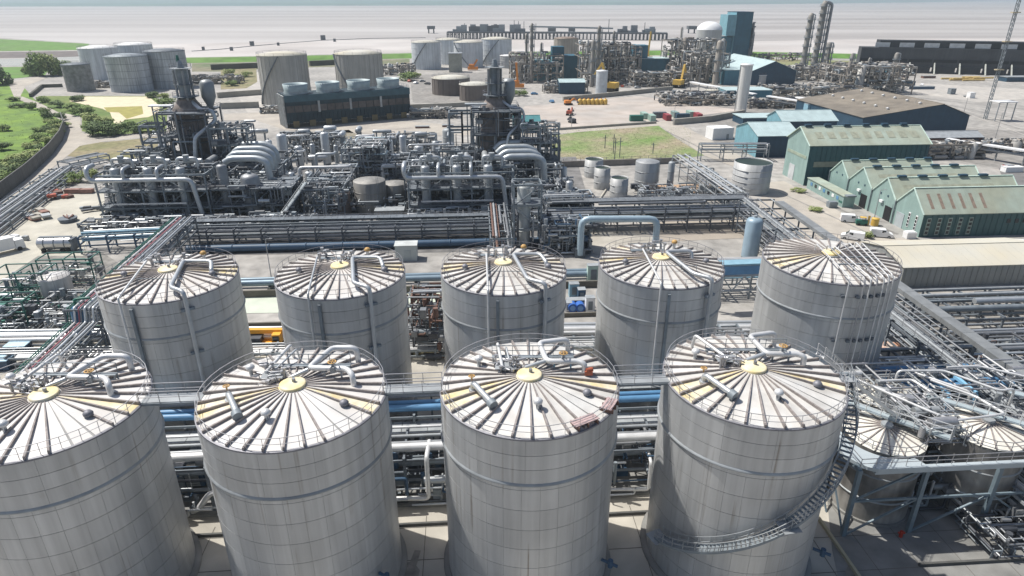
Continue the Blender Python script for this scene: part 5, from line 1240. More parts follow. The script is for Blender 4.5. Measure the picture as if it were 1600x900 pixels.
m = MB(); rail(m, [(0, 0, H), (L, 0, H), (L, D, H), (0, D, H)], 1.2, .05, True, 3); m.build('handrail', RAILD, t)
# ---------------- far silos and tank farm
SIL = M('ribbed silo grey', (.40, .39, .36), .75, 0, .08, .2, streak=.2)
def bigsilo(lab, px, pyb, pyt, rp, mat=SIL, ribs=28, roof=None, stair=True, n=44, name='silo', cat='silo', rimband=None, groovemat=None, group=None):
    x, y = G(px, pyb); r = rp / ppm(x, y, 8); y += r; x = (px - 800) / FPX * (y * cos(PITCH) + (CAMZ - 10) * sin(PITCH)); h = Z(x, y - r * .3, pyt)
    t = thing(name, lab, cat, (x, y, 0), 0, group)
    m = MB(); m.lathe([(r, 0), (r, h)], n=n); m.build('shell', mat, t)
    m = MB(); m.lathe([(r + .2, h - .1), (r + .2, h + .15), (r * .5, h + r * .1), (0, h + r * .13)], n=n); m.build('roof', roof or CR, t)
    for k in range(ribs): a = k * 2 * pi / ribs; m = MB(); m.box((r * cos(a), r * sin(a), h / 2), (.3, .3, h), a); (m.build('rib', mat, t))
    for k in range(0 if ribs else 4):
        z = h * (k + 1) / 5; m = MB(); m.lathe([(r, z - .1), (r + .15, z), (r, z + .1)], n=n); m.build('stiffening_ring', groovemat or mat, t)
    m = MB(); rail(m, [(r * cos(k * pi / 8), r * sin(k * pi / 8), h + .2) for k in range(16)], 1.2, .05, True, 5); m.build('handrail', RAILD, t)
    if stair:
        m = MB(); a0 = -2.7 if stair == 1 else -1.4
        for k in range(24):
            f, g = k / 24, (k + 1) / 24; s_ = 1 if stair == 1 else -1
            m.bar(((r + .5) * cos(a0 + s_ * f * 1.3), (r + .5) * sin(a0 + s_ * f * 1.3), h * f), ((r + .5) * cos(a0 + s_ * g * 1.3), (r + .5) * sin(a0 + s_ * g * 1.3), h * g), .9, .35)
        m.build('stair', STEELD, t)
    return t
bigsilo('tall ribbed pale grey silo left of the dark blue cooling tower', 446, 166, 86, 38, SIL, stair=1)
bigsilo('tall ribbed pale grey silo behind the dark blue cooling tower', 563, 160, 84, 37, SIL, stair=2)
TG = M('tank farm blue grey', (.58, .61, .63), .6, .1, .1, .15, streak=.25); TG2 = M('tank farm dark stained', (.40, .425, .45), .7, .1, .15, .15, streak=.4); WR = M('tank white roof', (.74, .74, .72), .5)
bigsilo('pale tank with white cone roof at the left of the far tank farm', 158, 126, 75, 28, TG, 0, WR, False, name='far_tank', cat='tank')
bigsilo('farthest pale tank with white roof at the back of the tank farm', 213, 118, 70, 27, TG, 0, WR, False, name='far_tank', cat='tank')
bigsilo('dark stained grey tank in front of the far tank farm', 202, 145, 88, 31, TG2, 0, STEEL, False, name='far_tank', cat='tank', groovemat=STEELD)
bigsilo('dark topped grey tank at the right of the far tank farm', 262, 139, 80, 30, TG2, 0, STEELD, False, name='far_tank', cat='tank', groovemat=STEELD)
bigsilo('short mottled grey tank at the left edge of the tank farm', 121, 144, 101, 20, M('mottled tank', (.22, .225, .22), .8, 0, .35, .5), 0, STEELD, False, name='far_tank', cat='tank')
bigsilo('leftmost pale blue tank with spiral stair near the shore', 666, 109, 66, 23, TG, 0, CR, 1, name='far_tank', cat='tank')
bigsilo('pale tank half hidden behind the leftmost shore tank', 702, 101, 62, 21, TG, 0, CR, False, name='far_tank', cat='tank')
bigsilo('third pale blue tank near the shore', 732, 106, 66, 23, TG, 0, CR, 2, name='far_tank', cat='tank')
bigsilo('rightmost pale blue tank near the shore', 776, 102, 61, 24, TG, 0, CR, 1, name='far_tank', cat='tank')
bigsilo('small white tank right of the shore tanks', 795, 107, 87, 14, WT, 0, WR, False, name='far_tank', cat='tank')
bigsilo('low wide rusty ribbed tank behind the cooling tower end', 704, 150, 122, 30, M('rusty tank', (.17, .145, .13), .85, 0, .1, .3, streak=.2), 20, CR, False, name='far_tank', cat='tank')
bigsilo('low rusty ribbed tank nearer the right furnace tower', 742, 159, 132, 25, M('rusty tank', (.17, .145, .13)), 20, CR, False, name='far_tank', cat='tank')
bigsilo('beige silo with brown roof band above the left blue building', 884, 100, 60, 19, M('beige silo', (.34, .31, .26), .8, 0, .1, .2, streak=.2), 16, SKY1, False)
bigsilo('pale round tank behind the white stack', 1189, 133, 117, 12, WT, 0, WR, False, name='far_tank', cat='tank')
bigsilo('small white round tank left of the white stack', 1152, 132, 114, 4.5, WT, 0, WR, False, name='far_tank', cat='tank', n=16)
bigsilo('white block tank left of the white stack base', 1114, 160, 141, 11, WT, 0, CR, False, name='far_tank', cat='tank')
t = thing('control_block', 'plain beige block between the shore tanks', 'building', (*G(712, 113), 0), YAW); m = MB(); h = Z(0, G(712, 113)[1], 84); m.box((0, 4, h / 2), (10, 8, h)); m.build('wall', M('beige block', (.33, .33, .28), .8), t); m = MB(); m.box((0, 4, h + .2), (10.6, 8.6, .4)); m.build('roof', STEELL, t)
# white stack
x, y = G(1157, 176); h = Z(x, y, 101); r = 9 / ppm(x, y, 10)
t = thing('white_stack', 'tall plain white cylindrical stack right of the container row', 'stack', (x, y, 0))
m = MB(); m.cyl((0, 0, 0), r * .9, h, 24, r); m.build('shell', M('stack white', (.62, .62, .60), .5, 0, .05, .4, streak=.1), t)
m = MB(); m.lathe([(r, h - .3), (r * 1.1, h - .2), (r * 1.1, h + .2), (0, h + .5)], n=24); m.build('cap', WHITE, t)
m = MB(); m.bar((-r - .2, 0, 0), (-r - .2, 0, h), .3); m.build('ladder', STEELL, t)
# domed silo and blue tower
x, y = G(1108, 100); r = 20 / ppm(x, y, 20); h = Z(x, y, 47)
t = thing('domed_silo', 'pale silo with large white dome beside the tall blue tower', 'silo', (x, y + r, 0))
m = MB(); m.lathe([(r, 0), (r, h)], n=36); m.build('shell', M('dome wall', (.42, .43, .42), .6, 0, .1, .1, streak=.15), t)
m = MB(); m.lathe([(r, h), (r * .92, h + r * .2), (r * .7, h + r * .42), (r * .38, h + r * .56), (0, h + r * .6)], n=36); m.build('dome', WHITE, t)
def boxbld(lab, pxl, pxr, pyb, pyt, D, wall, end=None, roof=None, rz=YAW, name='building', cat='building', flat=True):
    x, y = G(pxl, pyb); s = ppm(x, y, 0); L = (pxr - pxl) / s / cos(rz); h = Z(x, y, pyt)
    t = thing(name, lab, cat, (x, y, 0), rz)
    m = MB(); m.box((L / 2, D / 2, h / 2), (L, D, h)); m.build('wall', wall, t)
    if end: m = MB(); m.box((-.06, D / 2, h / 2), (.1, D - .1, h - .1)); m.build('end_wall', end, t)
    m = MB(); m.box((L / 2, D / 2, h + .15), (L + .6, D + .6, .3)); m.build('roof', roof or TEALR, t)
    return t, L, h
t, L, h = boxbld('very tall dark blue tower block on the shore side of the works', 1142, 1168, 96, 19, 22, M('tower dark blue', (.02, .10, .15), .55, 0, .1, .2, streak=.1), BLUWL, NAVY, rz=YAW)
m = MB(); m.box((-4, 8, h * .74), (8, 18, h * .42)); m.build('cantilever_box', BLUWL, t)
m = MB(); m.box((-5, 10, h * .25), (10, 14, h * .5)); m.build('lower_block', BLUW, t)
clutter('small_pipework', t, L, L + 3, -1, 4, 0, h * .8, 80, 500, mats=[STEELD, PIPED], rs=(.3, .5))
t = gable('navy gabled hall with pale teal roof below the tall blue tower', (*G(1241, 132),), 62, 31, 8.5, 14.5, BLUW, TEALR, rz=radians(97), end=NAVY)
bpy.context.view_layer.update()
m = MB(); m.box((18, 39, 4.5), (30, 16, 9)); m.build('side_wing', BLUW, t); m = MB(); m.box((18, 39, 9.2), (31, 17, .4)); m.build('wing_roof', TEALR, t)
NB = M('deep teal blue cladding', (.025, .105, .15), .55, 0, .1, .3, streak=.1)
t, L, h = boxbld('dark blue stepped process building left of the far columns', 862, 907, 127, 88, 14, NB, BLUWL, NB); m = MB(); m.box((4, 5, h + 3), (8, 9, 6)); m.build('upper_block', NB, t); m = MB(); m.box((-7, 8, h * .42), (12, 10, h * .84)); m.build('side_block', BLUWL, t)
t = gable('open fronted navy lean shed with pale roof in front of the stepped blue building', (*G(874, 147),), 15, 10, 6.5, 8, NAVY, TEALR, roofpan=5)
t, L, h = boxbld('blue building with pale teal lean roofs right of the orange cranes', 996, 1044, 120, 92, 14, NB, BLUWL); m = MB(); m.box((1.5, 6, h + 4.5), (10, 10, 9)); m.build('upper_block', BLUW, t); m = MB(); m.box((-6, 7, h * .6), (10, 12, h * 1.2)); m.build('side_block', BLUW, t)
t, L, h = boxbld('low teal roofed block behind the white stack', 1134, 1206, 160, 142, 14, BLUW, BLUWL)
t, L, h = boxbld('tiny teal shed by the black cooling tower', 1390, 1412, 119, 104, 8, BLUW)
t, L, h = boxbld('blue grey flat block at the far right edge of the yard', 1572, 1640, 128, 121, 8, NAVY, None, STEELL)
t, L, h = boxbld('dark flat store left of the navy hall by the white stack', 1160, 1222, 196, 185, 12, NAVY, None, TEALR)
t = gable('brick red open pipe shed behind the big green workshop', (*G(1425, 237),), 26, 8, 5, 6.5, M('dark brick', (.12, .055, .045), .9, 0, .3, .5), STEELL)
# black long cooling tower at far right
x, y = G(1340, 112); x2, y2 = G(1700, 122); L = hypot(x2 - x, y2 - y); a = atan2(y2 - y, x2 - x)
t = thing('cooling_tower', 'very long black cooling tower with a row of white vents at upper right', 'cooling tower', (x, y, 0), a)
BK = M('black louvre', (.028, .032, .036), .8, 0, .2, .1, streak=.3); H = Z(x, y, 74); BK2 = M('black louvre light', (.06, .065, .07), .8, 0, .2, .1, streak=.2)
m = MB(); m.box((L / 2, 9, H * .62), (L, 14, H * .76)); m.build('upper_body', BK2, t)
m = MB(); m.box((L / 2 + 6, 11, H + 2), (L - 12, 14, 6)); m.build('roof_box', BK, t)
n = int(L / 16)
for q in range(n):
    m = MB(); m.box((14 + q * L / n, 3.7, H + 2.0), (L / n * .6, .3, 3.2)); m.build('vent_window', M('vent pale', (.50, .52, .53), .6), t)
    m = MB(); m.box(((q + .5) * L / n, 1.5, H * .14), (L / n - 1.6, 2, H * .28)); m.build('basin_louvre', BK, t)
    m = MB(); m.bar((q * L / n + 1.2, -5, 0), (q * L / n + 1.6, 1.6, H * .42), .8); m.build('riser_pipe', M('riser pale', (.52, .53, .47), .6), t)
    m = MB(); m.box(((q + .5) * L / n, 1.6, H * .5), (L / n - 1.2, .4, H * .12)); m.build('louvre_band', BLACK, t)
# columns
def column(lab, pxb, pyb, pyt, wpx, mat=None, rings=6, dbl=False):
    x, y = G(pxb, pyb); r = wpx / 2 / ppm(x, y, 20); h = Z(x, y, pyt)
    t = thing('process_column', lab, 'column', (x, y, 0))
    m = MB(); m.lathe([(r * 1.1, 0), (r * 1.1, h * .2), (r, h * .22), (r, h * .95), (r * .5, h), (0, h)], n=12); m.build('shell', mat or M('column dirty', (.27, .255, .23), .7, .1, .2, .2, streak=.2), t)
    for k in range(rings):
        z = h * (k + 1.2) / (rings + 1); m = MB(); m.cyl((r * .3, 0, z), r * 1.75, .4, 10); m.build('platform', STEEL, t)
        m = MB(); rail(m, [(r * .3 + r * 1.75 * cos(q * pi / 3), r * 1.75 * sin(q * pi / 3), z + .4) for q in range(6)], 1.2, .06, True, 9); m.build('handrail', STEEL, t)
    m = MB(); m.tube([(r * 1.6, 0, 1), (r * 1.6, 0, h * .97), (0, 0, h * .99)], r * .22, 6); m.build('overhead_pipe', PIPE, t)
    if dbl: m = MB(); m.tube([(r * 2.6, 0, 1), (r * 2.6, 0, h * .96), (r * .6, 0, h * .98)], r * .5, 8); m.build('side_column', PIPED, t)
    return t
column('shorter of the two tallest ringed columns at upper right', 1252, 116, 20, 8)
column('tallest double column at the top edge of the frame', 1270, 112, 1, 9, dbl=True, rings=9)
column('short fat column right of the tallest double column', 1289, 104, 66, 9, rings=3)
column('slim column with platforms left of the stepped blue building', 830, 128, 36, 5, rings=6)
column('twin slim column beside the one left of the stepped blue building', 822, 126, 52, 4, rings=3)
column('short column with ball top left of the stepped blue building', 845, 122, 66, 3.5, rings=2)
column('tall slim column between the two blue buildings', 932, 134, 40, 5.5, rings=6)
column('tall braced column right of the beige silo', 955, 128, 48, 4, rings=5)
column('pale column right of the tall slim one between blue buildings', 924, 136, 62, 6, rings=3)
column('tan column in front of the domed silo', 1117, 132, 63, 9, rings=3, mat=M('column tan', (.33, .30, .26), .7, .1, .1, .2, streak=.2))
column('slim pipe stack right of the orange crane boom', 1061, 90, 42, 3, rings=0)
column('ball topped column at the right of the far right process cluster', 1390, 138, 82, 7, rings=3)
column('grey column left of the black cooling tower', 1326, 118, 83, 6, rings=2)
column('slim column in the middle of the far right cluster', 1349, 140, 90, 4, rings=2)
# far process clusters
FC = [M('far pipes pale', (.46, .45, .42), .6, .1, .2, .2), M('far steel tan', (.25, .225, .195), .8, 0, .25, .2), STEEL, DARK, M('far pipes mid', (.33, .32, .30), .7, .1, .2, .2)]
def cluster(lab, px, py, w, d, h, n, seed, rz=YAW, lv=None):
    o = G(px, py); nx = max(2, int(w / 9)); ny = max(2, int(d / 9)); lv = lv or [h * .35, h * .7, h]
    t = steel_frame(lab, o, rz, [w * i / (nx - 1) for i in range(nx)], [d * i / (ny - 1) for i in range(ny)], lv, FC[1], seed, brace=True, cl=0, cs=.5)
    clutter('small_pipework', t, 0, w, 0, d, .5, h * 1.05, n, seed, mats=FC, rs=(.2, .3, .45, .7), equip=.45)
    rr = random.Random(seed)
    for k in range(int(n / 60)):
        x, y = rr.uniform(0, w), rr.uniform(0, d); m = MB(); r = rr.uniform(.8, 1.8); z = rr.uniform(h * .5, h * 1.2); m.lathe([(r, 0), (r, z), (0, z + r * .6)], (x, y, 0), 10); m.build('vessel', rr.choice(FC[:2] + [FC[4]]), t)
    return t
cluster('far process unit between the shore tanks and the stepped blue building', 800, 130, 34, 26, 17, 330, 601)
cluster('far process unit between the two blue buildings', 908, 134, 34, 30, 24, 420, 602)
cluster('far process unit left of the right blue building', 952, 122, 22, 22, 20, 240, 603)
cluster('far process unit with arched ducts right of the blue building', 1046, 122, 38, 26, 24, 420, 604)
cluster('dark process unit in front of the domed silo', 1076, 130, 26, 20, 18, 240, 605)
cluster('low pipe jumble before the right blue building', 990, 136, 36, 14, 8, 240, 606)
cluster('pale jumble of pipes left of the white stack', 1040, 166, 40, 22, 5, 380, 607, lv=[3])
cluster('low pipework field between the white stack and the brown roofed hall', 1205, 152, 60, 22, 5, 420, 608, lv=[3.5])
cluster('far right process unit below the tallest double column', 1238, 128, 46, 24, 9, 380, 609, lv=[4, 8])
cluster('dense far right process unit with dark framework', 1316, 148, 42, 30, 15, 560, 610)
cluster('low far right pipe field right of the two tall columns', 1290, 118, 40, 20, 6, 240, 611, lv=[4])
cluster('pipework in front of the brick red pipe shed', 1425, 250, 26, 7, 5, 260, 612, lv=[2.5, 5])
cluster('pipework strip right of the pipe shed toward the right edge', 1470, 240, 60, 6, 4, 260, 613, lv=[3])
cluster('rusty pump field below the low teal block', 1170, 170, 40, 8, 4, 180, 614, lv=[3])
cluster('pipe jumble below the stepped blue building', 850, 146, 26, 8, 6, 160, 615, lv=[4])
cluster('pipe jumble right of the tank farm', 300, 132, 30, 12, 5, 140, 616, lv=[4])
cluster('dark pump yard behind the cooling tower left end', 408, 178, 16, 8, 3, 110, 617, lv=[2])
cluster('low dark equipment right of the cooling tower end', 640, 186, 22, 8, 4, 150, 618, lv=[3])
cluster('pipework behind the far tank farm fence', 120, 138, 24, 6, 4, 90, 619, lv=[3])
cluster('blue grey small units right of the tall silo', 596, 118, 24, 14, 7, 110, 620, lv=[5])
cluster('low dark clutter along the shore behind the tall blue tower', 1172, 96, 60, 10, 6, 130, 621, lv=[5])
m = MB(); m.tube([(0, 0, 16), (3, 0, 22), (8, 0, 23), (11, 0, 18)], 1.1, 10, 3); 
for k in range(3):
    a = G(1050 + k * 8, 112); t = tag(m.build('arched_duct', PIPEW, None, (a[0], a[1] + k * 3, 0), YAW), ['left', 'middle', 'right'][k] + 'most of three white arched ducts on the far unit beside the domed silo', 'duct', 'white arched ducts far away')
# long white pipe galleries
for k, (p0, p1, z) in enumerate([((1080, 128), (1180, 147), 6), ((1200, 150), (1282, 163), 6), ((1246, 152), (1322, 168), 7), ((1480, 217), (1700, 250), 5)]):
    a, b = G(*p0, z), G(*p1, z); t = thing('pipe_gallery', ['white pipe gallery behind the white stack', 'white pipe gallery left of the brown roofed hall', 'second white roofed gallery left of the brown hall', 'long white elevated pipe crossing the yard at right'][k], 'pipe gallery', (0, 0, 0))
    m = MB(); m.bar((*a, z), (*b, z), 2.6, .5); m.build('roof', WHITE, t)
    d = Vector((b[0] - a[0], b[1] - a[1], 0)); q_ = max(3, int(d.length / 8))
    for q in range(q_ + 1): p = Vector((*a, 0)) + d * (q / q_); m = MB(); m.bar(p, p + V(0, 0, z), .4); m.build('post', STEELL, t)
    m = MB(); m.bar((*a, z - 1.6), (*b, z - 1.6), 1.6, .5); m.build('pipes', PIPED, t)
# mast
x, y = G(1539, 186); 
t = thing('radio_mast', 'tall slim lattice mast leaning out of the top right corner', 'mast', (x, y, 0))
h = 66; m = MB(); w = .75
for k in range(3):
    a = k * 2 * pi / 3; m.bar((w * cos(a), w * sin(a), 0), (w * cos(a), w * sin(a), h), .22)
for k in range(33):
    for s in range(3):
        a, b = s * 2 * pi / 3, (s + 1) * 2 * pi / 3; m.bar((w * cos(a), w * sin(a), k * 2), (w * cos(b), w * sin(b), k * 2 + 2), .14)
m.build('lattice', STEEL, t)
for z in (22, 34, 46): m = MB(); m.box((0, 0, z), (3.4, 2.0, .4)); m.build('platform', M('mast platform tan', (.45, .38, .25), .7), t)
t = thing('elevated_pad', 'pale raised platform on thin legs beside the mast foot', 'platform', (*G(1554, 188), 0), YAW); m = MB(); m.box((2, 0, 8.5), (9, 6, .4)); m.build('slab', WHITE, t)
for q in (-2, 6):
    for k in (-2.5, 2.5): m = MB(); m.bar((q, k, 0), (q, k, 8.4), .35); m.build('leg', STEELL, t)
# ============================================================ JETTY, WALLS, VEHICLES, PLANTS
JM = M('jetty dark', (.10, .11, .12), .8, 0, .2, .1)
def jetty():
    z = WATERZ + 9; a = Vector(G3(700, 50, z)); b = Vector(G3(1042, 52, z)); a.z = b.z = 0; d = b - a; n = Vector((-d.y, d.x, 0)).normalized()
    t = thing('jetty', 'long dark pier on piles standing out in the estuary', 'jetty', tuple(a))
    m = MB(); m.bar((0, 0, z), d + V(0, 0, z), 16, 2.2); m.build('deck', JM, t)
    k = 60; me = None
    for i in range(k):
        p = d * (i / (k - 1))
        if me is None: m = MB(); [m.bar(n * s + V(0, 0, WATERZ - 1), n * s + V(0, 0, z), 1.6) for s in (-6, 6)]; m.bar(n * -6 + V(0, 0, z - 3), n * 6 + V(0, 0, z - 3), 1.0); me = m.mesh('pile_pair', JM)
        obj('pile_pair', me, t, p)
    rr = random.Random(5)
    for i in range(26):
        f = rr.choice((rr.uniform(.02, .35), rr.uniform(.72, .98))); h = rr.uniform(3, 11); p = d * f; m = MB(); m.box((p.x, p.y, z + h / 2), (rr.uniform(5, 16), 6, h)); m.build('deck_structure', rr.choice([JM, STEEL, STEELD]), t)
    for f, h in ((.08, 12), (.31, 16), (.33, 15), (.355, 15), (.41, 12), (.74, 18), (.9, 14)): p = d * f; m = MB(); m.bar(p + V(0, 0, z), p + V(0, 0, z + h), .8); m.build('mast', JM, t)
    m = MB(); m.bar(d * .38 + V(0, 0, z + 8), d * .76 + V(0, 0, z + 6), 5, 2); m.build('pipe_bridge', STEEL, t)
jetty()
for j, (px, py, w) in enumerate([(674, 52, 12), (1080, 52, 14), (862, 56, 12), (893, 56, 10)]):
    x, y = G(px, py, WATERZ); t = thing('mooring_dolphin', ['mooring dolphin left of the long pier', 'mooring dolphin right of the long pier', 'left of two dolphins before the pier middle', 'right of two dolphins before the pier middle'][j], 'dolphin', (x, y, 0)); m = MB(); m.box((0, 0, 6), (w, w, 5)); m.build('cap', JM, t)
    for q in (-1, 1): m = MB(); m.bar((q * w * .35, 0, WATERZ - 1), (q * w * .35, 0, 4), 2); m.build('pile', JM, t)
t = thing('outfall_line', 'dark line of stones and posts running out across the mud flat', 'outfall', (0, 0, 0))
pts = [(300, 80), (345, 77), (395, 72), (440, 68), (505, 63), (580, 60), (665, 59)]
m = MB()
for p, q in zip(pts[:-1], pts[1:]): a, b = G(*p, -2.8), G(*q, -2.8); m.bar((*a, -2.7), (*b, -2.7), 2.4, .6)
m.build('stone_line', JM, t)
for px, py, s in ((318, 78, 3.5), (362, 79, 4), (394, 71, 6), (435, 71, 3.5), (505, 62, 8), (523, 65, 4)):
    x, y = G(px, py, -2.8); m = MB(); m.box((x, y, -1.2), (s * .7, s * .7, s * 1.1)); m.build('post', JM, t)
# long walls / pipelines in the yard
def wall(label, pts, h, th, mat, z=0, name='wall', panel=None, cat='wall'):
    t = thing(name, label, cat, (0, 0, 0)); P = [Vector((*G(*p), 0)) for p in pts]
    for a, b in zip(P[:-1], P[1:]):
        if panel:
            k = max(1, round((b - a).length / panel)); d = (b - a) / k
            for i in range(k): m = MB(); p = a + d * i; q = a + d * (i + .97); m.bar(p + V(0, 0, h / 2), q + V(0, 0, h / 2), th, h); m.build(name.split('_')[-1] + '_panel' if 0 else 'wall_panel', mat, t)
        else: m = MB(); m.bar(a + V(0, 0, h / 2), b + V(0, 0, h / 2), th, h); m.build('wall_section', mat, t)
    return t
WG = M('panel wall grey', (.115, .115, .11), .8, .1, .12, .4, streak=.15, objrand=.08)
wall('tall dark panelled wall curving between the road and the green bank at left', [(98, 190), (103, 203), (97, 220), (80, 243), (45, 276), (0, 312), (-80, 372)], 4.2, .35, WG, panel=2.4)
CW = M('old concrete wall', (.30, .285, .25), .9, 0, .15, .2)
wall('low concrete wall right of the cooling tower', [(640, 170), (700, 168), (768, 164)], 2.2, 1.0, CW)
wall('concrete wall along the far side of the pale rubble yard', [(880, 158), (965, 150), (1050, 141)], 2.4, 1.2, CW)
wall('concrete wall on the near side of the container row', [(1052, 195), (1110, 190), (1162, 180)], 2.6, 1.2, CW)
wall('concrete channel wall left of the far silos', [(345, 170), (405, 168)], 3, 2, CW)
wall('low concrete wall behind the left furnace tower', [(340, 153), (420, 147)], 3, 2, CW)
wall('thin kerb wall along the road before the grass field', [(820, 207), (1025, 193)], 1.0, .6, CW)
wall('dark bank wall below the shore between the silos and tanks', [(330, 109), (405, 106), (420, 104)], 4, 4, M('dark earth', (.10, .10, .08), .95, 0, .3, .1))
wall('dark bank wall behind the tall silos', [(484, 103), (525, 101)], 4, 4, M('dark earth', (.10, .10, .08)))
wall('dark bund around the short mottled tank', [(48, 152), (66, 137), (98, 136)], 2.0, 1.2, M('dark earth', (.10, .10, .08)))
# containers
cols = [GREENP, M('pale green box', (.30, .42, .36), .6, 0, .1), M('pale green box', (.3, .42, .36)), STEELD, M('maroon box', (.28, .05, .06), .6, 0, .1), M('grey green box', (.22, .30, .28), .6), NAVY, M('pale green box', (.3, .42, .36)), M('maroon box', (.28, .05, .06))]
cn = ['green', 'pale green', 'pale green', 'dark grey', 'maroon', 'grey green', 'navy', 'pale green', 'maroon']
for j in range(9):
    x, y = G(994 + j * 12, 189 - j * .4 - (j % 2) * 4)
    t = thing('shipping_container', cn[j] + ' container, number ' + ['one', 'two', 'three', 'four', 'five', 'six', 'seven', 'eight', 'nine'][j] + ' from the left of the row on the rubble yard', 'container', (x, y, 0), YAW + (pi / 2 if j % 3 else 0), 'containers in a row on the rubble yard')
    m = MB(); m.box((0, 0, 1.35), (6.1, 2.4, 2.6)); m.build('body', cols[j], t)
    for q in range(8): m = MB(); m.box((-2.7 + q * .77, 0, 1.35), (.18, 2.5, 2.4)); m.build('corrugation', cols[j], t)
for j in range(7):
    x, y = G(906 + j * 6.6, 163.5); t = thing('yellow_drum_tank', ['first', 'second', 'third', 'fourth', 'fifth', 'sixth', 'seventh'][j] + ' from the left of the yellow round topped tanks on the rubble yard', 'tank', (x, y, 0), YAW, 'yellow tanks on the rubble yard')
    m = MB(); m.lathe([(1.15, 0), (1.15, 2.2), (1.0, 2.7), (.5, 3.0), (0, 3.05)], n=14); m.build('shell', YEL, t); m = MB(); m.cyl((0, 0, 3), .3, .35, 8); m.build('lid', ORANGE, t)
# excavators
def excavator(lab, px, py, s, mat, rz=0, up=1.0):
    x, y = G(px, py); t = thing('excavator', lab, 'excavator', (x, y, 0), rz)
    for q in (-1, 1): m = MB(); m.box((0, q * 1.1 * s, .45 * s), (3.6 * s, .6 * s, .9 * s)); m.build('track', TYRE, t)
    m = MB(); m.box((-.4 * s, 0, 1.6 * s), (3.0 * s, 2.4 * s, 1.3 * s)); m.build('body', mat, t)
    m = MB(); m.box((.8 * s, .7 * s, 2.3 * s), (1.2 * s, .9 * s, 1.6 * s), 0, .85); m.build('cab', GLASS, t)
    m = MB(); m.bar((1.0 * s, -.3 * s, 1.8 * s), (2.6 * s, -.3 * s, (2.5 + 3 * up) * s), .5 * s, .6 * s); m.build('boom', mat, t)
    m = MB(); m.bar((2.6 * s, -.3 * s, (2.5 + 3 * up) * s), (4.6 * s, -.3 * s, (1.2 + 1.8 * up) * s), .4 * s, .45 * s); m.build('stick', mat, t)
    m = MB(); m.box((4.6 * s, -.3 * s, (.9 + 1.8 * up) * s), (.9 * s, 1.0 * s, .8 * s)); m.build('bucket', STEELD, t)
    return t
REDM = M('machine red', (.42, .09, .05), .55, 0, .2, 1)
excavator('red excavator digging in the middle of the rubble yard', 890, 180, 1.0, REDM, 1.2, .3)
excavator('orange red excavator at the far edge of the rubble yard', 888, 164, 1.1, ORANGE, .2, .2)
excavator('small black loader in the rubble yard', 894, 192, .9, DARK, 2.0, .1)
excavator('orange excavator with folded boom beside the white upright cylinder', 953, 143, 2.4, YEL, 2.6, 1.4)
excavator('small orange excavator left of the domed silo', 1060, 137, 2.2, YEL, 1.0, 1.2)
def crane(lab, px, pyb, pyt, dx, mat):
    x, y = G(px, pyb); h = Z(x, y, pyt); t = thing('crane', lab, 'crane', (x, y, 0))
    m = MB(); m.box((0, 0, 1.6), (8, 3, 2.0)); m.build('carrier', mat, t)
    m = MB(); m.bar((0, 0, 2.5), (dx, 0, h), 1.3, 1.3); m.build('boom', mat, t)
    m = MB(); m.box((-1, 0, 3.6), (4, 2.6, 2)); m.build('cab', mat, t)
crane('orange mobile crane left of the stepped blue building', 809, 138, 98, -1.0, ORANGE); crane('yellow crane boom standing behind the right blue building', 1012, 92, 49, 1.0, YEL); crane('small orange crane among the shore tanks', 739, 110, 93, 3.5, ORANGE)
x, y = G(939, 146); h = Z(x, y, 111); t = thing('white_cylinder', 'white upright cylinder beside the orange folded excavator', 'vessel', (x, y, 0)); m = MB(); m.cyl((0, 0, 0), 3.4, h, 20); m.build('shell', M('vessel whitish', (.55, .58, .60), .5), t); m = MB(); m.lathe([(3.5, h), (3.5, h + .3), (0, h + .8)], n=20); m.build('cap', WHITE, t)
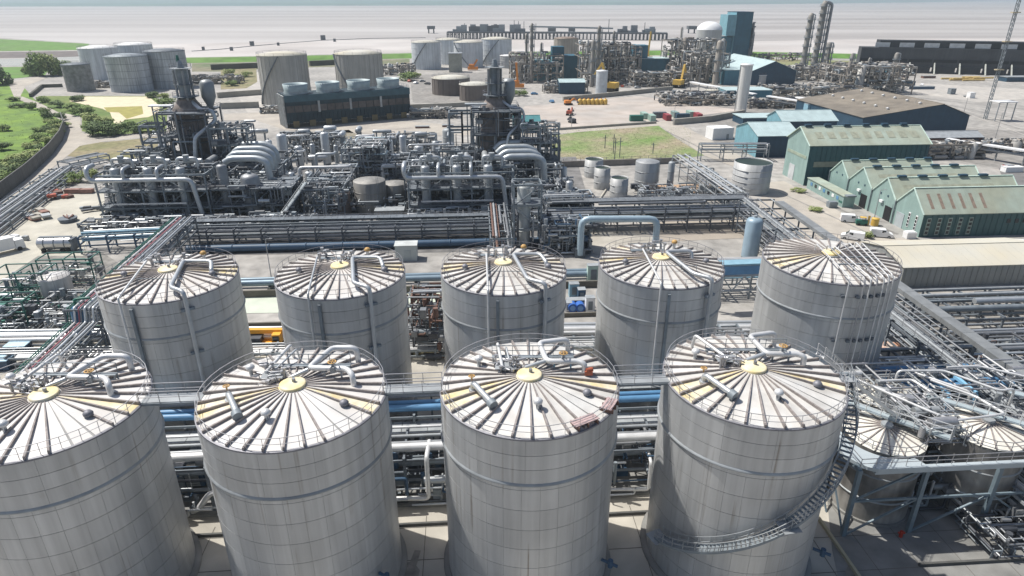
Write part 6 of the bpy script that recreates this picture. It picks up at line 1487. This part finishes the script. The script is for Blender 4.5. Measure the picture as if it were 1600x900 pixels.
# vans and cars
def van(lab, x, y, rz, body=None, van_=True, group=None):
    body = body or WHITE; t = thing('parked_van' if van_ else 'parked_car', lab, 'van' if van_ else 'car', (x, y, 0), rz, group)
    L, Wd, Hh = (5.0, 1.95, 2.0) if van_ else (4.3, 1.8, 1.45)
    pr = [(-L / 2, .45), (-L / 2, Hh * .93), (-L / 2 + .15, Hh), (L * .14, Hh), (L * .30, Hh * .62), (L * .46, Hh * .5), (L / 2, Hh * .42), (L / 2, .35), (L / 2 - .2, .3), (-L / 2 + .2, .3)] if van_ else \
         [(-L / 2, .4), (-L / 2, .85), (-L * .42, .95), (-L * .3, Hh), (L * .12, Hh), (L * .27, .95), (L * .47, .8), (L / 2, .6), (L / 2, .35), (L / 2 - .2, .28), (-L / 2 + .2, .28)]
    n = len(pr); m = MB(); vs = []
    for s, k in ((-1, 1), (1, 1)):
        for px_, pz in pr: vs.append((px_, s * Wd / 2 * (.86 if pz > Hh * .7 else 1), pz))
    m.add(vs, [tuple(range(n)), tuple(range(n, 2 * n))[::-1]] + [(i + n, (i + 1) % n + n, (i + 1) % n, i) for i in range(n)]); m.build('body', body, t)
    m = MB()
    zt, zb = Hh * .95, Hh * .64
    m.add([(L * .155, -Wd * .40, zt), (L * .155, Wd * .40, zt), (L * .30, Wd * .43, zb), (L * .30, -Wd * .43, zb)], [(0, 3, 2, 1)]); m.v = [(a + .04, b, c + .02) for a, b, c in m.v]; m.build('windscreen', GLASS, t)
    for s in (-1, 1):
        m = MB(); m.box((L * .06, s * Wd * .455, Hh * .78), (L * .16, .08, Hh * .26)); m.build('side_window', GLASS, t)
        if not van_: m = MB(); m.box((-L * .16, s * Wd * .455, Hh * .78), (L * .2, .08, Hh * .22)); m.build('side_window', GLASS, t)
        for q in (-.31, .31):
            m = MB(); m.tube([(L * q, s * Wd * .38, .34), (L * q, s * Wd * .51, .34)], .34, 12, 0); w_ = m.build('wheel', TYRE, t); m = MB(); m.tube([(L * q, s * Wd * .5, .34), (L * q, s * Wd * .52, .34)], .18, 8, 0); m.build('rim', STEELL, w_)
        m = MB(); m.box((L / 2 + .01, s * Wd * .36, .75), (.06, .3, .2)); m.build('headlight', STEELL, t)
        m = MB(); m.box((-L / 2 - .01, s * Wd * .42, 1.0), (.06, .16, .35)); m.build('tail_light', REDM, t)
    m = MB(); m.box((0, 0, .42), (L * .9, Wd * .94, .3)); m.build('chassis', DARK, t)
    return t
for j, (px, py, a, lab) in enumerate([(1329, 347, -.3, 'white van with dark side windows outside the second workshop shed'), (1376, 370, -.3, 'white van parked beside the yellow drum at the nearest workshop gable'), (1331, 374, 2.6, 'white pickup half hidden behind the right rear tank roof'), (1584, 388, 2.9, 'white van against the dark green wall at the right edge')]):
    x, y = G(px, py); van(lab, x, y, a)
x, y = G(1366, 352); t = thing('yellow_drum', 'round yellow drum between the two white vans', 'drum', (x, y, 0)); m = MB(); m.cyl((0, 0, 0), .9, 1.7, 16); m.build('body', YEL, t); m = MB(); m.lathe([(.95, 1.7), (.95, 1.8), (0, 1.9)], n=16); m.build('lid', YEL, t)
x, y = G(1345, 352); t = thing('forklift', 'dark green forklift with ochre load behind the first white van', 'forklift', (x, y, 0), -.3); m = MB(); m.box((0, 0, .9), (2.6, 1.3, 1.0)); m.build('body', GREENP, t); m = MB(); m.box((.2, 0, 2.1), (1.4, 1.2, .1)); m.build('roof_guard', YEL, t)
for q in (-.5, .8):
    for s in (-.5, .5): m = MB(); m.bar((q, s, 1.3), (q, s, 2.1), .1); m.build('post', STEELD, t); m = MB(); m.tube([(q * 1.2, s * 1.1, .35), (q * 1.2, s * 1.5, .35)], .35, 10, 0); m.build('wheel', TYRE, t)
m = MB(); m.bar((1.5, 0, .2), (1.5, 0, 2.6), .5, .15); m.build('mast', YEL, t)
for j, (px, py, mt, lab) in enumerate([(1318, 322, GREENP, 'dark green skip at the workshop entrance'), (1299, 324, STEEL, 'grey pallet pile at the end of the lean to'), (1420, 372, WHITE, 'white cabinet pair against the nearest workshop gable')]):
    x, y = G(px, py); t = thing('skip', lab, 'skip' if j == 0 else 'stack', (x, y, 0), YAW); m = MB(); m.box((0, 0, .8), (2.2, 1.6, 1.5), 0, 1.1); m.build('body', mt, t); m = MB(); m.box((0, 0, 1.65), (2.0, 1.4, .12)); m.build('load', mt, t)
rr = random.Random(9)
CC = [('dark red', REDM), ('white', WHITE), ('silver', STEELL), ('black', DARK), ('blue', BLUE)]
spots = [(640, 128, 'left of the row of cars behind the cooling tower'), (650, 131, 'second in the row of cars behind the cooling tower'), (660, 128, 'third in the row of cars behind the cooling tower'), (668, 132, 'at the right end of the row of cars behind the cooling tower'), (835, 148, 'beside the stepped blue building'), (972, 136, 'left in the car park before the right blue building'), (984, 133, 'second in the car park before the right blue building'), (996, 138, 'third in the car park before the right blue building'), (1025, 137, 'at the right of the car park before the right blue building'), (862, 160, 'alone at the rubble yard edge'), (1398, 132, 'by the black cooling tower yard, left'), (1440, 134, 'by the black cooling tower yard, right'), (1512, 152, 'below the white elevated pad')]
for j, (px, py, w) in enumerate(spots):
    c = CC[j % 5]; x, y = G(px, py); van(c[0] + ' car ' + w, x, y, rr.uniform(0, 3), c[1], False, 'far parked cars')
for j, (px, py, w, d, h, mt, lab) in enumerate([(1417, 134, 8, 4, 3, NAVY, 'dark blue box in the yard before the black cooling tower'), (1440, 139, 14, 4, 1.6, BLUED, 'long low blue grey stack in the far right yard'), (1516, 153, 3, 3, 3, WHITE, 'small white cabin right of the far right yard stack'), (1486, 147, 3, 3, 3.2, STEEL, 'small grey cabin left of the mast'), (1580, 268, 6, 2.4, 1.6, WHITE, 'low white trailer with red end at the right edge of the yard'), (1573, 266, 2, 2.4, 1.8, REDM, 'red tractor block in front of the white trailer'), (1450, 122, 9, 3, 1.5, RUST, 'rusty skips lined along the black cooling tower'), (1405, 122, 12, 3, 1.4, REDM, 'reddish stack left of the yellow pipes'), (660, 200, 6, 2, .8, RUST, 'brown timber stack below the cooling tower end'), (700, 198, 5, 2, .8, RUST, 'short brown stack right of the cooling tower'), (760, 190, 4, 2, 1.5, BLUED, 'small blue box left of the right furnace tower'), (1200, 208, 3, 3, 3, BLUEL, 'small teal box before the brown roofed hall'), (1262, 186, 4, 4, 7, BLUEL, 'teal stair tower at the corner of the brown roofed hall')]):
    x, y = G(px, py); t = thing('yard_unit', lab, 'box', (x, y, 0), YAW); m = MB(); m.box((0, 0, h / 2), (w, d, h)); m.build('body', mt, t); m = MB(); m.box((0, 0, h + .06), (w + .15, d + .15, .12)); m.build('lid', STEELL if mt is not WHITE else WHITE, t)
# yellow pipe stacks
x, y = G(1482, 127)
t = thing('pipe_stack', 'low stack of yellow pipes in front of the black cooling tower', 'pipe stack', (x, y, 0), YAW)
for q in range(9): m = MB(); x0 = rr.uniform(0, 22); m.tube([(x0, q * 1.3, .7 + (q % 2) * .9), (x0 + rr.uniform(9, 18), q * 1.3, .7 + (q % 2) * .9)], .55, 8, 0); m.build('pipe', M('tan yellow pipe', (.52, .38, .14), .6, 0, .15), t)
# tank car / tanker at left
x, y = G(92, 392)
t = thing('tank_trailer', 'silver cylindrical tanker trailer parked on the pale yard', 'trailer', (x, y, 0), YAW)
m = MB(); pr = [(0, -4.0), (.8, -3.95), (1.25, -3.6), (1.3, -3.3), (1.3, 3.3), (1.25, 3.6), (.8, 3.95), (0, 4.0)]
m.lathe(pr, n=24); m.v = [(z, x_, y_ + 1.9) for x_, y_, z in m.v]; m.build('barrel', M('tanker silver', (.55, .55, .55), .3, .7, .05, 1), t)
for q in (-2.2, 0, 2.2, ): m = MB(); m.lathe([(1.3, -.08), (1.38, -.08), (1.38, .08), (1.3, .08)], n=24); m.v = [(z + q, x_, y_ + 1.9) for x_, y_, z in m.v]; m.build('band', STEELD, t)
m = MB(); m.box((0, .2, 3.28), (7.0, .9, .12)); m.build('top_walkway', STEELD, t)
m = MB(); m.box((3.7, 0, 1.7), (.7, 2.3, 2.6)); m.build('end_frame', STEELD, t)
for q in (-2.6, 1.4, 2.6): m = MB(); m.tube([(q, -1.1, .5), (q, -.7, .5)], .5, 12, 0); m.build('wheel', TYRE, t); m = MB(); m.tube([(q, .7, .5), (q, 1.1, .5)], .5, 12, 0); m.build('wheel', TYRE, t)
m = MB(); m.box((0, 0, .75), (7.2, 1.2, .25)); m.build('chassis', STEELD, t)
# yard stores at left
def pile(lab, px, py, w, d, h, mats, n, seed, rz=YAW, nm='material_pile'):
    x, y = G(px, py); t = thing(nm, lab, 'stack', (x, y, 0), rz); r_ = random.Random(seed)
    for q in range(n):
        m = MB(); ww = w * r_.uniform(.2, .5); m.box((r_.uniform(-w / 2, w / 2), r_.uniform(-d / 2, d / 2), h * r_.uniform(.2, .8)), (ww, d * r_.uniform(.15, .4), h * r_.uniform(.3, .7)), r_.uniform(-.3, .3)); m.build('piece', r_.choice(mats), t)
BR = M('brick brown', (.26, .15, .12), .9, 0, .25, 1)
for j, (px, w) in enumerate([(116, 5), (136, 4)]):
    x, y = G(px, 302); t = thing('brick_pallet', ['left', 'right'][j] + ' low brown block stack by the bushes', 'stack', (x, y, 0), YAW); m = MB(); m.box((0, 0, .7), (w * .92, 1.6, 1.2)); m.build('blocks', BR, t); m = MB(); m.box((0, 0, .08), (w * .95, 1.7, .14)); m.build('pallet', STEELD, t)
pile('rusty red scrap row behind the pale yard', 84, 308, 5, 8, 1.6, [REDM, RUST, STEELD], 14, 21, rz=.9); pile('grey timber and crate row at the side of the pale yard', 58, 338, 4, 9, 1.2, [STEELL, CONC, BR], 12, 22, rz=.9)
pile('dark skids stacked near the plant corner', 150, 328, 7, 3, 1.2, [STEELD, DARK, STEEL], 10, 23, rz=.4); pile('white bags and debris beside the white lorry', 28, 378, 3, 4, 1.4, [WHITE, STEELL], 10, 24)
x, y = G(107, 346); t = thing('scrap_bin', 'round low bin heaped with scrap on the pale yard', 'bin', (x, y, 0)); m = MB(); m.lathe([(1.9, 0), (2.2, 1.0), (2.0, 1.0), (0, .8)], n=20); m.build('ring', STEELD, t)
for q in range(10): m = MB(); a = rr.uniform(0, 6.28); m.bar((cos(a) * .3, sin(a) * .3, .9), (cos(a) * 1.6, sin(a) * 1.6, 1.4), .25); m.build('scrap_piece', rr.choice([BR, STEELL, RUST]), t)
x, y = G(2, 398); t = thing('white_lorry', 'white box lorry cut by the left edge of the frame', 'lorry', (x - 1, y, 0), .9); m = MB(); m.box((0, 0, 2.1), (7, 2.5, 2.6)); m.build('box_body', WHITE, t); m = MB(); m.box((4.5, 0, 1.5), (1.9, 2.4, 2.0), 0, .9); m.build('cab', WHITE, t)
for q in (-2.4, -1.2, 4.2):
    for s in (-1.1, 1.1): m = MB(); m.tube([(q, s - .15, .5), (q, s + .15, .5)], .5, 12, 0); m.build('wheel', TYRE, t)
# yellow crane truck behind rear tanks
x, y = G(422, 545)
t = thing('crane_truck', 'orange yellow mobile crane truck seen between two rear tanks', 'crane truck', (x, y, 0), YAW)
CT2 = M('crane orange yellow', (.80, .38, .04), .45, 0, .08, 2)
m = MB(); m.box((-.8, 0, 1.15), (5.8, 2.4, .7)); m.build('chassis', CT2, t); m = MB(); m.box((1.5, -.3, 2.2), (1.5, 1.6, 1.5), 0, .85); m.build('cab', CT2, t); m = MB(); m.box((1.5, -1.12, 2.35), (1.0, .1, .8)); m.build('cab_window', GLASS, t)
m = MB(); m.bar((2.8, .6, 2.9), (-4.6, .6, 3.1), .7, .7); m.build('boom', CT2, t); m = MB(); m.box((-2, -.1, 2.0), (2.2, 2.0, 1.0)); m.build('engine_deck', DARK, t)
for q in (-2.8, 1.9):
    for s in (-1.25, 1.25): m = MB(); m.tube([(q, s - .25, .75), (q, s + .25, .75)], .75, 16, 0); w_ = m.build('wheel', TYRE, t); m = MB(); m.tube([(q, s - .28, .75), (q, s + .28, .75)], .35, 10, 0); m.build('rim', M('rim tan', (.40, .30, .18), .6), w_)
m = MB(); m.box((-3.6, -1.25, 1.2), (.5, .12, .9)); m.build('outrigger', REDM, t)
# stores between rear tanks (blue drums etc.)
for j, (px, py, w, h, mt, lab) in enumerate([(896, 462, 1.8, 2.6, BLUEL, 'pale blue tall skid unit among the stores behind the rear tanks'), (908, 468, 1.4, 2.2, BLUED, 'dark blue unit right of the pale blue skid'), (904, 478, 4.4, 1.4, BLUED, 'low dark blue crate behind the two blue drums'), (921, 486, 1.6, 2.8, WHITE, 'white tall cabinet right of the blue drums'), (887, 484, 1.3, 1.6, WHITE, 'white small tank left of the blue drums'), (926, 440, 2.4, 3.6, M('pale green unit', (.42, .55, .48), .6), 'pale green cabin beside the fourth rear tank')]):
    x, y = G(px, py); t = thing('store_unit', lab, 'cabinet', (x, y, 0), YAW); m = MB(); m.box((0, 0, h / 2), (w, 1.4, h)); m.build('body', mt, t); m = MB(); m.box((0, 0, h + .05), (w + .1, 1.5, .1)); m.build('top', STEELL, t); m = MB(); m.box((0, -.73, h * .5), (w * .5, .05, h * .6)); m.build('door', STEEL, t)
for j, px in enumerate((894, 906)):
    x, y = G(px, 486); t = thing('blue_drum', ['left', 'right'][j] + ' bright blue drum lying among the stores', 'drum', (x, y, 0), YAW); m = MB(); m.tube([(0, -.6, .85), (0, .8, .85)], .85, 18, 0); m.build('shell', M('drum blue', (.04, .13, .42), .4), t); m = MB(); m.tube([(0, -.66, .85), (0, -.58, .85)], .5, 12, 0); m.build('lid', M('drum lid', (.20, .36, .62), .4), t)
# dome dishes: small white item etc.
for j, (px, py, h, w) in enumerate([(1498, 205, 14, 'behind the brick red pipe shed'), (1552, 226, 12, 'beside the long white elevated pipe'), (1420, 205, 13, 'right of the brown roofed hall'), (1052, 196, 9, 'at the road corner by the container row'), (893, 200, 8, 'beside the road before the grass field'), (1215, 215, 9, 'between the teal sheds and the white cabin'), (700, 205, 8, 'behind the middle process frames'), (350, 195, 9, 'right of the left furnace tower'), (1598, 300, 10, 'at the right edge above the nearest workshop')]): lamp(px, py, h, 'thin lamp post ' + w)
t = thing('wire_fence', 'thin post and wire fence along the near side of the grass field', 'fence', (0, 0, 0))
a = Vector((*G(880, 258), 0)); b = Vector((*G(1090, 250), 0))
for q in range(17): p = a + (b - a) * (q / 16); m = MB(); m.bar(p, p + V(0, 0, 2.2), .12); m.build('fence_post', RAILD, t)
for z in (.7, 1.4, 2.1): m = MB(); m.bar(a + V(0, 0, z), b + V(0, 0, z), .05); m.build('wire', RAILD, t)
for j, (px, py, h) in enumerate([(945, 232, 5), (958, 240, 7), (960, 252, 8), (968, 246, 7), (1020, 240, 4)]):
    x, y = G(px, py); t = thing('vent_mast', ['tall', 'second', 'third', 'fourth', 'fifth'][j] + ' thin vent mast standing in the grass field', 'mast', (x, y, 0), 0, 'thin masts in the grass field'); m = MB(); m.bar((0, 0, 0), (0, 0, h), .25); m.bar((-.8, 0, h * .8), (.8, 0, h * .8), .15); m.build('pole', STEELD, t)
# ============================================================ PLANTS
LEAF = [M('leaf green', (.16, .23, .06), .8, 0, .35, .8), M('leaf dark', (.095, .145, .045), .8, 0, .35, .8), M('leaf light', (.27, .32, .11), .8, 0, .3, .8)]
BARK = M('bark', (.09, .07, .05), .9, 0, .2, 2)
def crown_mesh(seed, n, s=.34, flat=.75, name='crown', mat=0):
    rr_ = random.Random(seed); m = MB(); vs = []; fs = []
    cl = [(rr_.uniform(-.6, .6), rr_.uniform(-.6, .6), rr_.uniform(.25, .85), rr_.uniform(.22, .42)) for _ in range(13)]
    for i in range(n):
        c = cl[i % 13]; u = Vector((rr_.gauss(0, 1), rr_.gauss(0, 1), rr_.gauss(0, 1))).normalized() * c[3] * rr_.uniform(.55, 1.08)
        p = Vector((c[0] + u.x, c[1] + u.y, max(.02, c[2] + u.z * flat)))
        a = Vector((rr_.gauss(0, 1), rr_.gauss(0, 1), rr_.gauss(0, .6))).normalized(); b = a.cross(u + Vector((0, 0, .3))).normalized(); k = s * rr_.uniform(.5, 1.2) * .22
        o = len(vs); vs += [p - a * k, p + b * k * .7, p + a * k, p - b * k * .7]; fs.append((o, o + 1, o + 2, o + 3))
    m.add(vs, fs); return m.mesh(name, LEAF[mat])
CRM = {}
def crown(mat, dens): 
    v = rr.randrange(4); k = (v, mat, dens)
    if k not in CRM: CRM[k] = crown_mesh(900 + v * 7 + mat, dens, mat=mat)
    return CRM[k]
TRK = None
def bush(lab, px, py, w, h, mat=0, tree=False, group=None, dens=1500, name=None):
    global TRK
    x, y = G(px, py); t = thing(name or ('tree' if tree else 'bush'), lab, 'tree' if tree else 'bush', (x, y, 0), rr.uniform(0, 6), group)
    z0 = -h * .1 if tree else 0
    c = obj('crown', crown(mat, dens), t, (0, 0, z0)); c.scale = (w / 1.7, w / 1.7, (h - z0) / 1.15)
    if TRK is None:
        m = MB(); m.tube([(0, 0, 0), (.02, 0, .3), (-.02, .02, .7)], .05, 6, 0)
        for k in range(5): a = k * 1.3; m.tube([(0, 0, .2 + k * .07), (.3 * cos(a), .3 * sin(a), .5 + k * .06)], .02, 5, 0)
        TRK = m.mesh('trunk', BARK)
    c = obj('trunk', TRK, t); c.scale = (h * .5, h * .5, h)
    return t
for j, (px, py, w, h, mt, lab) in enumerate([(60, 119, 20, 19, 0, 'tall dark tree left of the far tank farm'), (80, 118, 19, 17, 2, 'tree right beside the tallest left tree'), (98, 118, 14, 13, 0, 'rightmost tree of the group left of the tank farm'), (45, 116, 10, 8, 2, 'small pale tree left in the group by the channel'), (4, 132, 16, 15, 1, 'dark tree at the left edge near the channel')]):
    bush(lab, px, py, w, h, mt, True, dens=2600)
def pos(lab_fmt, lst, group, dens=1500):
    for j, (px, py, w, h, mt, wd) in enumerate(lst): bush(lab_fmt % wd, px, py, w, h, mt, group=group, dens=dens)
pos('%s beside the pale lagoon', [(155, 211, 13, 6.5, 1, 'big round dark bush nearest the road'), (178, 211, 11, 6, 1, 'dark bush second along the road'), (140, 205, 9, 5, 0, 'green bush at the road bend'), (218, 207, 9, 5, 1, 'dark bush right of the sandy track'), (240, 207, 10, 5, 1, 'dark bush touching the left furnace frame'), (130, 180, 10, 5, 0, 'green bush left of the sand rim'), (145, 190, 11, 5, 2, 'light green bush below the sand rim'), (110, 172, 9, 4, 0, 'bush at the sandy corner'), (90, 168, 9, 4, 1, 'dark bush near the road top'), (70, 160, 8, 4, 0, 'small bush at the upper road'), (120, 158, 8, 4, 1, 'dark bush above the sand'), (262, 165, 10, 5, 0, 'green bush right of the sand'), (255, 155, 9, 4, 2, 'pale bush upper right of the sand'), (240, 152, 9, 4, 1, 'dark bush along the tank farm fence'), (165, 195, 8, 4, 2, 'light bush at the inner sand edge'), (200, 200, 7, 3.5, 0, 'low bush on the sandy track')], 'bushes round the lagoon')
hedge = [(95, 188), (96, 200), (88, 200), (90, 212), (78, 206), (82, 222), (70, 226), (64, 218), (60, 236), (50, 232), (46, 246), (52, 250), (36, 252), (30, 262), (22, 258), (14, 272), (8, 266), (0, 284), (-6, 276), (-14, 292), (66, 205), (80, 194), (74, 186), (70, 180), (30, 168), (20, 158), (50, 172), (5, 235), (8, 205), (-12, 150)]
wd = ['bright', 'dark', 'pale', 'low', 'round', 'tall']
for j, (px, py) in enumerate(hedge):
    w_b, h_b, m_b = rr.uniform(5.5, 9), rr.uniform(2.6, 4.6), rr.choice((0, 0, 1, 2))
    where = 'tight against the dark panelled wall' if j < 21 and j % 2 == 0 else 'one step up the bank from the dark panelled wall' if j < 21 else 'on the open grass of the bank'
    part = 'upper' if py < 200 else 'middle' if py < 245 else 'lower'
    bush(['mid green', 'dark green', 'yellow green'][m_b] + (' wide' if w_b > 7.2 else ' compact') + ' bush ' + where + ', %s stretch' % part, px, py, w_b, h_b, m_b, group='hedge bushes on the green bank')
pos('%s by the far left pipe bundle', [(118, 285, 6, 3.4, 0, 'green bush'), (145, 283, 6, 4, 2, 'light green bush'), (104, 290, 5, 2.6, 2, 'pale bush')], 'bushes by the pipe bundle')
pos('%s in the scrub beyond the left furnace tower', [(360, 118, 10, 5, 2, 'pale bush'), (372, 126, 10, 5, 0, 'green bush'), (386, 120, 9, 4, 2, 'yellowish bush'), (362, 134, 9, 4, 0, 'low green bush')], 'scrub bushes')
pos('%s', [(636, 126, 14, 6, 0, 'green shrub with tan patch behind the cooling tower'), (648, 122, 10, 5, 2, 'pale shrub behind the cooling tower'), (812, 150, 9, 4, 0, 'green shrub left of the stepped blue building'), (1355, 372, 3, 1.6, 2, 'small weed clump by the workshop road'), (1275, 330, 4, 1.2, 2, 'low weeds at the workshop road kerb'), (1248, 300, 4, 1.2, 2, 'weeds before the big workshop door')], None)
t = MB(); vs = []; fs = []
r2 = random.Random(77)
for k in range(1500):
    px = r2.uniform(-60, 110); py = r2.uniform(130, 300)
    if py > 300 - px * 1.1 or px > 60 + (py - 130) * .9: continue
    x, y = G(px, py); s = r2.uniform(.1, .25); a = r2.uniform(0, 3.14); o = len(vs)
    vs += [(x - cos(a) * s, y - sin(a) * s, .04), (x + cos(a) * s, y + sin(a) * s, .04), (x + r2.uniform(-.3, .3), y, s * 1.3)]; fs.append((o, o + 1, o + 2))
o = t.add(vs, fs).build('grass_tufts', LEAF[2]); tag(o, 'rough grass tufts over the green bank at left', 'grass'); o['kind'] = 'stuff'
vs = []; fs = []
for k in range(5000):
    px = r2.uniform(860, 1080); py = r2.uniform(200, 248)
    if r2.random() < .3: continue
    x, y = G(px, py); s = r2.uniform(.06, .2); a = r2.uniform(0, 3.14); o = len(vs)
    vs += [(x - cos(a) * s, y - sin(a) * s, .05), (x + cos(a) * s, y + sin(a) * s, .05), (x + r2.uniform(-.3, .3), y, s * 1.2)]; fs.append((o, o + 1, o + 2))
o = MB().add(vs, fs).build('grass_tufts', LEAF[2]); tag(o, 'grass and weeds over the patchy green field', 'grass'); o['kind'] = 'stuff'
# ============================================================ AIR
hz = bpy.data.materials.new('haze air'); hz.use_nodes = True; hn = hz.node_tree.nodes
for q in list(hn):
    if q.type != 'OUTPUT_MATERIAL': hn.remove(q)
pv = hn.new('ShaderNodeVolumePrincipled'); pv.inputs['Color'].default_value = (.82, .93, 1.0, 1); pv.inputs['Density'].default_value = .00014; pv.inputs['Anisotropy'].default_value = .2
hz.node_tree.links.new(pv.outputs[0], [q for q in hn if q.type == 'OUTPUT_MATERIAL'][0].inputs['Volume'])
m = MB(); m.box((0, 8400, 32), (30000, 17400, 76)); o = m.build('haze', hz); o['kind'] = 'stuff'
